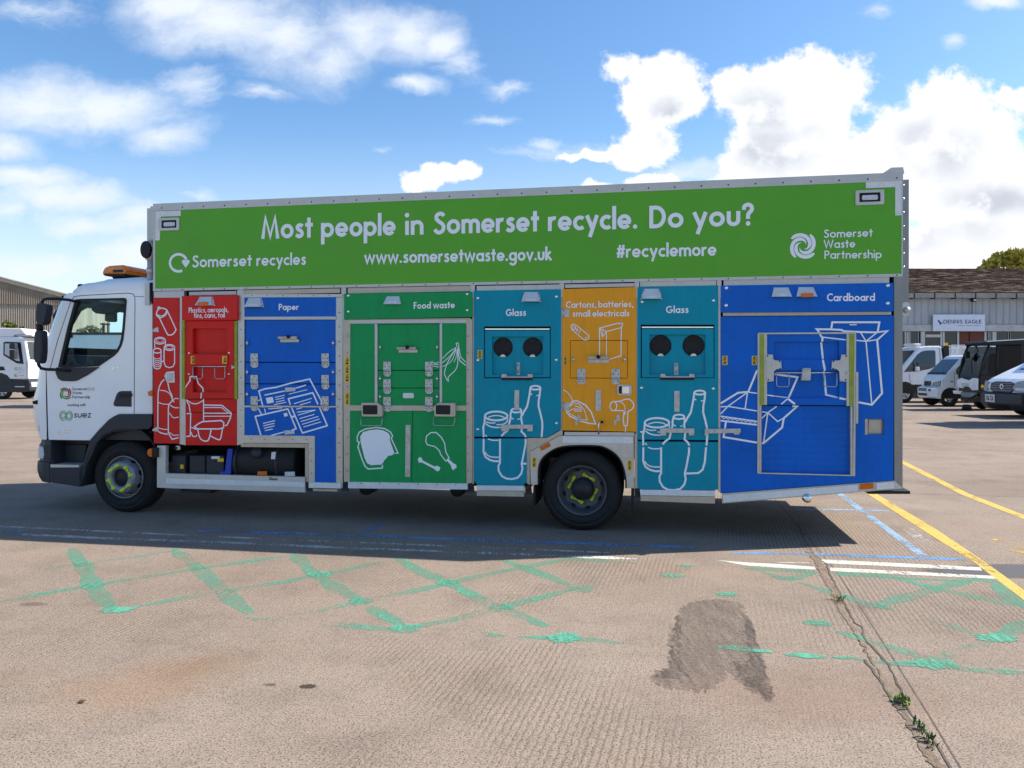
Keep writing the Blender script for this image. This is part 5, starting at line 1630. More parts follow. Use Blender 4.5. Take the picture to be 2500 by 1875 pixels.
# ---- roof
st = [(177.5, 715, 709), (186, 713.5, 698.5), (196, 712.8, 693.5), (218, 711.8, 691), (235, 711, 687), (255, 710.4, 684.5), (280, 709.6, 682.5), (330, 708, 680), (372, 707, 679)]
prof = [(0, 0), (.004, .30), (.03, .62), (.09, .84), (.20, .95), (.45, 1.0), (None, 1.06), (.45, 1.0), (.20, .95), (.09, .84), (.03, .62), (.004, .30), (0, 0)]
g2 = []
for (x, yb, yt) in st:
    b = P(x, yb, CW); zt = P(x, yt, CW + .3).z
    h = zt - b.z
    g2.append([Vector((b.x, (CW + CD + .05) / 2 if w is None else (CW + w if k < 6 else CD + .05 - w), b.z + h * f)) for k, (w, f) in enumerate(prof)])
mb = MB()
for i in range(len(st) - 1):
    for k in range(len(prof) - 1):
        mb.face([g2[i][k], g2[i][k + 1], g2[i + 1][k + 1], g2[i + 1][k]])
for i in range(len(prof) // 2):
    mb.face([g2[0][i], g2[0][i + 1], g2[0][-2 - i], g2[0][-1 - i]])
mb.build('roof', 'roof_white', cab, smooth=True)
mb = MB(); mb.prism(PP([(188, 699), (189, 693.5), (196, 692.5), (200, 695), (206, 692.5), (215, 692), (217, 699), (210, 704), (187, 707)], .32), (0, .25, 0)); mb.build('roof_lamp', 'dark', cab, bevel=.01)
# rear wall and floor
mb = MB()
ur = P(372, 850, CW).x
zb, zt = P(372, 1011, CW).z, P(372, 707, CW).z
mb.box((ur - .04, CW + .05, zb), (ur - .0, CD, zt))
mb.build('back_wall', 'cab_white', cab)
mb = MB(); mb.box((P(125, 1060, CW).x, CW + .052, P(125, 1072, CW).z), (ur - .045, CD - .002, P(125, 1050, CW).z)); mb.build('floor', 'plastic', cab)
# interior
mb = MB(); mb.prism(PP([(116, 905), (123, 868), (160, 866), (215, 868.5), (226, 878), (230, 905)], CW + .07), (0, CD - CW - .2, 0)); mb.build('dashboard', 'plastic', cab, bevel=.02)
hd = [P(172, 727, CW + .08), P(305, 722, CW + .08), P(305, 752, CW + .08), P(250, 748, CW + .08), P(180, 745, CW + .08)]
mb = MB(); mb.prism(PP([(150, 722), (400, 715), (400, 768), (318, 766), (245, 756), (215, 752), (192, 750), (178, 758), (160, 790), (150, 790)], CW + 1.2), (0, .15, 0)); mb.build('roof_console', 'dark', cab)
mb = MB(); mb.prism(PP([(221, 757), (224, 747), (233, 742), (262, 740), (291, 742), (294, 748), (288, 755), (274, 762), (250, 767), (232, 765)], CW + .5), (0, .12, 0)); mb.build('sun_visor', 'seat', cab, bevel=.02)
mb = MB(); mb.prism(PP([(255, 768), (258, 765), (275, 759), (279, 764), (279, 784), (276, 786), (262, 786), (255, 783)], CW + .6), (0, .06, 0)); mb.build('interior_mirror', 'plastic', cab, bevel=.01)
for w in (.35, 1.45):
    mb = MB()
    mb.prism(PP([(300, 905), (365, 905), (365, 880), (352, 790), (342, 775), (333, 778), (335, 800), (337, 885), (300, 889)], CW + w), (0, .5, 0)); mb.build('seat', 'seat', cab, bevel=.03)
sc = P(262, 878, CW + 1.7)
mb = MB(); ringp = [sc + Vector((.12 * math.cos(t) * .5, .21 * math.cos(t + 1.57) * -1, .20 * math.sin(t + 1.57) * 0 + .17 * math.cos(t))) for t in [2 * math.pi * i / 24 for i in range(24)]]
ringp = [sc + Vector((.19 * math.cos(t) * .80, .19 * math.sin(t), .19 * math.cos(t) * .6)) for t in [2 * math.pi * i / 24 for i in range(24)]]
mb.tube(ringp, .016, 8, True); mb.build('steering_wheel', 'dark', cab)
# steps, arch, bumper
mb = MB()
mb.prism(PP([(371, 1011), (289, 1011), (276, 1017), (263, 1026), (241, 1050), (219, 1076), (210, 1106), (204, 1134), (192.5, 1141), (192, 1189), (194, 1189), (204, 1164), (212, 1135), (227, 1104), (231, 1093), (241, 1077), (256, 1064), (277, 1053.5), (309, 1049.5), (362, 1048), (371, 1040)], CW - .03), (0, .32, 0))
mb.build('wheel_arch', 'plastic', cab, bevel=.012)
mb = MB(); arcp = [(204, 1150), (218, 1110), (232, 1088), (252, 1066), (277, 1055), (310, 1051), (345, 1056), (365, 1072), (378, 1095), (384, 1120)]
for (xa, ya), (xb, yb) in zip(arcp, arcp[1:]):
    mb.prism([P(xa, ya, .03), P(xb, yb, .03), P(xb, yb - 5, .03), P(xa, ya - 5, .03)], (0, .9, 0))
mb.build('arch_liner', 'dark', cab)
mb = MB(); mb.prism(PP([(120, 1074), (218, 1075.5), (209, 1106), (203, 1134), (121, 1134)], CW + .20), (0, .05, 0)); mb.build('step_well', 'plastic', cab)
mb = MB(); mb.prism(PP([(119, 1074), (126, 1074), (130, 1133), (120, 1133)], CW - .01), (0, .21, 0)); mb.build('step_cheek', 'plastic', cab)
mb = MB(); mb.prism(PP([(158, 1085), (210, 1085), (206, 1130), (158, 1130)], CW + .17), (0, .03, 0)); mb.build('step_back', 'plastic', cab, bevel=.01)
mb = MB(); mb.prism(PP([(121, 1141), (192, 1141.5), (203, 1134.5), (204, 1163), (194, 1188.5), (120.5, 1177.5)], CW - .03), (0, .5, 0)); mb.build('step', 'plastic', cab, bevel=.008)
mb = MB(); mb.prism(PP([(122.5, 1134), (192, 1135.5), (192, 1141), (123.5, 1141.3)], CW - .036), (0, .25, 0)); mb.build('step_tread', 'alu', cab)
def nose(name, y0, y1, xs, xfs, mat, wob=0.0):
    """bumper section: swept around the front corner"""
    mb = MB()
    cols = [0, .02, .06, .12, .22, .5, None, .5, .22, .12, .06, .02, 0]
    fr = [0, .35, .66, .86, .96, 1.0, 1.02, 1.0, .96, .86, .66, .35, 0]
    g = []
    n = len(xfs)
    for i in range(n):
        y = y0 + (y1 - y0) * i / (n - 1)
        us = P(xs, y, CW - .02).x; uf = P(xfs[i], y, CW + .12).x; z = P(xs, y, CW).z
        g.append([Vector((us - (us - uf) * f, (CW + CD) / 2 if w is None else (CW - .02 + w if k < 6 else CD + .05 - w), z)) for k, (w, f) in enumerate(zip(cols, fr))])
    for i in range(n - 1):
        for k in range(len(cols) - 1):
            mb.face([g[i][k], g[i][k + 1], g[i + 1][k + 1], g[i + 1][k]])
    for ring in (g[0], g[-1]):
        mb.face(ring)
    return mb.build(name, mat, cab, smooth=False, bevel=.006)
nose('bumper', 1128, 1178, 120.5, [88, 86.2, 86.5, 91, 103], 'plastic')
nose('lamp_surround', 1074, 1090, 124, [99, 97, 89.5], 'plastic')
nose('headlamp', 1091, 1120, 108, [94, 94, 95], 'lens')
nose('lamp_surround', 1120.5, 1127.5, 124, [96, 91], 'plastic')
mb = MB(); mb.prism(PP([(104.5, 1089), (124, 1089), (124, 1122), (104, 1122), (107, 1110)], CW - .024), (0, .25, 0)); mb.build('lamp_cheek', 'plastic', cab, bevel=.006)
# mirrors
def pod(name, pts, w, t):
    xm = min(p[0] for p in pts)
    mb = MB(); mb.prism(PP([(xm + (x - xm) * .62, y) for x, y in pts], w), (0, t, 0)); return mb.build(name, 'plastic', cab, bevel=.025)
pod('mirror', cA([(372, 592), (385, 583), (440, 580), (532, 597), (530, 640), (520, 690), (495, 770), (470, 795), (425, 803), (385, 795), (362, 760), (360, 690)]), -.26, .10)
m2 = pod('mirror', cA([(352, 880), (375, 857), (430, 852), (468, 866), (472, 960), (472, 1060), (458, 1150), (440, 1190), (400, 1196), (355, 1180), (332, 1130), (332, 1020)]), -.26, .10)
mb = MB(); mb.prism(PP(cA([(462, 885), (470, 880), (472, 1000), (466, 1090), (450, 1165), (444, 1160), (458, 1080), (463, 990)]), -.15), (0, .01, 0)); mb.build('mirror_glass_edge', 'alu', m2)
mb = MB(); mb.tube(PP([(97, 790), (97, 808)], -.16), .035, 10); mb.build('mirror_stem', 'dark', cab)
mb = MB(); mb.tube([P(184, 736, CW - .01), P(171, 732.5, -.05), P(140, 729.5, -.15), P(115, 729, -.16), P(107, 731.5, -.16), P(103, 736, -.16), P(102.5, 744, -.16)], .0155, 8); mb.build('mirror_arm', 'dark', cab)
mb = MB(); mb.tube([P(93, 885, -.16), P(95, 893, -.16), P(100, 899, -.15), P(113, 901.8, -.1), P(140, 902.6, -.04), P(172, 905, CW - .02)], .0165, 8); mb.build('mirror_arm', 'dark', cab)
# small kerb mirror on the screen pillar
mb = MB(); mb.prism(PP([(125, 771), (133, 759), (139, 752), (146, 752), (148, 760), (145, 775), (139, 786), (128, 778)], .35), (0, .16, 0)); mb.build('mirror', 'dark', cab, bevel=.02)
mb = MB(); mb.tube(PP([(141, 756), (155, 750), (168, 758)], .35), .012, 6); mb.build('mirror_arm', 'dark', cab)
# badges, marks and logos on the door
W_ = CW - .0022
a = Art(W_)
for s, xa, xb, y in (('Somerset', 176, 213, 952.8), ('Waste', 176, 200, 962.6), ('Partnership', 176, 220.6, 972.6)):
    a.text(s, xa, y, xb, y - .2, 6.8, sw=.13)
a.build('lettering', 'ink', cab)
a = Art(W_); a.text('working with', 164.7, 991.6, 209.8, 991.4, 6.4, sw=.14, space=.3); a.build('lettering', 'ink', cab)
a = Art(W_); a.text('suez', 180, 1020, 222.3, 1019.6, 17, sw=.125); a.build('lettering', 'ink', cab)
for cols, arms in (('logo_red', (212, 302)), ('logo_green', (122, 32))):
    a = Art(W_)
    for t in arms[:2]:
        swirl(a, 160, 961, 15.0, t, 4.2 if t in (212, 122) else 3.6)
    a.build('swirl_emblem', cols, cab)
a = Art(W_)
for r in (11.5, 7.3):
    a.ell(154.2, 1015, r * .72, r, 1.7, 100, 350)
    a.ell(168.4, 1015, r * .72, r, 1.7, 280, 530)
a.line([(153, 1026.5), (159, 1023), (164, 1008), (170, 1003.5)], 1.7, smooth=True)
a.line([(153, 1022), (157.5, 1018), (165, 1011), (170, 1008)], 1.7, smooth=True)
a.line([(146, 1022), (154, 1026), (162, 1015), (168, 1003)], 2) if False else None
a.build('knot_emblem', 'logo_green', cab)
a = Art(W_ - .004); a.text('180', 266, 904.2, 292, 903.6, 6.8, sw=.17, slant=.25); a.build('badge', 'chrome', cab)
a = Art(W_ - .004); a.text('LF', 139, 1058.6, 172, 1058.4, 9.4, sw=.18, slant=.25); a.build('badge', 'chrome', cab)
mb = MB(); mb.prism(PP([(120, 1041), (238, 1041), (236, 1044), (120, 1044)], CW - .0015), (0, .001, 0)) if False else None
mb = MB(); mb.prism(PP([(213, 946), (231, 945.6), (231, 954), (213, 954.5)], CW - .0015), (0, .001, 0)); mb.build('faded_sticker', surf('faded_sticker', (.66, .66, .58), .4), cab)
# side repeaters
mb = MB(); mb.prism(PP([(362, 955), (371, 953), (371.5, 968), (362, 966), (359.5, 960)], -.02), (0, .06, 0)); mb.build('side_marker', 'amber', cab, bevel=.008)
mb = MB(); mb.prism(PP([(358.5, 1105), (360, 1098), (365, 1095), (369.5, 1095), (369.5, 1116), (364, 1115), (360, 1111)], -.05), (0, .10, 0)); mb.build('side_marker', 'amber', truck, bevel=.008)
mb = MB(); mb.prism(PP([(369.8, 1093.5), (383, 1093.5), (383, 1117), (369.8, 1117)], -.035), (0, .08, 0)); mb.build('marker_mount', 'dark', truck)
# beacon bar across the roof
sec = [(250, 668), (252, 662), (256, 655.5), (262, 651), (300, 649), (306, 654), (308, 664), (304, 671), (256, 672)]
B0 = PP([(248, 669), (251, 660), (255, 653), (265, 648.5), (298, 646.5), (304, 650), (307, 659), (307, 669)], .42)
mb = MB(); mb.prism(B0, (0, .46, 0)); bo = mb.build('beacon_bar', 'beacon', cab, bevel=.018)
mb = MB(); mb.prism([p + Vector((0, .462, 0)) for p in B0], (0, .40, 0)); mb.build('beacon_lens', surf('beacon_centre', (.22, .10, .09), .25), cab, bevel=.012)
mb = MB(); mb.prism([p + Vector((0, .864, 0)) for p in B0], (0, .42, 0)); mb.build('beacon_lens', 'beacon', cab, bevel=.018)
mb = MB(); mb.prism(PP([(251, 669), (306, 669.4), (304, 674.5), (256, 673.5)], .42), (0, 1.28, 0)); mb.build('beacon_tray', 'dark', cab)
for w in (.55, 1.35):
    mb = MB(); mb.prism(PP([(272, 673), (298, 673), (300, 688), (280, 688)], w), (0, .10, 0)); mb.build('beacon_foot', 'dark', cab)
mb = MB(); mb.prism(PP([(245, 688), (262, 681.5), (350, 676), (352, 690), (250, 693)], .40), (0, 1.35, 0)); mb.build('roof_plinth', 'roof_white', cab, bevel=.012)
mb = MB(); mb.prism(PP([(275, 659), (300, 658), (300, 664), (276, 665)], .415), (0, .01, 0)); mb.build('beacon_lamp', 'rim_dark', bo)
mb = MB(); mb.tube(PP([(312, 668), (314, 676), (310, 682), (300, 684)], .5), .006, 6); mb.build('cable', 'dark', cab)

# ---------------------------------------------------------------- things between cab and body
mb = MB()
mb.box((P(352.5, 550, .1).x, .14, P(360, 587, .1).z), (P(373, 550, .1).x, WD - .2, P(360, 506, .1).z)); mb.build('headboard', 'alu', truck, bevel=.006)
mb = MB(); mb.box((P(365.5, 550, .05).x, .06, P(360, 587, .1).z), (P(373.5, 550, .05).x, .138, P(360, 506, .1).z)); mb.build('headboard_strip', 'alu', truck)
sx = P(363.5, 640, .10)
zt_, zb_ = P(360, 630, .1).z, P(360, 720, .1).z
mb = MB(); mb.tube([(sx.x, .14, zb_ - .5), (sx.x, .14, zt_)], .042, 16); mb.build('snorkel_pipe', 'alu', truck)
for y in (660, 688):
    zc = P(360, y, .1).z
    mb = MB(); mb.lathe([(.043, -.03), (.050, -.028), (.050, .028), (.043, .03)], (sx.x, .14, zc), (0, 0, 1), 16); mb.build('pipe_clamp', 'steel', truck)
zc = P(360, 606, .1).z
hd_ = MB()
hd_.lathe([(.044, -.125), (.06, -.10), (.075, -.05), (.075, .03), (.06, .07), (.03, .085), (0.0001, .087)], (sx.x - .01, .14, zc), (0, 0, 1), 20)
sn = hd_.build('snorkel_head', 'alu', truck)
mb = MB(); q = [(sx.x - .015 + .062 * math.cos(t), .055, zc - .02 + .095 * math.sin(t)) for t in [2 * math.pi * i / 22 for i in range(22)]]
mb.prism(q, (0, .06, 0)); mb.build('snorkel_mouth', 'dark', sn, bevel=.008)
plate('bracket_strip', [(353.5, 691), (364.5, 690), (364.5, 744), (353.5, 744.5)], .03, .02, 'alu')
mb = MB(); mb.tube(PP([(369.5, 690), (369.8, 728), (373, 741)], .05), .014, 8); mb.build('hose', 'dark', truck)
# ====================================================================== the yard
GD = Vector((0.26, 0.966)).normalized()      # direction of the brushed grooves
def ground_mat():
    m, nt, out = newmat('yard_concrete')
    b = nt.nodes.new('ShaderNodeBsdfPrincipled')
    t = nt.nodes.new('ShaderNodeTexCoord')
    v = t.outputs['Object']
    big = noise_node(nt, 0.35, 5, 0.6, v)
    mid = noise_node(nt, 2.2, 6, 0.65, v)
    c = ramp_node(nt, big.outputs['Fac'], [(0.32, (0.2532, 0.2005, 0.1609)), (0.52, (0.2844, 0.2281, 0.1843)), (0.70, (0.3077, 0.2501, 0.2053))]).outputs[0]
    r2 = ramp_node(nt, mid.outputs['Fac'], [(0.28, 0.80), (0.5, 1.0), (0.75, 1.08)])
    c = mixrgb(nt, 1.0, c, r2.outputs[0], 'MULTIPLY')
    # exposed grit: short dark pits and pale stones
    mp = nt.nodes.new('ShaderNodeMapping'); link(nt, v, mp.inputs[0])
    mp.inputs['Rotation'].default_value = (0, 0, math.atan2(GD.x, GD.y))
    grit = noise_node(nt, 105.0, 3, 0.6, v)
    pit = ramp_node(nt, grit.outputs['Fac'], [(0.40, 1.0), (0.47, 0.0)])
    fine = noise_node(nt, 190.0, 2, 0.6, v)
    pf = ramp_node(nt, fine.outputs['Fac'], [(0.34, 0.45), (0.5, 0.0)])
    c = mixrgb(nt, pit.outputs[0], c, mixrgb(nt, 1.0, c, (0.40, 0.37, 0.36), 'MULTIPLY'))
    c = mixrgb(nt, pf.outputs[0], c, mixrgb(nt, 1.0, c, (0.62, 0.60, 0.58), 'MULTIPLY'))
    lite = ramp_node(nt, grit.outputs['Fac'], [(0.60, 0.0), (0.72, 0.5)])
    c = mixrgb(nt, lite.outputs[0], c, (0.3896, 0.3382, 0.2933))
    gn = noise_node(nt, 24.0, 10, 0.85, v)
    gnr = ramp_node(nt, gn.outputs['Fac'], [(0.30, 0.70), (0.5, 1.0), (0.70, 1.20)])
    c = mixrgb(nt, 1.0, c, gnr.outputs[0], 'MULTIPLY')
    # dark flecks of wear and warm stains
    st = noise_node(nt, 0.9, 7, 0.7, v)
    sr = ramp_node(nt, st.outputs['Fac'], [(0.62, 0.0), (0.74, 0.30)])
    c = mixrgb(nt, sr.outputs[0], c, (0.1470, 0.1213, 0.0955))
    wm = noise_node(nt, 0.55, 4, 0.6, v, (1, 1.7, 1))
    wr = ramp_node(nt, wm.outputs['Fac'], [(0.56, 0.0), (0.72, 0.32)])
    c = mixrgb(nt, wr.outputs[0], c, (0.3087, 0.1985, 0.1323))
    # brushed grooves
    wv_ = nt.nodes.new('ShaderNodeTexWave')
    wv_.wave_type = 'BANDS'; wv_.bands_direction = 'X'
    wv_.inputs['Scale'].default_value = 9.0
    wv_.inputs['Distortion'].default_value = 2.6
    wv_.inputs['Detail'].default_value = 3
    wv_.inputs['Detail Scale'].default_value = 2.5
    link(nt, mp.outputs[0], wv_.inputs['Vector'])
    gm = noise_node(nt, 0.45, 3, 0.6, v)
    gr = ramp_node(nt, gm.outputs['Fac'], [(0.34, 0.22), (0.56, 1.0)])
    gv_ = nt.nodes.new('ShaderNodeMath'); gv_.operation = 'MULTIPLY'
    link(nt, wv_.outputs['Fac'], gv_.inputs[0]); link(nt, gr.outputs[0], gv_.inputs[1])
    gd = ramp_node(nt, gv_.outputs[0], [(0.62, 0.0), (0.95, 0.50)])
    c = mixrgb(nt, gd.outputs[0], c, mixrgb(nt, 1.0, c, (0.45, 0.42, 0.40), 'MULTIPLY'))
    link(nt, c, b.inputs['Base Color'])
    b.inputs['Roughness'].default_value = 0.93
    b.inputs['Specular IOR Level'].default_value = 0.15
    h = nt.nodes.new('ShaderNodeMath'); h.operation = 'MULTIPLY_ADD'
    link(nt, gv_.outputs[0], h.inputs[0]); h.inputs[1].default_value = -0.25; link(nt, grit.outputs['Fac'], h.inputs[2])
    h2 = nt.nodes.new('ShaderNodeMath'); h2.operation = 'MULTIPLY_ADD'
    link(nt, fine.outputs['Fac'], h2.inputs[0]); h2.inputs[1].default_value = 0.5; link(nt, h.outputs[0], h2.inputs[2])
    bp = nt.nodes.new('ShaderNodeBump')
    bp.inputs['Strength'].default_value = 0.35
    bp.inputs['Distance'].default_value = 0.006
    link(nt, h2.outputs[0], bp.inputs['Height'])
    link(nt, bp.outputs[0], b.inputs['Normal'])
    link(nt, b.outputs[0], out.inputs[0])
    return m
mb = MB(); mb.face([(-400, -60, 0), (400, -60, 0), (400, 900, 0), (-400, 900, 0)])
tag(mb.build('ground', ground_mat(), recalc=False), kind='structure')

def paint(name, col, cover=0.5, scale=26.0, soft=0.16, rough=0.85):
    """worn road paint: bare concrete shows between the patches"""
    m, nt, out = newmat(name)
    b = nt.nodes.new('ShaderNodeBsdfPrincipled')
    t = nt.nodes.new('ShaderNodeTexCoord'); v = t.outputs['Object']
    n1 = noise_node(nt, scale, 6, 0.75, v)
    n2 = noise_node(nt, 1.7, 4, 0.6, v)
    n3 = noise_node(nt, 105.0, 3, 0.6, v)
    ad = nt.nodes.new('ShaderNodeMath'); ad.operation = 'MULTIPLY_ADD'
    link(nt, n2.outputs['Fac'], ad.inputs[0]); ad.inputs[1].default_value = 2.4; link(nt, n1.outputs['Fac'], ad.inputs[2])
    a2 = nt.nodes.new('ShaderNodeMath'); a2.operation = 'MULTIPLY_ADD'
    link(nt, n3.outputs['Fac'], a2.inputs[0]); a2.inputs[1].default_value = 1.5; link(nt, ad.outputs[0], a2.inputs[2])
    mpp = nt.nodes.new('ShaderNodeMapping'); link(nt, v, mpp.inputs[0])
    mpp.inputs['Rotation'].default_value = (0, 0, math.atan2(GD.x, GD.y)); mpp.inputs['Scale'].default_value = (46, 7, 1)
    n4 = noise_node(nt, 1.0, 3, 0.6, mpp.outputs[0])
    a3 = nt.nodes.new('ShaderNodeMath'); a3.operation = 'MULTIPLY_ADD'
    link(nt, n4.outputs['Fac'], a3.inputs[0]); a3.inputs[1].default_value = 1.6; link(nt, a2.outputs[0], a3.inputs[2]); a2 = a3
    th = 3.25 + (0.5 - cover) * 1.5
    r = nt.nodes.new('ShaderNodeMapRange'); r.inputs['From Min'].default_value = th - soft; r.inputs['From Max'].default_value = th + soft
    link(nt, a2.outputs[0], r.inputs['Value'])
    cc = ramp_node(nt, n1.outputs['Fac'], [(0.3, tuple(k * .64 for k in col)), (0.7, tuple(min(1, k * .90) for k in col))])
    link(nt, cc.outputs[0], b.inputs['Base Color'])
    b.inputs['Roughness'].default_value = rough
    b.inputs['Specular IOR Level'].default_value = 0.2
    tr = nt.nodes.new('ShaderNodeBsdfTransparent')
    mx = nt.nodes.new('ShaderNodeMixShader')
    link(nt, r.outputs[0], mx.inputs[0]); link(nt, tr.outputs[0], mx.inputs[1]); link(nt, b.outputs[0], mx.inputs[2])
    link(nt, mx.outputs[0], out.inputs[0])
    return m

P_YEL = paint('yellow_paint', (0.66, 0.47, 0.12), 0.70)
P_YELF = paint('faint_yellow_paint', (0.60, 0.40, 0.08), 0.5)
P_WHT = paint('white_paint', (0.68, 0.66, 0.59), 0.66)
P_WHTW = paint('worn_white_paint', (0.62, 0.60, 0.56), 0.50)
P_WHTF = paint('faint_white_paint', (0.60, 0.58, 0.54), 0.22)
P_BLU = paint('blue_paint', (0.16, 0.34, 0.62), 0.58, soft=.25)
P_BLUF = paint('pale_blue_paint', (0.30, 0.44, 0.60), 0.60)
P_GRN = paint('green_paint', (0.13, 0.42, 0.29), 0.40, soft=.70)
P_GRNS = paint('solid_green_paint', (0.12, 0.42, 0.29), 0.50, soft=.40)
P_GRNF = paint('faint_green_paint', (0.16, 0.43, 0.31), 0.26, soft=.4)

def road_mark(name, mat, polys=(), lines=(), dots=(), z=0.004):
    mb = MB()
    zz = z
    for p in polys:
        zz += 0.00002
        mb.face([gnd(x, y) + Vector((0, 0, zz)) for x, y in p])
    for pts, w in lines:
        zz += 0.00002
        g = [gnd(x, y) for x, y in pts]
        sg = []
        for a_, b_ in zip(g, g[1:]):
            n = max(1, int((b_ - a_).length / .09))
            sg += [a_ + (b_ - a_) * (i / n) for i in range(n)]
        sg.append(g[-1])
        rnd = random.Random(len(pts) + int(pts[0][0]))
        if 'green' in name: w *= .95
        ws = [w * rnd.uniform(.72, 1.22) for _ in sg]
        for e_ in (0, -1): ws[e_] *= .45
        if len(ws) > 6:
            for e_ in (1, -2): ws[e_] *= .75
        L, Rr = strip2d([(p.x, p.y) for p in sg], ws)
        m = len(L)
        mb.faces([(p.x, p.y, zz) for p in L] + [(p.x, p.y, zz) for p in Rr], [(i, i + 1, m + i + 1, m + i) for i in range(m - 1)])
    for (x, y, rx, ry) in dots:
        zz += 0.00002
        c = gnd(x, y)
        rnd = random.Random(int(x))
        mb.face([(c.x + rx * .78 * math.cos(t) * rnd.uniform(.72, 1.22), c.y + ry * .78 * math.sin(t) * rnd.uniform(.7, 1.25), zz) for t in [2 * math.pi * i / 40 for i in range(40)]])
    o = mb.build(name, mat, recalc=False)
    for p in o.data.polygons:
        if p.normal.z < 0:
            p.flip()
    return tag(o, kind='structure')

cX = crop(1900, 1050, .27125); cY0 = crop(0, 1200, .40687); cY1 = crop(800, 1200, .40687); cY2 = crop(1600, 1200, .40687)
road_mark('yellow_line', P_YEL, [cX([(780, 560), (860, 560), (1400, 880), (1850, 1180), (2300, 1505), (2300, 1600), (1760, 1190), (1300, 900)])], z=0.00175)
road_mark('yellow_line', P_YEL, [cX([(1050, 245), (1125, 276), (1700, 566), (2300, 800), (2300, 838), (1650, 582), (1110, 302)])], z=0.00175)
road_mark('yellow_line', P_YELF, [cX([(1910, 985), (1965, 980), (2300, 1070), (2300, 1105)]), cX([(2050, 1080), (2300, 1105), (2300, 1130)])], z=0.00175)
road_mark('blue_line', P_BLU, [], [(cX([(-420, 1110), (-150, 1108), (250, 1118), (330, 1116), (900, 1140), (1690, 1165)]), .075), (cX([(350, 1118), (1300, 1150)]), .06)], z=0.00147)
road_mark('blue_line', P_BLUF, [cX([(450, 520), (520, 530), (1350, 1132), (1250, 1122)])], [(cX([(150, 713), (600, 718), (1000, 727)]), .10)], z=0.00126)
road_mark('blue_line', P_BLU, [], [([(480, 1296), (700, 1302), (900, 1309), (1146, 1318), (1400, 1326), (1700, 1337)], .09), ([(935, 1274), (905, 1292), (869, 1310)], .09), ([(0, 1297), (60, 1299)], .1)], z=0.00147)
road_mark('white_line', P_WHTF, [], [(cX([(670, 590), (880, 700), (1150, 880), (1330, 1020), (1530, 1120)]), .13)], z=0.00126)
road_mark('white_line', P_WHT, [cX([(350, 1165), (440, 1168), (1100, 1200), (1820, 1235), (1835, 1266), (1100, 1232), (350, 1197)]), cX([(460, 1238), (1200, 1275), (1960, 1315), (1985, 1342), (1200, 1305), (470, 1270)]),
                                cX([(-560, 1170), (-300, 1192), (0, 1207), (325, 1232), (340, 1258), (0, 1242), (-300, 1220)])], z=0.00161)
road_mark('white_line', P_WHTW, [], [([(-60, 1283), (142, 1291.5), (468, 1308), (800, 1322), (1150, 1335), (1491, 1350)], .055), ([(-60, 1299), (0, 1302), (244, 1314), (488, 1322), (800, 1336), (1150, 1349), (1440, 1360)], .075), (cX([(-20, 1192), (310, 1197)]), .03)], z=0.00161)
road_mark('white_line', P_WHT, [], [([(1380, 1358), (1460, 1361), (1553, 1365)], .09)], z=0.00161)
road_mark('white_line', P_WHTF, [], [([(-40, 1225), (60, 1213), (150, 1197), (260, 1186)], .10)], z=0.00126)
d1 = [(430, 340), (465, 400), (500, 450), (540, 530), (570, 580), (620, 650), (680, 705)]
road_mark('green_hatching', P_GRN, [], [
    (cY0(d1), .135), (cY0([(0, 660), (250, 615), (520, 570), (830, 520), (1170, 465), (1450, 425), (1700, 390)]), .10), (cY0([(1040, 345), (1190, 460), (1330, 590), (1430, 680), (1500, 730)]), .13),
    (cY0([(880, 680), (1100, 640), (1340, 600), (1750, 535), (1930, 490)]), .10), (cY0([(1760, 370), (1880, 490), (2040, 590), (2160, 655)]), .13),
    (cY1([(250, 690), (340, 745), (440, 795)]), .12), (cY1([(-30, 500), (130, 465), (330, 420)]), .09), (cY1([(300, 635), (500, 600), (690, 560), (940, 500), (1170, 455), (1450, 405), (1860, 430)]), .10),
    (cY1([(420, 400), (560, 480), (725, 545), (1000, 690), (1200, 760), (1310, 810)]), .12), (cY1([(480, 820), (750, 770), (1045, 695), (1420, 600), (1520, 580)]), .10),
    (cY1([(1060, 415), (1190, 460), (1450, 560)]), .12), (cY1([(1140, 872), (1420, 880), (1640, 895), (1780, 912)]), .075),
    (cY2([(530, 462), (700, 470), (960, 482)]), .10), (cY2([(640, 482), (800, 530), (970, 485)]), .10), (cY2([(1080, 490), (1400, 505), (1720, 590), (2000, 650), (2300, 705)]), .10),
    (cY2([(1320, 685), (1500, 635), (1700, 580), (1880, 530), (1960, 520)]), .12), (cY2([(860, 545), (1040, 600), (1120, 625), (1320, 690), (1460, 720)]), .10), (cY2([(1900, 525), (2050, 540), (2140, 620), (2300, 720)]), .20),
    (cY2([(2000, 880), (2120, 840), (2300, 760)]), .12), (cY2([(1080, 500), (1900, 540)]), .06), (cY2([(900, 780), (980, 795), (1060, 805)]), .12), (cY2([(1090, 840), (1200, 870), (1290, 900)]), .10)], z=0.00087)
road_mark('green_hatching', P_GRNF, [], [
    (cY0([(0, 500), (250, 462), (450, 440), (830, 390), (1050, 355)]), .09), (cY0([(700, 712), (880, 682)]), .08), (cY0([(1700, 760), (1950, 710), (2150, 660)]), .08), (cY0([(1850, 780), (2212, 815)]), .10), (cY0([(1930, 490), (2212, 450)]), .08),
    (cY1([(700, 840), (900, 852), (1070, 868)]), .09), (cY1([(-20, 790), (180, 815), (420, 830)]), .09), (cY2([(1290, 900), (1400, 930), (1600, 990), (1700, 1000)]), .11), (cY2([(1460, 720), (1650, 770), (1950, 860)]), .11), (cY2([(1700, 1000), (1850, 960), (2000, 900)]), .10), (cY2([(1060, 760), (1180, 770)]), .08)], z=0.00087)
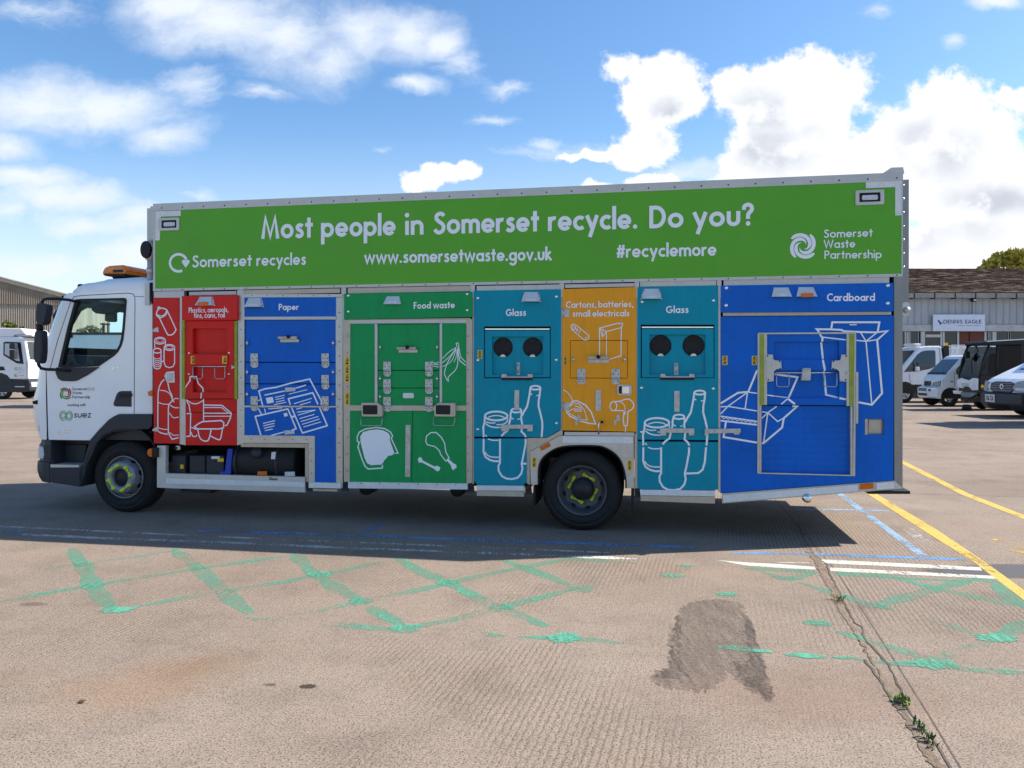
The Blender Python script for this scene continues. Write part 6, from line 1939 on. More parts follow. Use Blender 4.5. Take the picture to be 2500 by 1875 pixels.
road_mark('green_hatching', P_GRNS, [], [(cY0([(1460, 757), (1580, 768), (1690, 775)]), .085), (cY2([(780, 978), (900, 985), (1030, 995)]), .075), (cY2([(1060, 995), (1170, 1000), (1280, 1018)]), .06), (cY2([(370, 932), (520, 945), (700, 965)]), .085), (cY2([(1320, 1022), (1450, 1035), (1650, 1030), (1900, 1070), (2300, 1092)]), .085)],
          [(*q[0], q[1], q[2]) for q in [((cY0([(700, 712)])[0]), .13, .08), ((cY0([(560, 565)])[0]), .10, .10), ((cY0([(1350, 600)])[0]), .12, .10), ((cY0([(2165, 660)])[0]), .10, .10), ((cY0([(1195, 458)])[0]), .09, .08), ((cY0([(500, 434)])[0]), .10, .07), ((cY0([(1925, 498)])[0]), .13, .10),
                                          ((cY1([(200, 657)])[0]), .10, .10), ((cY1([(470, 822)])[0]), .13, .11), ((cY1([(725, 546)])[0]), .11, .11), ((cY1([(1045, 695)])[0]), .12, .11), ((cY1([(1520, 585)])[0]), .13, .11), ((cY1([(1420, 882)])[0]), .13, .11),
                                          ((cY2([(430, 616)])[0]), .10, .06), ((cY2([(100, 505)])[0]), .12, .06), ((cY2([(180, 447)])[0]), .10, .05), ((cY2([(1330, 685)])[0]), .10, .09), ((cY2([(770, 518)])[0]), .12, .08), ((cY2([(1680, 1035)])[0]), .16, .10), ((cY2([(2050, 880)])[0]), .16, .10), ((cY2([(970, 790)])[0]), .12, .07)]], z=0.00238)

# slab joints and the broken joint with dirt and weeds
JM = surf('joint_dark', (0.10, 0.08, 0.065), 0.9, vary=0.4, scale=8)
def joint(pts, w, name='slab_joint', z=0.00105, jit=0.0):
    mb = MB()
    g = [gnd(x, y) for x, y in pts]
    sg = []
    rnd = random.Random(int(pts[0][1]))
    for a_, b_ in zip(g, g[1:]):
        n = max(1, int((b_ - a_).length / (.06 if jit else .6)))
        n = min(n, 300)
        sg += [a_ + (b_ - a_) * (i / n) + Vector((rnd.uniform(-jit, jit), rnd.uniform(-jit, jit), 0)) for i in range(n)]
    sg.append(g[-1])
    L, Rr = strip2d([(p.x, p.y) for p in sg], [w * (rnd.uniform(.4, 1.5) if jit else 1) for _ in sg])
    m = len(L)
    mb.faces([(p.x, p.y, z) for p in L] + [(p.x, p.y, z) for p in Rr], [(i, i + 1, m + i + 1, m + i) for i in range(m - 1)])
    o = mb.build(name, JM, recalc=False)
    for p in o.data.polygons:
        if p.normal.z < 0: p.flip()
    return tag(o, kind='structure')
joint(cX([(-1500, 110), (1120, 165), (2400, 200)]), .04)
joint(cX([(0, 560), (1110, 572), (2400, 606)]), .018)
joint(cX([(1400, 1255), (2400, 1285)]), .012)
joint([(-80, 1050), (80, 1051), (380, 1054)], .05)
joint([(-80, 1098), (30, 1096), (90, 1092)], .03)
joint([(1880, 1205), (1998, 1342), (2044, 1398), (2113, 1501), (2190, 1623), (2267, 1745), (2345, 1875), (2420, 2000)], .008)
joint(cY2([(860, 200), (900, 300), (945, 372), (1030, 440), (1045, 490), (1100, 590), (1150, 700), (1190, 790), (1240, 812), (1255, 880), (1330, 960), (1400, 1040), (1440, 1130), (1475, 1190), (1485, 1250), (1540, 1340), (1610, 1430), (1680, 1520), (1780, 1659), (1850, 1760)]), .011, 'crack', .0030, .006)
joint(cY2([(1260, 1010), (1350, 1130), (1440, 1290), (1500, 1340), (1560, 1400)]), .012, 'crack', .0031, .008)

def dirt_mat():
    m, nt, out = newmat('joint_dirt')
    b = nt.nodes.new('ShaderNodeBsdfPrincipled')
    t = nt.nodes.new('ShaderNodeTexCoord'); v = t.outputs['Object']
    n = noise_node(nt, 14, 8, 0.75, v)
    r = ramp_node(nt, n.outputs['Fac'], [(0.30, (0.07, 0.05, 0.033)), (0.46, (0.20, 0.145, 0.10)), (0.62, (0.27, 0.205, 0.15)), (0.72, (0.40, 0.33, 0.27))])
    link(nt, r.outputs[0], b.inputs['Base Color'])
    b.inputs['Roughness'].default_value = 0.95
    bp = nt.nodes.new('ShaderNodeBump'); bp.inputs['Strength'].default_value = 1.0; bp.inputs['Distance'].default_value = 0.03
    link(nt, n.outputs['Fac'], bp.inputs['Height']); link(nt, bp.outputs[0], b.inputs['Normal'])
    link(nt, b.outputs[0], out.inputs[0])
    return m
lf = cY2([(850, 210), (890, 310), (912, 372), (935, 410), (970, 470), (1000, 530), (1040, 590), (1085, 690), (1130, 760), (1190, 850), (1235, 920), (1285, 1010), (1360, 1150), (1440, 1290), (1500, 1400), (1560, 1500), (1650, 1659), (1720, 1780)])
rt = cY2([(870, 210), (925, 300), (955, 372), (1010, 410), (1035, 470), (1060, 530), (1105, 590), (1135, 690), (1160, 760), (1205, 850), (1250, 920), (1305, 1010), (1385, 1150), (1480, 1290), (1560, 1400), (1640, 1500), (1740, 1659), (1830, 1780)])
def edge(pts, seed, j):
    rnd = random.Random(seed)
    g = [gnd(x, y) for x, y in pts]
    o = []
    for a_, b_ in zip(g, g[1:]):
        n = 9
        o += [a_ + (b_ - a_) * (i / n) + Vector((rnd.gauss(0, j), rnd.gauss(0, j), 0)) for i in range(n)]
    o.append(g[-1])
    return o
mid_ = [((a_[0] + b_[0]) / 2, (a_[1] + b_[1]) / 2) for a_, b_ in zip(lf, rt)]
lf = [(m_[0] + (a_[0] - m_[0]) * .72, a_[1]) for a_, m_ in zip(lf, mid_)]; rt = [(m_[0] + (a_[0] - m_[0]) * .72, a_[1]) for a_, m_ in zip(rt, mid_)]
L, Rr = edge(lf, 3, .006), edge(rt, 8, .008)
mb = MB(); m = len(L)
mb.faces([(p.x, p.y, .0027) for p in L] + [(p.x, p.y, .0027) for p in Rr], [(i, m + i, m + i + 1, i + 1) for i in range(m - 1)])
dj = mb.build('joint_dirt', dirt_mat(), recalc=False)
for p in dj.data.polygons:
    if p.normal.z < 0: p.flip()
tag(dj, kind='structure')

# weeds in the joint
LEAF = surf('weed_leaf', (0.13, 0.19, 0.035), 0.7, vary=0.4, scale=30)
LEAF2 = surf('weed_leaf_dark', (0.055, 0.11, 0.03), 0.6, vary=0.4, scale=30)
def weed(x, y, n, size, label, mat=LEAF, spread=1.0):
    c = gnd(x, y)
    rnd = random.Random(int(x * 3 + y))
    mb = MB()
    for i in range(n):
        a_ = rnd.uniform(0, 6.283); d = abs(rnd.gauss(0, .5)) * size * spread
        b = Vector((d * math.cos(a_) * .7, d * math.sin(a_) * 1.3, .005))
        l = size * rnd.uniform(.4, 1.0); az = rnd.uniform(0, 6.283); lean = rnd.uniform(.2, 1.1)
        dv = Vector((math.cos(az) * math.sin(lean), math.sin(az) * math.sin(lean), math.cos(lean)))
        s = Vector((-math.sin(az), math.cos(az), 0)) * l * rnd.uniform(.06, .16)
        p1 = b + dv * l * .55 + Vector((0, 0, l * .05)); p2 = b + dv * l - Vector((0, 0, l * .2 * lean))
        mb.faces([b - s * .5, b + s * .5, p1 + s, p1 - s, p2], [(0, 1, 2, 3), (3, 2, 4)])
    o = mb.build('weed', mat, recalc=False)
    o.location = c
    return tag(o, label, 'weed', 'weeds in the yard joint')
w1 = cY2([(1105, 655), (1485, 1270), (1640, 1500), (1590, 1430), (1120, 620), (1700, 1590)])
weed(*w1[0], 40, .05, 'small yellowish grass tuft in the joint beside the green hatching')
weed(*w1[1], 70, .055, 'bright green grass tuft growing halfway down the cracked joint')
weed(*w1[2], 34, .05, 'dark leafy weed in the cracked joint nearest the bottom edge', LEAF2)
weed(*w1[3], 30, .05, 'thin dull weed in the wide dirty joint above the leafy weed', LEAF2)

# stains on the concrete
def stain(name, cx, cy, rx, ry, col, amt, thr, scale, power=1.0, z=0.00098, rot=0.0, streak=(1, 1, 1), box=False):
    m, nt, out = newmat(name)
    b = nt.nodes.new('ShaderNodeBsdfPrincipled'); b.inputs['Base Color'].default_value = (*col, 1); b.inputs['Roughness'].default_value = .85
    b.inputs['Specular IOR Level'].default_value = 0.2
    t = nt.nodes.new('ShaderNodeTexCoord')
    sv = nt.nodes.new('ShaderNodeVectorMath'); sv.operation = 'SUBTRACT'; link(nt, t.outputs['Generated'], sv.inputs[0]); sv.inputs[1].default_value = (.5, .5, 0)
    ml = nt.nodes.new('ShaderNodeVectorMath'); ml.operation = 'MULTIPLY'; link(nt, sv.outputs[0], ml.inputs[0]); ml.inputs[1].default_value = (2, 2, 0)
    ln_ = nt.nodes.new('ShaderNodeVectorMath'); ln_.operation = 'LENGTH'; link(nt, ml.outputs[0], ln_.inputs[0])
    dist = ln_.outputs['Value']
    if box:        # squarish patch
        sx_ = nt.nodes.new('ShaderNodeSeparateXYZ'); link(nt, ml.outputs[0], sx_.inputs[0])
        pw = []
        for k in (0, 1):
            ab = nt.nodes.new('ShaderNodeMath'); ab.operation = 'ABSOLUTE'; link(nt, sx_.outputs[k], ab.inputs[0])
            p4 = nt.nodes.new('ShaderNodeMath'); p4.operation = 'POWER'; link(nt, ab.outputs[0], p4.inputs[0]); p4.inputs[1].default_value = 4; pw.append(p4)
        sm_ = nt.nodes.new('ShaderNodeMath'); link(nt, pw[0].outputs[0], sm_.inputs[0]); link(nt, pw[1].outputs[0], sm_.inputs[1])
        rt_ = nt.nodes.new('ShaderNodeMath'); rt_.operation = 'POWER'; link(nt, sm_.outputs[0], rt_.inputs[0]); rt_.inputs[1].default_value = .25
        dist = rt_.outputs[0]
    n = noise_node(nt, scale, 8, 0.7, t.outputs['Object'], streak)
    g = nt.nodes.new('ShaderNodeMapRange'); g.inputs['From Min'].default_value = 0.15; g.inputs['From Max'].default_value = 1.0; g.inputs['To Min'].default_value = 1.0; g.inputs['To Max'].default_value = 0.0
    link(nt, dist, g.inputs['Value'])
    s = nt.nodes.new('ShaderNodeMath'); s.operation = 'MULTIPLY_ADD'; link(nt, n.outputs['Fac'], s.inputs[0]); s.inputs[1].default_value = 1.6; link(nt, g.outputs[0], s.inputs[2])
    r = nt.nodes.new('ShaderNodeMapRange'); r.inputs['From Min'].default_value = thr; r.inputs['From Max'].default_value = thr + .45 * power; r.inputs['To Max'].default_value = amt
    link(nt, s.outputs[0], r.inputs['Value'])
    g2 = nt.nodes.new('ShaderNodeMath'); g2.operation = 'MULTIPLY'; link(nt, r.outputs[0], g2.inputs[0])
    g3 = nt.nodes.new('ShaderNodeMapRange'); g3.inputs['From Min'].default_value = .99; g3.inputs['From Max'].default_value = .75; link(nt, dist, g3.inputs['Value'])
    link(nt, g3.outputs[0], g2.inputs[1])
    tr = nt.nodes.new('ShaderNodeBsdfTransparent'); mx = nt.nodes.new('ShaderNodeMixShader')
    link(nt, g2.outputs[0], mx.inputs[0]); link(nt, tr.outputs[0], mx.inputs[1]); link(nt, b.outputs[0], mx.inputs[2]); link(nt, mx.outputs[0], out.inputs[0])
    c = gnd(cx, cy)
    mb = MB(); mb.face([(-rx, -ry, 0), (rx, -ry, 0), (rx, ry, 0), (-rx, ry, 0)])
    o = mb.build(name, m, recalc=False); o.location = (c.x, c.y, z); o.rotation_euler = (0, 0, rot)
    return tag(o, kind='structure')
def damp(pts, col, base, amp, jit, z, seed):
    m, nt, out = newmat('damp_patch')
    b = nt.nodes.new('ShaderNodeBsdfPrincipled'); b.inputs['Base Color'].default_value = (*col, 1); b.inputs['Roughness'].default_value = .8
    t = nt.nodes.new('ShaderNodeTexCoord'); v = t.outputs['Object']
    mp = nt.nodes.new('ShaderNodeMapping'); link(nt, v, mp.inputs[0]); mp.inputs['Rotation'].default_value = (0, 0, math.atan2(GD.x, GD.y)); mp.inputs['Scale'].default_value = (30, 4, 1)
    n = noise_node(nt, 1.0, 5, 0.7, mp.outputs[0]); n2 = noise_node(nt, 40.0, 6, 0.75, v)
    s1 = nt.nodes.new('ShaderNodeMath'); s1.operation = 'MULTIPLY'; link(nt, n.outputs['Fac'], s1.inputs[0]); link(nt, n2.outputs['Fac'], s1.inputs[1])
    r = nt.nodes.new('ShaderNodeMapRange'); r.inputs['From Min'].default_value = .14; r.inputs['From Max'].default_value = .38; r.inputs['To Min'].default_value = base; r.inputs['To Max'].default_value = base + amp
    link(nt, s1.outputs[0], r.inputs['Value'])
    tr = nt.nodes.new('ShaderNodeBsdfTransparent'); mx = nt.nodes.new('ShaderNodeMixShader')
    link(nt, r.outputs[0], mx.inputs[0]); link(nt, tr.outputs[0], mx.inputs[1]); link(nt, b.outputs[0], mx.inputs[2]); link(nt, mx.outputs[0], out.inputs[0])
    rnd = random.Random(seed)
    g = [gnd(x, y) for x, y in pts]
    ring = []
    for a_, b_ in zip(g, g[1:] + g[:1]):
        for i in range(9):
            ring.append(a_ + (b_ - a_) * (i / 9) + Vector((rnd.gauss(0, jit), rnd.gauss(0, jit * 1.6), 0)))
    mb = MB(); vs = [mb.bm.verts.new((p.x, p.y, z)) for p in ring]
    es = [mb.bm.edges.new((vs[i], vs[(i + 1) % len(vs)])) for i in range(len(vs))]
    bmesh.ops.triangle_fill(mb.bm, use_beauty=True, edges=es)
    o = mb.build('oil_stain', m, recalc=False)
    for p in o.data.polygons:
        if p.normal.z < 0: p.flip()
    return tag(o, kind='structure')
damp([(1648, 1508), (1665, 1480), (1700, 1466), (1760, 1463), (1800, 1472), (1826, 1496), (1846, 1560), (1866, 1620), (1880, 1690), (1880, 1712), (1862, 1706), (1850, 1690), (1826, 1688), (1800, 1660), (1782, 1640), (1765, 1660), (1740, 1680), (1690, 1690), (1640, 1682), (1604, 1672), (1588, 1656), (1612, 1642), (1636, 1620), (1632, 1590), (1640, 1555)], (0.085, 0.068, 0.058), .06, .46, .011, .00112, 4)
damp([(1640, 1530), (1655, 1500), (1664, 1530), (1660, 1600), (1672, 1650), (1660, 1682), (1604, 1672), (1588, 1656), (1636, 1625), (1634, 1580)], (0.055, 0.046, 0.042), .02, .42, .012, .00125, 5)
damp([(1820, 1500), (1834, 1520), (1852, 1590), (1872, 1640), (1880, 1692), (1880, 1712), (1864, 1704), (1848, 1686), (1815, 1668), (1796, 1640), (1790, 1610), (1822, 1625), (1830, 1600), (1818, 1540)], (0.055, 0.046, 0.042), .02, .46, .012, .00135, 6)
stain('rust_stain', 330, 1680, .65, .5, (0.40, 0.24, 0.13), .22, 1.05, 3, 1.6, rot=.5)
stain('rust_stain', 500, 1620, .5, .3, (0.40, 0.25, 0.14), .18, 1.05, 3, 1.6, rot=.4, z=.00108)
stain('oil_stain', 752, 1676, .055, .035, (0.06, 0.045, 0.03), .8, .95, 60, .5, z=.001)
stain('oil_stain', 660, 1672, .05, .03, (0.12, 0.10, 0.08), .5, 1.1, 60, .8, z=.001)
stain('oil_stain', 80, 1475, .14, .07, (0.16, 0.12, 0.09), .4, 1.1, 30, .9, z=.001)
stain('rust_stain', 1950, 1700, 1.2, .6, (0.36, 0.23, 0.17), .22, 1.05, 2.5, 1.6, z=.0009)
stain('asphalt_patch', 2560, 1395, 1.1, .25, (0.11, 0.11, 0.12), .8, .7, 4, .8, z=.00095)
# a dead leaf lying on the concrete
c = gnd(200, 1716)
mb = MB(); mb.faces([(-.022, 0, .006), (-.008, .012, .012), (.02, .006, .009), (.026, -.002, .014), (.004, -.013, .006), (0, 0, .010)], [(0, 1, 5), (1, 2, 5), (2, 3, 5), (3, 4, 5), (4, 0, 5)])
o = mb.build('dead_leaf', surf('leaf_brown', (.10, .06, .03), .8), recalc=False); o.location = c
tag(o, 'small brown dead leaf lying on bare concrete in the foreground', 'leaf')
# ====================================================================== background buildings
BR = random.Random(5)
CLAD = surf('cladding_grey', (0.40, 0.41, 0.43), 0.6, vary=0.16, scale=.9, dirt=0.3, dirtcol=(0.22, 0.21, 0.20), stretch=(1, 1, .25))
FASC = surf('fascia_paint', (0.50, 0.49, 0.48), 0.8, vary=0.12, scale=.9, dirt=0.75, dirtcol=(0.17, 0.14, 0.12))
FRAME_W = surf('frame_white', (0.55, 0.55, 0.54), 0.5, vary=0.1)
BRICK = surf('red_brick', (0.15, 0.055, 0.04), 0.85, vary=0.3, scale=6)
WIN = surf('window_dark', (0.018, 0.024, 0.026), 0.12, vary=0.4, scale=1.2, spec=0.5)
def tile_mat():
    m, nt, out = newmat('roof_tile')
    b = nt.nodes.new('ShaderNodeBsdfPrincipled')
    n1 = noise_node(nt, 2.0, 6, 0.7, stretch=(1.3, 3.5, 3.5))
    n2 = noise_node(nt, 9.0, 4, 0.7, stretch=(.8, 2.6, 2.6))
    c = ramp_node(nt, n1.outputs['Fac'], [(0.30, (0.08, 0.060, 0.050)), (0.5, (0.20, 0.130, 0.090)), (0.68, (0.36, 0.23, 0.15))]).outputs[0]
    r = ramp_node(nt, n2.outputs['Fac'], [(0.36, 0.35), (0.55, 1.0), (0.72, 1.55)])
    c = mixrgb(nt, 1.0, c, r.outputs[0], 'MULTIPLY')
    n3 = noise_node(nt, 14.0, 2, 0.5)
    sp_ = ramp_node(nt, n3.outputs['Fac'], [(0.74, 0.0), (0.78, 0.7)])
    c = mixrgb(nt, sp_.outputs[0], c, (0.55, 0.52, 0.45))
    link(nt, c, b.inputs['Base Color']); b.inputs['Roughness'].default_value = .9
    bp = nt.nodes.new('ShaderNodeBump'); bp.inputs['Strength'].default_value = 1; bp.inputs['Distance'].default_value = .08
    link(nt, n2.outputs['Fac'], bp.inputs['Height']); link(nt, bp.outputs[0], b.inputs['Normal'])
    link(nt, b.outputs[0], out.inputs[0])
    return m

BZ = 40.0
def B(x, y, off=0.0):
    p = at(x, y, BZ); p.y += off; return p
wk = thing('workshop', 'long low workshop with brown tiled roof and grey cladding behind the parked vans', 'building', (at(2350, 895, BZ).x, BZ, 0))
def wloc(p): return Vector(p) - wk.location
XL, XRr = 1900, 2950
# tiled roof: rows of slightly uneven courses
mb = MB()
e0, e1 = B(XL, 716, -.35), B(XRr, 716, -.35)
zr_, yr_ = at(0, 658, BZ + 4).z, BZ + 4
rows_ = 22
nx = 60
gr = []
for i in range(rows_ + 1):
    f = i / rows_
    for s_ in (0, 1):
        rw = []
        for k in range(nx + 1):
            x = e0.x + (e1.x - e0.x) * k / nx
            z = e0.z + (zr_ - e0.z) * f + BR.uniform(-.012, .012) + (.05 if s_ else 0.0)
            rw.append(wloc((x, e0.y + (yr_ - e0.y) * f - (.02 if s_ else 0), z)))
        gr.append(rw)
for A_, B_ in zip(gr, gr[1:]):
    for k in range(nx):
        mb.face([A_[k], A_[k + 1], B_[k + 1], B_[k]])
bk = [wloc((e0.x, yr_ + 4.5, e0.z)), wloc((e1.x, yr_ + 4.5, e0.z))]
mb.face([gr[-1][0], gr[-1][-1], bk[1], bk[0]])
roof = mb.build('roof', tile_mat(), wk)
# walls behind the cladding
mb = MB(); mb.box(wloc((e0.x, BZ + .06, 0)), wloc((e1.x, BZ + 8.3, e0.z - .05))); mb.build('wall', BRICK, wk)
# cladding sheets, each slightly out of line
mb = MB()
x = B(XL, 0).x; xe = B(XRr, 0).x
zt_, zb_ = B(0, 728).z, B(0, 792.5).z
while x < xe:
    t = BR.uniform(0, .02)
    mb.prism([wloc((x, BZ - .02 - t, zb_)), wloc((x + .352, BZ - .05 - t, zb_)), wloc((x + .352, BZ - .055 - t, zt_)), wloc((x, BZ - .015 - t, zt_))], (0, .025, 0))
    mb.prism([wloc((x + .322, BZ - .085 - t, zb_)), wloc((x + .354, BZ - .075 - t, zb_)), wloc((x + .354, BZ - .075 - t, zt_)), wloc((x + .322, BZ - .085 - t, zt_))], (0, .03, 0))
    x += .354
mb.build('cladding', CLAD, wk)
mb = MB(); mb.box(wloc((e0.x, BZ - .48, B(0, 729).z)), wloc((e1.x, BZ - .36, B(0, 717.5).z))); gut = mb.build('gutter', surf('gutter_paint', (.30, .29, .26), .6, vary=.2, dirt=.4), wk)
x = e0.x + .5
mb = MB()
while x < e1.x:
    mb.box(wloc((x, BZ - .50, B(0, 731).z)), wloc((x + .05, BZ - .1, B(0, 718).z))); x += 1.05
mb.build('gutter_bracket', 'dark', wk)
mb = MB(); mb.box(wloc((e0.x, BZ - .12, B(0, 809).z)), wloc((e1.x, BZ + .05, B(0, 793).z))); mb.build('fascia', FASC, wk)
# shop front: panes, frames, brick piers
zl, zh = 0.0, B(0, 809.3).z
px_cols = [(2195, 2209, 'g'), (2214, 2218, 'g'), (2218, 2242, 'c'), (2245, 2249, 'g'), (2256, 2296, 'd'), (2304, 2337, 'g'), (2341, 2364, 'b'), (2368, 2403, 'b'), (2406, 2415, 'c'), (2416, 2423, 'g'), (2430, 2462, 'g'), (2465, 2520, 'g'), (2526, 2575, 'g'), (2580, 2640, 'b')]
cur = surf('curtain', (.10, .115, .10), .9, vary=.25, scale=9, stretch=(6, 1, .2))
for xa, xb, k in px_cols:
    a_, b_ = B(xa, 0).x, B(xb, 0).x
    mb = MB(); mb.box(wloc((a_, BZ - .005, zl)), wloc((b_, BZ + .05, zh - .01)))
    nm = {'g': 'window', 'c': 'window', 'd': 'door', 'b': 'brick_pier'}[k]
    o = mb.build(nm, {'g': WIN, 'c': cur, 'd': WIN, 'b': BRICK}[k], wk)
    if k in 'gcd':
        for q in (a_ - .07, b_ - .02):
            mb = MB(); mb.box(wloc((q, BZ - .05, zl)), wloc((q + .09, BZ + .04, zh - .012))); mb.build('frame', FRAME_W, o)
    if k == 'd':
        mb = MB(); mb.box(wloc((a_ + .07, BZ - .05, zh - .30)), wloc((b_ - .02, BZ + .03, zh - .16))); mb.build('frame', FRAME_W, o)
# floodlight under the eaves
mb = MB(); q = PPb = [B(2361, 731, -.35), B(2373, 730, -.35), B(2372, 738, -.42), B(2363, 739, -.42)]
mb.prism([wloc(p) for p in q], (0, .14, 0)); fl = mb.build('floodlight', 'dark', wk, bevel=.01)
mb = MB(); mb.prism([wloc(p) for p in (B(2364.5, 732.5, -.43), B(2371, 732, -.43), B(2370, 736.5, -.46), B(2365.5, 737, -.46))], (0, .02, 0)); mb.build('lens', 'lens', fl)
mb = MB(); mb.tube([wloc(B(2369, 739, -.14)), wloc(B(2370, 752, -.13)), wloc(B(2369, 768, -.13))], .015, 6); mb.build('cable', 'dark', wk)

# company sign on the fascia
sg = thing('company_sign', 'white rectangular sign with dark blue company lettering on the workshop front', 'sign', (at(2335, 788, BZ).x, BZ - .16, at(2335, 788, BZ).z))
sl_ = lambda p: Vector(p) - sg.location
mb = MB(); mb.prism([sl_(B(x_, y_, -.24)) for x_, y_ in ((2272, 768.5), (2398, 768.3), (2398, 809), (2271.7, 809))], (0, .05, 0)); mb.build('board', surf('sign_board', (.66, .70, .80), .4, vary=.03), sg, bevel=.01)
def flat_text(parent, s, x0, y0, x1, y1, cap, sw, mat, fn, slant=0.0, name='lettering'):
    """lettering on an upright plane; fn(px, py, k) gives local points, k the layer"""
    strokes, W = text_strokes(s, sw)
    mb = MB()
    for k, st in enumerate(strokes):
        if st[0] == 'dot':
            continue
        pts = [(x0 + (x1 - x0) * a_ / W, y0 + (y1 - y0) * a_ / W - b_ * cap) for a_, b_ in st]
        L, Rr = strip2d(pts, sw * cap)
        m = len(L)
        mb.faces([fn(p.x, p.y, k % 4) for p in L] + [fn(p.x, p.y, k % 4) for p in Rr], [(i, i + 1, m + i + 1, m + i) for i in range(m - 1)])
    return mb.build(name, mat, parent, recalc=False)
flat_text(sg, 'DENNIS', 2297, 790.5, 2343.5, 790.5, 9.2, .155, 'ink_blue', lambda x, y, k: sl_(B(x, y, -.246 - .002 * k)))
flat_text(sg, 'EAGLE', 2349.5, 790.5, 2389, 790.5, 9.2, .155, 'ink_blue', lambda x, y, k: sl_(B(x, y, -.246 - .002 * k)))
for q, m_ in (([(2282, 782), (2286, 782), (2292, 790), (2289, 792)], 'ink_blue'), ([(2289.5, 790), (2295, 786.5), (2299, 787), (2293, 790.5), (2290.5, 795)], 'logo_grey'), ([(2286.5, 788), (2290, 795), (2288, 793)], 'ink_blue')):
    mb = MB(); mb.face([sl_(B(x_, y_, -.247)) for x_, y_ in q]); mb.build('bird_emblem', m_, sg, recalc=False)
mb = MB()
for i, (xa, xb) in enumerate(((2327, 2329), (2331.5, 2348), (2350.5, 2367), (2370, 2387))):
    mb.face([sl_(B(xa, 794.8, -.246)), sl_(B(xb, 794.8, -.246)), sl_(B(xb, 796, -.246)), sl_(B(xa, 796, -.246))])
mb.build('small_print', 'logo_grey', sg, recalc=False)

# tree behind the workshop
def leaf_cloud(mb, blobs_, n, size, rnd):
    for _ in range(n):
        c, r = rnd.choice(blobs_)
        d = Vector((rnd.gauss(0, 1), rnd.gauss(0, 1), rnd.gauss(0, 1))).normalized() * (rnd.random() ** .45)
        p = Vector(c) + Vector((d.x * r[0], d.y * r[1], d.z * r[2]))
        u = Vector((rnd.gauss(0, 1), rnd.gauss(0, 1), rnd.gauss(0, 1))).normalized()
        v = u.cross(Vector((rnd.gauss(0, 1), rnd.gauss(0, 1), rnd.gauss(0, 1)))).normalized()
        s = size * rnd.uniform(.5, 1.4)
        mb.face([p - u * s, p + v * s * .45, p + u * s, p - v * s * .45])
def tree(name, label, x, ybase, depth, blobpx, n, size, leaf, rnd_seed, sticks=40, cat='tree'):
    rnd = random.Random(rnd_seed)
    c = at(x, 895, depth); c.z = 0
    t = thing(name, label, cat, c)
    bl_ = []
    for (bx, by, rx, ry) in blobpx:
        p = at(bx, by, depth); s = depth / F
        bl_.append((p - c, (rx * s, rx * s * .8, ry * s)))
    mb = MB(); leaf_cloud(mb, bl_, n, size, rnd); cr = mb.build('crown', leaf, t, recalc=False, weld=False)
    mb = MB()
    top = max(b[0].z for b in bl_)
    mb.tube([(0, 0, 0), (.1, 0, top * .35), (-.1, .1, top * .6)], [.32, .24, .16], 8)
    for b, r in bl_:
        mb.tube([(0, 0, top * .45), b * .6 + Vector((0, 0, top * .22)), b], [.14, .08, .03], 6)
        for _ in range(sticks // len(bl_)):
            d = Vector((rnd.gauss(0, 1), rnd.gauss(0, 1), abs(rnd.gauss(0, 1)) + .2)).normalized()
            e = b + Vector((d.x * r[0], d.y * r[1], d.z * r[2])) * rnd.uniform(.8, 1.25)
            mb.tube([b, b + (e - b) * .5 + Vector((0, 0, .1)), e], [.035, .02, .008], 4)
    mb.build('trunk', surf(name + '_bark', (.09, .07, .05), .9), t)
    return t
LF1 = surf('willow_leaf', (0.38, 0.33, 0.05), 0.7, vary=0.5, scale=1.2)
tree('willow_tree', 'yellowish green tree crown rising behind the workshop roof', 2460, 660, 58, [(2425, 645, 28, 16), (2448, 632, 26, 18), (2475, 628, 30, 22), (2505, 630, 34, 26), (2412, 655, 24, 10), (2540, 640, 40, 30), (2490, 650, 60, 24)], 2300, .20, LF1, 4, 90)

# corrugated shed on the left
AG = R(18)
sd_ = thing('corrugated_shed', 'tall shed of weathered brown corrugated sheeting behind the parked lorry', 'building')
c0_ = at(157, 895, 58); c0_.z = 0
sd_.location = c0_
sdir = Vector((math.cos(AG), math.sin(AG), 0)); snrm = Vector((math.sin(AG), -math.cos(AG), 0))
def on_shed(x, y, off=0.0):
    """point on the shed wall seen at a photograph pixel, in shed coordinates (distance along wall, height)"""
    dx = (x - CX) / F
    pl_ = c0_ + snrm * off
    t = pl_.dot(snrm) / (dx * snrm.x + snrm.y)
    p = Vector((dx * t, t, EYE + (HOR - y) / F * t))
    return (p - c0_).dot(sdir), p.z
u0, zA = on_shed(0, 677); u1, zB = on_shed(157, 718)
ul, _ = on_shed(-330, 700)
slope = (zB - zA) / (u1 - u0)
ztop = lambda u: zB + slope * (u - u1)
zs0 = on_shed(80, 739)[1]
SHEDM = surf('weathered_sheet', (0.27, 0.22, 0.17), 0.75, vary=0.28, scale=.8, dirt=0.5, dirtcol=(0.15, 0.115, 0.085), stretch=(1, 1, .3))
SHEDM2 = surf('weathered_sheet_low', (0.34, 0.29, 0.235), 0.75, vary=0.22, scale=.8, dirt=0.45, dirtcol=(0.2, 0.155, 0.115), stretch=(1, 1, .3))
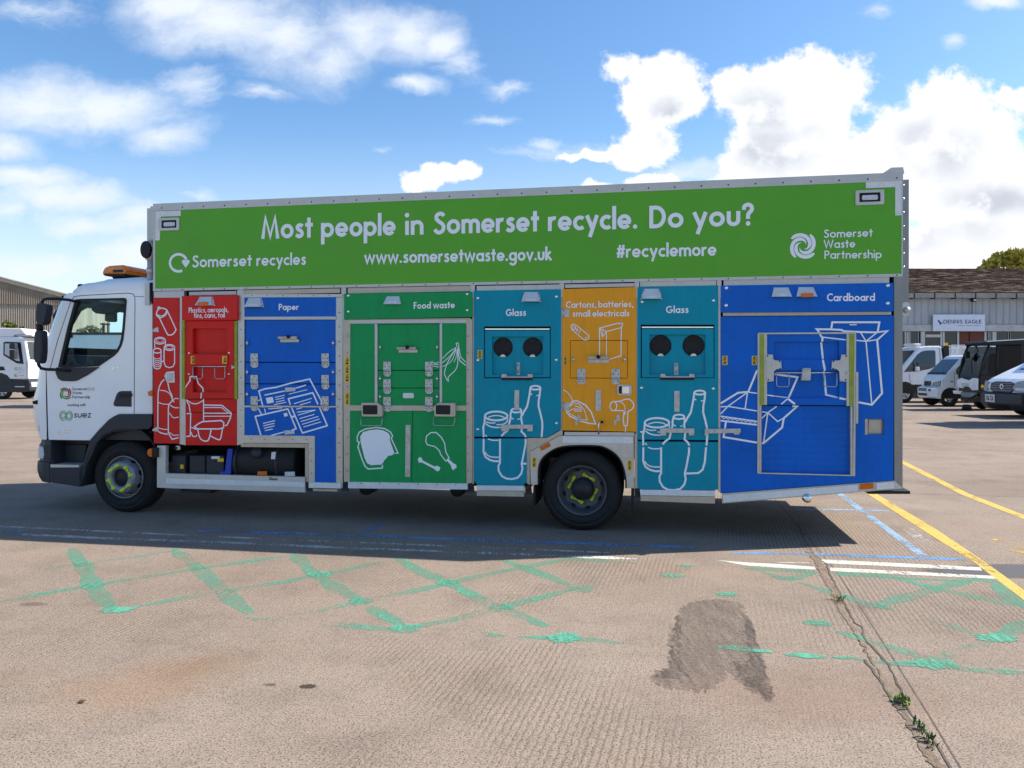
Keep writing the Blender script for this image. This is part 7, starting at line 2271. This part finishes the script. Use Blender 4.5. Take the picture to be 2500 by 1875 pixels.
def corr(za, zb_fn, off, mat, name):
    mb = MB()
    per = .145
    n = int((u1 - ul) / per * 6)
    A_, B_ = [], []
    for i in range(n + 1):
        u = ul + (u1 - ul) * i / n
        d = off + .035 * math.sin(2 * math.pi * u / per)
        p = sdir * u + snrm * d
        A_.append(mb.bm.verts.new((p.x, p.y, za)))
        B_.append(mb.bm.verts.new((p.x, p.y, zb_fn(u))))
    for i in range(n):
        f = mb.bm.faces.new((A_[i], A_[i + 1], B_[i + 1], B_[i])); f.smooth = True
    return mb.build(name, mat, sd_, weld=False)
corr(zs0 - .15, lambda u: ztop(u) - .03, .05, SHEDM, 'cladding')
corr(0.0, lambda u: zs0, -.01, SHEDM2, 'cladding')
mb = MB()
bk_ = [sdir * u + Vector((0, 0, z)) for u, z in ((ul, 0), (u1, 0), (u1, zB - .06), (ul, ztop(ul) - .06))]
mb.prism([p - snrm * .08 for p in bk_], -snrm * 18); mb.build('wall', SHEDM, sd_)
mb = MB()
q = [(ul, ztop(ul) - .28), (u1 + .25, ztop(u1 + .25) - .28), (u1 + .25, ztop(u1 + .25)), (ul, ztop(ul))]
mb.prism([sdir * u + Vector((0, 0, z)) + snrm * .12 for u, z in q], -snrm * .06); mb.build('bargeboard', surf('bargeboard', (.44, .38, .29), .8, vary=.15, scale=3, dirt=.4), sd_)
mb = MB()
q = [(ul, ztop(ul)), (u1 + .3, ztop(u1 + .3)), (u1 + .3, ztop(u1 + .3) + .07), (ul, ztop(ul) + .07)]
mb.prism([sdir * u + Vector((0, 0, z)) + snrm * .2 for u, z in q], -snrm * 18.5); mb.build('roof', surf('shed_roof', (.5, .46, .4), .8, vary=.15), sd_)
# climbing weeds along the shed wall
LF2 = surf('ivy_leaf', (0.14, 0.17, 0.03), 0.7, vary=0.5, scale=2)
def at_z(x, y, d): return at(x, y, d)
iv = tree('shed_bush', 'straggly light green bush growing against the corrugated shed', 40, 830, 55, [(14, 792, 9, 7), (31, 797, 9, 9), (52, 812, 9, 16), (65, 815, 8, 12), (78, 826, 10, 9), (20, 812, 25, 12)], 420, .17, LF2, 9, 30, 'bush')

# white box lorry standing behind, seen through the cab
bxl = thing('box_lorry', 'white box lorry behind the cab, seen through its side window', 'lorry', (at(300, 895, 30).x, 30, 0))
lb = lambda p: Vector(p) - bxl.location
LZ = 30.0
WLOR = surf('lorry_white', (.74, .75, .76), .4, vary=.04, dirt=.15)
def box_w(name, x0, y0, x1, y1, d0, d1, mat, parent, ref, depth, bev=0.0):
    a_, b_ = at(x0, y1, depth), at(x1, y0, depth)
    mb = MB(); mb.box(Vector((a_.x, depth + d0, max(0, a_.z))) - ref.location, Vector((b_.x, depth + d1, b_.z)) - ref.location)
    return mb.build(name, mat, parent, bevel=bev)
box_w('body', 166, 817, 600, 960, 0, 2.4, WLOR, bxl, bxl, LZ, .03)
box_w('roof_rail', 164, 811.5, 602, 816.5, -.03, 2.43, 'plastic', bxl, bxl, LZ)
box_w('panel', 262, 838, 330, 930, -.02, .0, WLOR, bxl, bxl, LZ, .01)
box_w('marker_lamp', 168, 817.5, 178, 825, -.04, .0, 'dark', bxl, bxl, LZ)
box_w('chassis', 180, 960, 600, 975, .4, 2.0, 'dark', bxl, bxl, LZ)
for x in (230, 520):
    c_ = at(x, 895, LZ); mb = MB(); mb.lathe([(.0001, .02), (.22, .02), (.24, .0), (.40, 0), (.44, -.04), (.44, -.22), (.0001, -.24)], lb((c_.x, LZ + .05, .44)), (0, -1, 0), 28); mb.build('wheel', 'rubber', bxl)
mb = MB(); p_ = at(178, 811, LZ); mb.tube([lb((p_.x, LZ + .3, p_.z)), lb((p_.x, LZ + .3, p_.z + .1)), lb((p_.x + .05, LZ + .3, p_.z + .13))], .02, 6); mb.build('aerial', 'dark', bxl)
# white slatted gate beyond
gt = thing('slatted_gate', 'pale slatted gate left of the white box lorry, seen through the windscreen', 'gate', (at(182, 895, 36).x, 36, 0))
for i in range(10):
    x = 150 + i * 6.3
    box_w('slat', x, 838, x + 5.2, 975, 0, .04, surf('gate_slat', (.62, .62, .55), .7) if i == 0 else bpy.data.materials['gate_slat'], gt, gt, 36)
box_w('rail', 148, 851, 214, 854, -.05, .0, FRAME_W, gt, gt, 36)
# bush and twin-pole line beyond it
LF3 = surf('bush_leaf', (0.26, 0.24, 0.14), 0.8, vary=0.4, scale=1.5)
tree('round_bush', 'round leafless looking bush beyond the white box lorry roof', 222, 815, 62, [(207, 808, 14, 7), (222, 804, 16, 10), (236, 808, 14, 7), (222, 815, 28, 10)], 420, .16, LF3, 12, 160, 'bush')
up = thing('utility_pole', 'twin wooden utility pole with crossbar beyond the white box lorry', 'pole', (at(259, 895, 60).x, 60, 0))
for x in (252.5, 264.5):
    p_ = at(x, 788, 60); mb = MB(); mb.tube([Vector((p_.x, 60, 0)) - up.location, Vector((p_.x, 60, p_.z)) - up.location], .10, 8); mb.build('post', surf('pole_wood', (.08, .06, .05), .9) if x < 260 else bpy.data.materials['pole_wood'], up)
a_, b_ = at(247.5, 789.5, 60), at(271, 790.5, 60)
mb = MB(); mb.prism([Vector((a_.x, 59.8, a_.z)) - up.location, Vector((b_.x, 59.8, b_.z)) - up.location, Vector((b_.x, 59.8, b_.z - .12)) - up.location, Vector((a_.x, 59.8, a_.z - .12)) - up.location], (0, .1, 0)); mb.build('crossbar', 'pole_wood' if 'pole_wood' in M else bpy.data.materials['pole_wood'], up)
# ====================================================================== parked vehicles
VW = surf('van_white', (0.74, 0.75, 0.77), 0.25, vary=0.03, coat=0.4, dirt=.06)
VG = surf('van_glass', (0.022, 0.03, 0.034), 0.06, vary=0.3, scale=1.5, spec=0.8)
VK = surf('van_black', (0.013, 0.014, 0.016), 0.4, vary=0.2)
TY = M['rubber']
RIMG = surf('van_rim', (0.42, 0.43, 0.45), 0.35, metal=0.6, vary=0.2, scale=9)
cV = crop(2190, 800, .15672)

class Vehicle:
    """side silhouette traced at the near side and carried across the vehicle's width; it faces -X (dirx=-1) or +X (dirx=1)"""
    def __init__(self, name, label, cat, Z, W, xc, group=None):
        self.Z, self.W = Z, W
        self.t = thing(name, label, cat, (at(xc, 895, Z).x, Z, 0), 0, group)
    def s(self, x, y, d=0.0):
        p = at(x, y, self.Z); p.z = max(p.z, 0.01); p.y += d
        return p - self.t.location
    def body(self, name, sil, mat, d0=0.0, d1=None, bev=.05, tumble=None, n=1):
        d1 = self.W if d1 is None else d1
        mb = MB()
        pts = [self.s(x, y) for x, y in sil]
        zs = [p.z for p in pts]
        def off(p, near):
            k = 0
            if tumble:
                z0, amt = tumble
                if p.z > z0: k = (p.z - z0) * amt
            return Vector((p.x, d0 + k, p.z)) if near else Vector((p.x, d1 - k, p.z))
        m = len(pts)
        A_ = [off(p, True) for p in pts]; B_ = [off(p, False) for p in pts]
        fs = [tuple(range(m)), tuple(range(2 * m - 1, m - 1, -1))] + [(i, i + m, (i + 1) % m + m, (i + 1) % m) for i in range(m)]
        mb.faces(A_ + B_, fs)
        return mb.build(name, mat, self.t, bevel=bev)
    def side(self, name, pts, mat, t=.012, parent=None, tumble=None, proud=.006, bev=0.0):
        mb = MB()
        q = []
        for x, y in pts:
            p = self.s(x, y)
            k = max(0, (p.z - tumble[0]) * tumble[1]) if tumble else 0
            q.append(Vector((p.x, k - proud, p.z)))
        mb.prism(q, (0, t, 0))
        return mb.build(name, mat, parent or self.t, bevel=bev)
    def front(self, name, a, b, quad, mat, t=.02, parent=None, bev=0.0, tumble=None):
        """panel on the swept surface between silhouette points a and b; quad of (f along a-b, v across the width)"""
        A_, B_ = self.s(*a), self.s(*b)
        d = (B_ - A_); nrm = Vector((d.z, 0, -d.x)).normalized()
        if nrm.x * self.dx < 0: nrm = -nrm
        mb = MB()
        pts = []
        for f, v in quad:
            p = A_ + d * f
            k = max(0, (p.z - tumble[0]) * tumble[1]) if tumble else 0
            pts.append(Vector((p.x, k + v * (self.W - 2 * k), p.z)) + nrm * (t + .004))
        mb.prism(pts, -nrm * t)
        return mb.build(name, mat, parent or self.t, bevel=bev)
    def wheel(self, x, y, rpx, rimf=.6, wid=.2, inset=.02):
        p = at(x, y, self.Z); r = rpx * self.Z / F
        c = Vector((p.x, self.Z + inset, r)) - self.t.location
        mb = MB(); mb.lathe([(r * .62, .0), (r * .7, .012), (r * .9, .01), (r, -.03), (r, -wid + .03), (r * .9, -wid), (r * .5, -wid)], c, (0, -1, 0), 32)
        w = mb.build('wheel', TY, self.t)
        mb = MB(); mb.lathe([(r * rimf, -.005), (r * rimf * .92, -.03), (r * rimf * .55, -.015), (r * .2, -.005), (r * .16, .01), (.0001, .012)], c, (0, -1, 0), 24); mb.build('rim', RIMG, w)
        mb = MB()
        for k in range(6):
            t0 = 2 * math.pi * k / 6
            mb.prism([(c.x + r * rimf * (.68 + .17 * math.sin(a_)) * math.cos(t0 + .22 * math.cos(a_)), c.y + .012, c.z + r * rimf * (.68 + .17 * math.sin(a_)) * math.sin(t0 + .22 * math.cos(a_))) for a_ in [2 * math.pi * i / 8 for i in range(8)]], (0, .004, 0))
        mb.build('rim_slot', 'gap', w)
        c2 = c + Vector((0, self.W - wid - 2 * inset, 0))
        mb = MB(); mb.lathe([(.0001, 0), (r * .9, .0), (r, -.03), (r, -wid + .03), (r * .9, -wid), (.0001, -wid)], c2, (0, -1, 0), 24); mb.build('wheel', TY, self.t)
    def arch(self, x, y, rpx, mat=None):
        pts = [(x + rpx * math.cos(R(a_)), y - rpx * math.sin(R(a_))) for a_ in range(-8, 189, 14)]
        self.side('wheel_arch', pts, mat or VK, .012, proud=.004)

# ---- white pickup with mesh cage
v = Vehicle('caged_pickup', 'white pickup with mesh cage body and roof beacon, beside the recycling truck tail', 'pickup', 34, 2.0, 2250)
v.dx = -1
cv = lambda *p: cV(p)
tb = (1.25, .10)
v.body('body', cv((-330, 890), (-335, 780), (-300, 710), (-60, 640), (95, 600), (330, 345), (380, 305), (470, 285), (690, 282), (722, 300), (732, 480), (742, 890)), VW, tumble=tb)
v.side('window', cv((110, 690), (330, 420), (400, 372), (470, 355), (600, 352), (618, 372), (606, 600), (520, 640), (320, 680)), VG, tumble=tb)
v.front('windscreen', cV([(95, 600)])[0], cV([(330, 345)])[0], [(.05, .07), (.05, .93), (.95, .93), (.95, .07)], VG, tumble=tb)
v.side('sill', cv((250, 895), (742, 895), (742, 1000), (690, 1050), (310, 1050)), VK)
v.side('door_seam', cv((186, 720), (190, 720), (215, 880), (211, 880)), 'gap', .006, proud=.003)
v.side('door_seam', cv((680, 310), (685, 310), (694, 600), (690, 600)), 'gap', .006, proud=.003, tumble=tb)
m_ = v.side('mirror', cv((270, 610), (315, 610), (320, 670), (270, 672)), VW, .16, proud=.2, bev=.02)
v.side('mirror_arm', cv((280, 545), (300, 548), (312, 610), (300, 612)), 'dark', .05, proud=.15)
v.arch(*cV([(120, 1000)])[0], 25); v.wheel(*cV([(120, 1040)])[0], 22.5, .6)
v.side('headboard', cv((735, 300), (770, 280), (815, 280), (830, 520), (830, 890), (745, 890)), VK, 1.9, proud=-.05)
v.side('marker_post', cv((768, 235), (803, 235), (806, 280), (768, 280)), 'sticker', .1, proud=-.04)
mb = MB(); a_, b_ = v.s(*cV([(365, 266)])[0]), v.s(*cV([(470, 240)])[0]); mb.box((a_.x, .5, a_.z - .02), (b_.x, 1.5, b_.z)); mb.build('beacon_bar', 'tape', v.t, bevel=.03)
bedm = v.body('load_bed', cv((835, 470), (2100, 470), (2100, 830), (835, 830)), VW, .02, 1.98, bev=.01)
cg = MB()
X0, X1 = v.s(*cV([(838, 265)])[0]), v.s(*cV([(2100, 470)])[0])
def cage_side(d):
    for zz_ in (X0.z, X0.z - .09, X1.z):
        cg.box((X0.x, d, zz_ - .03), (X1.x, d + .03, zz_))
    for i in range(9):
        x = X0.x + (X1.x - X0.x) * i / 8
        cg.box((x, d, X1.z), (x + .035, d + .03, X0.z))
cage_side(.03); cage_side(1.92)
o = cg.build('cage', VW, v.t)
mb = MB()
for d in (.045, 1.935):
    x = X0.x
    while x < X1.x:
        mb.box((x, d, X1.z), (x + .014, d + .006, X0.z - .1)); x += .065
    z = X1.z
    while z < X0.z - .1:
        mb.box((X0.x, d + .008, z), (X1.x, d + .014, z + .014)); z += .065
mb.build('mesh', VW, o)
v.side('cage_sign', cv((835, 400), (940, 400), (945, 470), (835, 470)), VW, .02, proud=-.01)
v.wheel(2420, 963, 22.5)

# ---- small white van
v = Vehicle('small_van', 'small white van with twin kidney grille, left of the black sweeper', 'van', 30.7, 1.5, 2310)
v.dx = -1
tb = (1.05, .12)
v.body('body', cv((640, 1110), (622, 1080), (618, 940), (690, 918), (700, 835), (735, 770), (800, 702), (1010, 485), (1050, 448), (1110, 428), (1230, 420), (1800, 415), (1900, 440), (1910, 1110)), VW, tumble=tb)
w0, w1 = cV([(800, 702), (1010, 485)])
v.front('windscreen', w0, w1, [(.03, .06), (.03, .94), (.95, .94), (.95, .06)], VG, tumble=tb)
v.front('wiper_panel', *cV([(770, 735), (800, 702)]), [(.1, .05), (.1, .95), (.95, .95), (.95, .05)], VK)
v.side('window', cv((935, 730), (930, 660), (1060, 520), (1110, 495), (1190, 490), (1190, 720)), VG, tumble=tb)
v.side('mirror', cv((965, 640), (1030, 620), (1032, 715), (955, 720)), VW, .14, proud=.2, bev=.02)
v.side('door_seam', cv((890, 690), (894, 690), (898, 930), (894, 930)), 'gap', .006, proud=.003)
v.side('side_repeater', cv((836, 832), (872, 832), (872, 846), (836, 846)), 'dark', .012)
v.front('headlamp', *cV([(690, 918), (700, 835)]), [(.02, .04), (.05, .46), (.75, .40), (1.1, .04)], VG, .03, bev=.01)
for a0, a1 in ((.52, .66), (.69, .83)):
    g_ = v.front('grille', *cV([(690, 918), (700, 835)]), [(.05, a0), (.05, a1), (.95, a1), (.95, a0)], VK, .04, bev=.015)
for k in range(3):
    v.front('bumper_slot', *cV([(622, 1080), (618, 940)]), [(.60 + .12 * k, .50), (.60 + .12 * k, .92), (.68 + .12 * k, .92), (.68 + .12 * k, .50)], VK, .01)
v.front('fog_lamp', *cV([(622, 1080), (618, 940)]), [(.60, .30), (.60, .40), (.85, .40), (.85, .30)], VK, .01)
npl = v.front('number_plate', *cV([(622, 1080), (618, 940)]), [(.08, .48), (.08, .92), (.34, .92), (.34, .48)], VK, .015)
a = MB()
ringp = [cV([(1000 + 72 * math.cos(R(t)), 826 + 36 * math.sin(R(t)))])[0] for t in range(20, 340, 16)]
L, Rr = strip2d(ringp, .9)
m = len(L); a.faces([v.s(p.x, p.y, -.006) for p in L] + [v.s(p.x, p.y, -.006) for p in Rr], [(i, i + 1, m + i + 1, m + i) for i in range(m - 1)]); a.build('ring_emblem', 'logo_grey', v.t, recalc=False)
v.arch(*cV([(835, 1085)])[0], 23.5); v.wheel(*cV([(830, 1110)])[0], 21.5, .52)
v.wheel(2470, 969, 21.5, .52)

SGL = glassmat('sweeper_glass', (0.16, 0.21, 0.22), 0.28)
# ---- black street sweeper
v = Vehicle('street_sweeper', 'black glass cab street sweeper with white nose, between the small van and large van', 'sweeper', 28, 1.35, 2440)
v.dx = -1
tb = (1.2, .05)
low = v.body('body', cv((1330, 1170), (1295, 1010), (1288, 790), (1310, 740), (1960, 740), (2600, 700), (2600, 1170)), VK, bev=.03)
cabp = cv((1288, 790), (1345, 520), (1428, 300), (1455, 262), (2010, 240), (2040, 300), (2050, 742), (1300, 745))
v.body('cab_shell', cv((1925, 262), (2040, 250), (2050, 742), (1935, 742)), VK, bev=.02)
v.body('roof', cv((1375, 240), (1395, 205), (1990, 172), (2250, 170), (2255, 262), (1440, 275)), VK, -.04, 1.39, bev=.04)
v.side('roof_edge', cv((1380, 222), (1395, 205), (1990, 172), (2250, 170), (2250, 184), (1990, 186)), 'tape', .01, proud=.055)
# pillars, panes, interior
for d in (0.0, 1.29):
    mb = MB(); mb.tube([v.s(*cV([(1292, 780)])[0], d + .03), v.s(*cV([(1345, 520)])[0], d + .03), v.s(*cV([(1440, 270)])[0], d + .03)], .045, 8); mb.build('pillar', VK, v.t)
    mb = MB(); mb.tube([v.s(*cV([(1560, 745)])[0], d + .03), v.s(*cV([(1570, 270)])[0], d + .03)], .045, 8); mb.build('pillar', VK, v.t)
v.front('windscreen', cV([(1290, 785)])[0], cV([(1430, 290)])[0], [(.0, .05), (.0, .95), (.5, .97), (1, .95), (1, .05), (.5, .03)], SGL, .012)
v.side('pane', cv((1310, 740), (1352, 540), (1445, 300), (1545, 300), (1545, 740)), SGL, .008, proud=-.02)
v.side('pane', cv((1580, 740), (1585, 300), (1930, 290), (1935, 740)), SGL, .008, proud=-.02)
mb = MB(); mb.prism([v.s(x, y, .35) for x, y in cv((1640, 740), (1660, 430), (1690, 395), (1745, 395), (1765, 430), (1770, 740))], (0, .55, 0)); mb.build('seat', 'seat', v.t, bevel=.04)
mb = MB(); c_ = v.s(*cV([(1470, 640)])[0], .65); mb.tube([c_ + Vector((.10 * math.cos(t), .18 * math.sin(t), .15 * math.cos(t))) for t in [2 * math.pi * i / 20 for i in range(20)]], .015, 6, True); mb.build('steering_wheel', 'dark', v.t)
nz = v.front('nose_panel', *cV([(1290, 985), (1284, 785)]), [(.05, .05), (.02, .30), (.25, .40), (.30, .62), (.15, .72), (.2, .97), (.8, 1.0), (.98, .78), (.80, .42), (1.0, .26), (.98, .03)], VW, .05, bev=.015)
for k in range(3):
    v.front('nose_mark', *cV([(1290, 985), (1284, 785)]), [(.50 - .1 * k, .42), (.50 - .1 * k, .75), (.54 - .1 * k, .75), (.54 - .1 * k, .42)], 'logo_grey', .06)
v.side('diamond_sign', cv((1325, 880), (1355, 915), (1325, 945), (1302, 915)), 'sticker', .01)
v.front('front_tray', *cV([(1330, 1170), (1295, 1010)]), [(.55, .15), (.55, .75), (1.0, .75), (1.0, .15)], 'logo_grey', .12)
npl = v.front('number_plate', *cV([(1330, 1170), (1295, 1010)]), [(.75, .80), (.75, 1.25), (1.05, 1.25), (1.05, .80)], 'tape', .02)
mb = MB()
for d in (.2, 1.1):
    mb.tube([v.s(*cV([(1290, 1060)])[0], d), v.s(*cV([(1180, 1110)])[0], d), v.s(*cV([(1110, 1170)])[0], d)], .035, 8)
mb.build('brush_arm', VK, v.t)
for d in (.25,):
    mb = MB(); c_ = v.s(*cV([(1150, 1185)])[0], d); c_.z = .16; mb.lathe([(.0001, .05), (.12, .05), (.13, .0), (.19, -.15), (.0001, -.15)], c_, (0, 0, 1), 20); mb.build('brush', 'rubber', v.t)
v.front('wiper', cV([(1290, 785)])[0], cV([(1430, 290)])[0], [(.12, .35), (.12, .40), (.62, .62), (.62, .60)], 'dark', .02)
mb = MB(); mb.tube([v.s(*cV([(1400, 260)])[0], .9), v.s(*cV([(1330, 300)])[0], .9), v.s(*cV([(1310, 380)])[0], .9)], .02, 6); mb.build('mirror_arm', 'dark', v.t)
mb = MB(); mb.prism([v.s(x, y, .80) for x, y in cv((1270, 370), (1340, 360), (1345, 470), (1280, 480))], (0, .12, 0)); mb.build('mirror', 'dark', v.t, bevel=.02)
v.wheel(2448, 975, 20, .5); v.wheel(2560, 975, 20, .5)

# ---- large white van at the right edge
v = Vehicle('large_van', 'large white van with black ribbed grille at the right edge', 'van', 23.5, 2.05, 2620)
v.dx = -1
tb = (1.2, .10)
v.body('body', [(2512, 1002), (2506, 975), (2504, 945), (2509, 934), (2520, 926), (2562, 905), (2608, 884), (2690, 792), (2710, 782), (3050, 775), (3060, 1000)], VW, tumble=tb, bev=.06)
v.body('bumper', [(2506, 1005), (2494, 990), (2493, 966), (2505, 960), (2560, 966), (2560, 1005)], 'plastic', -.02, 2.07, bev=.04)
fr = ((2504, 960), (2509, 932))
gr_ = v.front('grille', *fr, [(-.05, .34), (-.02, .76), (.15, .84), (.80, .84), (.95, .74), (.95, .36), (.75, .26), (.2, .26)], VK, .03, bev=.01)
for k in range(4):
    f = .10 + .22 * k
    mb = v.front('grille_bar', *fr, [(f, .30), (f, .80), (f + .05, .80), (f + .05, .30)], 'rim', .045, parent=gr_)
A_ = v.s(*fr[0]); B_ = v.s(*fr[1]); c_ = A_ + (B_ - A_) * .5 + Vector((-.05, 2.05 * .55, 0))
mb = MB(); mb.lathe([(.055, 0), (.075, .012), (.09, 0)], c_, (-1, 0, 0), 20); mb.build('ring_badge', 'chrome', gr_)
v.front('headlamp', *fr, [(.0, -.01), (.05, .24), (.45, .30), (.95, .22), (1.12, -.01)], 'lamp_unit', .035, bev=.01)
v.front('headlamp', *fr, [(.05, .90), (.05, 1.0), (1.0, 1.0), (.9, .90)], 'lamp_unit', .035, bev=.01)
hb_ = ((2520, 926), (2608, 884))
hl_ = v.front('lens', *fr, [(.15, .02), (.18, .20), (.40, .24), (.42, .02)], 'lens', .038)
v.front('bonnet_vent', *hb_, [(.50, .30), (.50, .46), (.62, .48), (.62, .30)], VK, .006)
v.front('bonnet_vent', *hb_, [(.50, .58), (.50, .74), (.62, .74), (.62, .58)], VK, .006)
v.front('windscreen', (2608, 884), (2690, 792), [(.0, .05), (.0, .95), (.97, .95), (.97, .05)], VG, tumble=tb)
npl = v.front('number_plate', (2494, 990), (2493, 966), [(.15, .62), (.15, .86), (.95, .86), (.95, .62)], 'tape', .02)
A_, B_ = v.s(2494, 990), v.s(2493, 966)
def plate_pt(x, y, k):
    f = .15 + .8 * (.16 + y * .68); vv = .84 - x * .20
    p = A_ + (B_ - A_) * f
    return Vector((p.x - .028 - .0015 * k, vv * 2.05, p.z))
strokes, W = text_strokes('EX14 ZGX', .17)
mb = MB()
for k, st_ in enumerate(strokes):
    if st_[0] == 'dot': continue
    pts = [(a_ / W * 4.4, b_) for a_, b_ in st_]
    L, Rr = strip2d(pts, .15)
    m = len(L)
    mb.faces([plate_pt(p.x / 4.4, p.y, k % 4) for p in L] + [plate_pt(p.x / 4.4, p.y, k % 4) for p in Rr], [(i, i + 1, m + i + 1, m + i) for i in range(m - 1)])
mb.build('lettering', 'ink', npl, recalc=False)
v.front('air_intake', (2506, 1005), (2494, 990), [(.2, .35), (.2, .85), (.9, .85), (.9, .35)], 'gap', .01)
v.wheel(2600, 990, 27, .6); v.wheel(2930, 990, 27, .6)

# ---- white lorry on the left
v = Vehicle('parked_lorry', 'white lorry with grey bumper parked before the corrugated shed', 'lorry', 37.6, 2.3, 30)
v.dx = 1
cW = crop(0, 650, .205)
cw_ = lambda *p: cW(p)
v.body('cab_body', cw_((-420, 1345), (-420, 900), (-380, 845), (0, 838), (235, 838), (262, 850), (290, 890), (335, 1110), (342, 1160), (342, 1345)), VW, tumble=(1.6, .05), bev=.05)
v.front('windscreen', *cW([(335, 1110), (285, 890)]), [(.0, .05), (.0, .95), (.97, .94), (.97, .06)], VG, tumble=(1.6, .05))
v.side('window', cw_((33, 905), (60, 898), (238, 905), (280, 1165), (195, 1155), (36, 1058)), VK, tumble=(1.6, .05))
v.side('pane', cw_((50, 920), (200, 922), (235, 1130), (195, 1125), (52, 1045)), 'lens', .014, tumble=(1.6, .05), proud=.010)
v.side('mirror', cw_((145, 925), (220, 918), (222, 985), (145, 985)), 'plastic', .2, proud=.25, bev=.04)
v.side('mirror', cw_((145, 1000), (215, 995), (215, 1105), (150, 1100)), 'plastic', .2, proud=.25, bev=.04)
v.side('door_handle', cw_((-30, 1195), (40, 1195), (60, 1240), (-30, 1240)), VK)
v.side('door_seam', cw_((316, 1130), (320, 1130), (326, 1345), (322, 1345)), 'gap', .006, proud=.003)
v.side('wheel_arch', cw_((-160, 1500), (-150, 1360), (-90, 1275), (20, 1270), (90, 1300), (165, 1395), (175, 1500)), 'plastic', .3, proud=.01, bev=.02)
v.side('lower_skirt', cw_((150, 1350), (300, 1350), (302, 1490), (200, 1505), (160, 1480)), 'plastic', .4, proud=.015, bev=.02)
v.side('step_edge', cw_((180, 1428), (295, 1428), (295, 1440), (180, 1440)), 'alu', .02, proud=.02)
bp_ = v.body('bumper', cw_((300, 1350), (350, 1350), (362, 1400), (358, 1480), (335, 1490), (300, 1490)), 'plastic', -.02, 2.32, bev=.05)
v.front('headlamp', *cW([(356, 1470), (358, 1375)]), [(.35, .04), (.35, .24), (.95, .26), (.95, .02)], 'lens', .03)
v.front('headlamp', *cW([(356, 1470), (358, 1375)]), [(.35, .76), (.35, .96), (.95, .98), (.95, .74)], 'lens', .03)
v.wheel(*cW([(20, 1478)])[0], 21, .64); v.wheel(-330, 955, 21, .64)
v.side('roof_lamp', cw_((195, 850), (232, 850), (232, 862), (195, 862)), 'dark', .1, proud=-.1)
v.body('sun_visor', cw_((160, 822), (365, 822), (362, 832), (200, 834)), VW, .1, 2.2, bev=.01)
v.body('roof_deflector', cw_((-420, 840), (-420, 725), (235, 738), (300, 812), (150, 815), (140, 838)), VW, .12, 2.18, bev=.04)
v.body('load_body', [(-420, 950), (-420, 783), (-80, 785), (-80, 950)], VW, -.05, 2.35, bev=.02)
sq = lambda x, y, k: v.s(*cW([(x, y)])[0], -.008 - .002 * k)
flat_text(v.t, 'suez', 222, 1308, 288, 1308, 16, .14, 'logo_grey', sq)
for r_ in (12, 20):
    mb = MB(); L, Rr = strip2d([(190 + r_ * math.cos(R(t)), 1300 + r_ * .7 * math.sin(R(t))) for t in range(30, 330, 20)], 4); m = len(L)
    mb.faces([sq(p.x, p.y, 0) for p in L] + [sq(p.x, p.y, 0) for p in Rr], [(i, i + 1, m + i + 1, m + i) for i in range(m - 1)]); mb.build('knot_emblem', 'logo_green', v.t, recalc=False)
mb = MB(); L, Rr = strip2d([(192 + 15 * math.cos(R(t)), 1222 + 15 * math.sin(R(t))) for t in range(0, 340, 20)], 7); m = len(L)
mb.faces([sq(p.x, p.y, 1) for p in L] + [sq(p.x, p.y, 1) for p in Rr], [(i, i + 1, m + i + 1, m + i) for i in range(m - 1)]); mb.build('swirl_emblem', surf('logo_tan', (.40, .28, .12), .5), v.t, recalc=False)
for i, s_ in enumerate(('Somerset', 'Waste', 'Partnership')):
    flat_text(v.t, s_, 220, 1212 + i * 14, (270, 258, 290)[i], 1212 + i * 14, 9, .13, 'logo_grey', sq)
flat_text(v.t, 'working with', 200, 1270, 270, 1270, 8, .14, 'logo_grey', sq)

# ---- a second lorry parked just outside the right edge; its shadow falls into view
lor = copy_tree(v.t)
lor.location = (15.95, 22.6, 0); lor.rotation_euler = (0, 0, math.pi)
tag(lor, 'white lorry parked outside the right edge, its shadow lying in front of the large van')
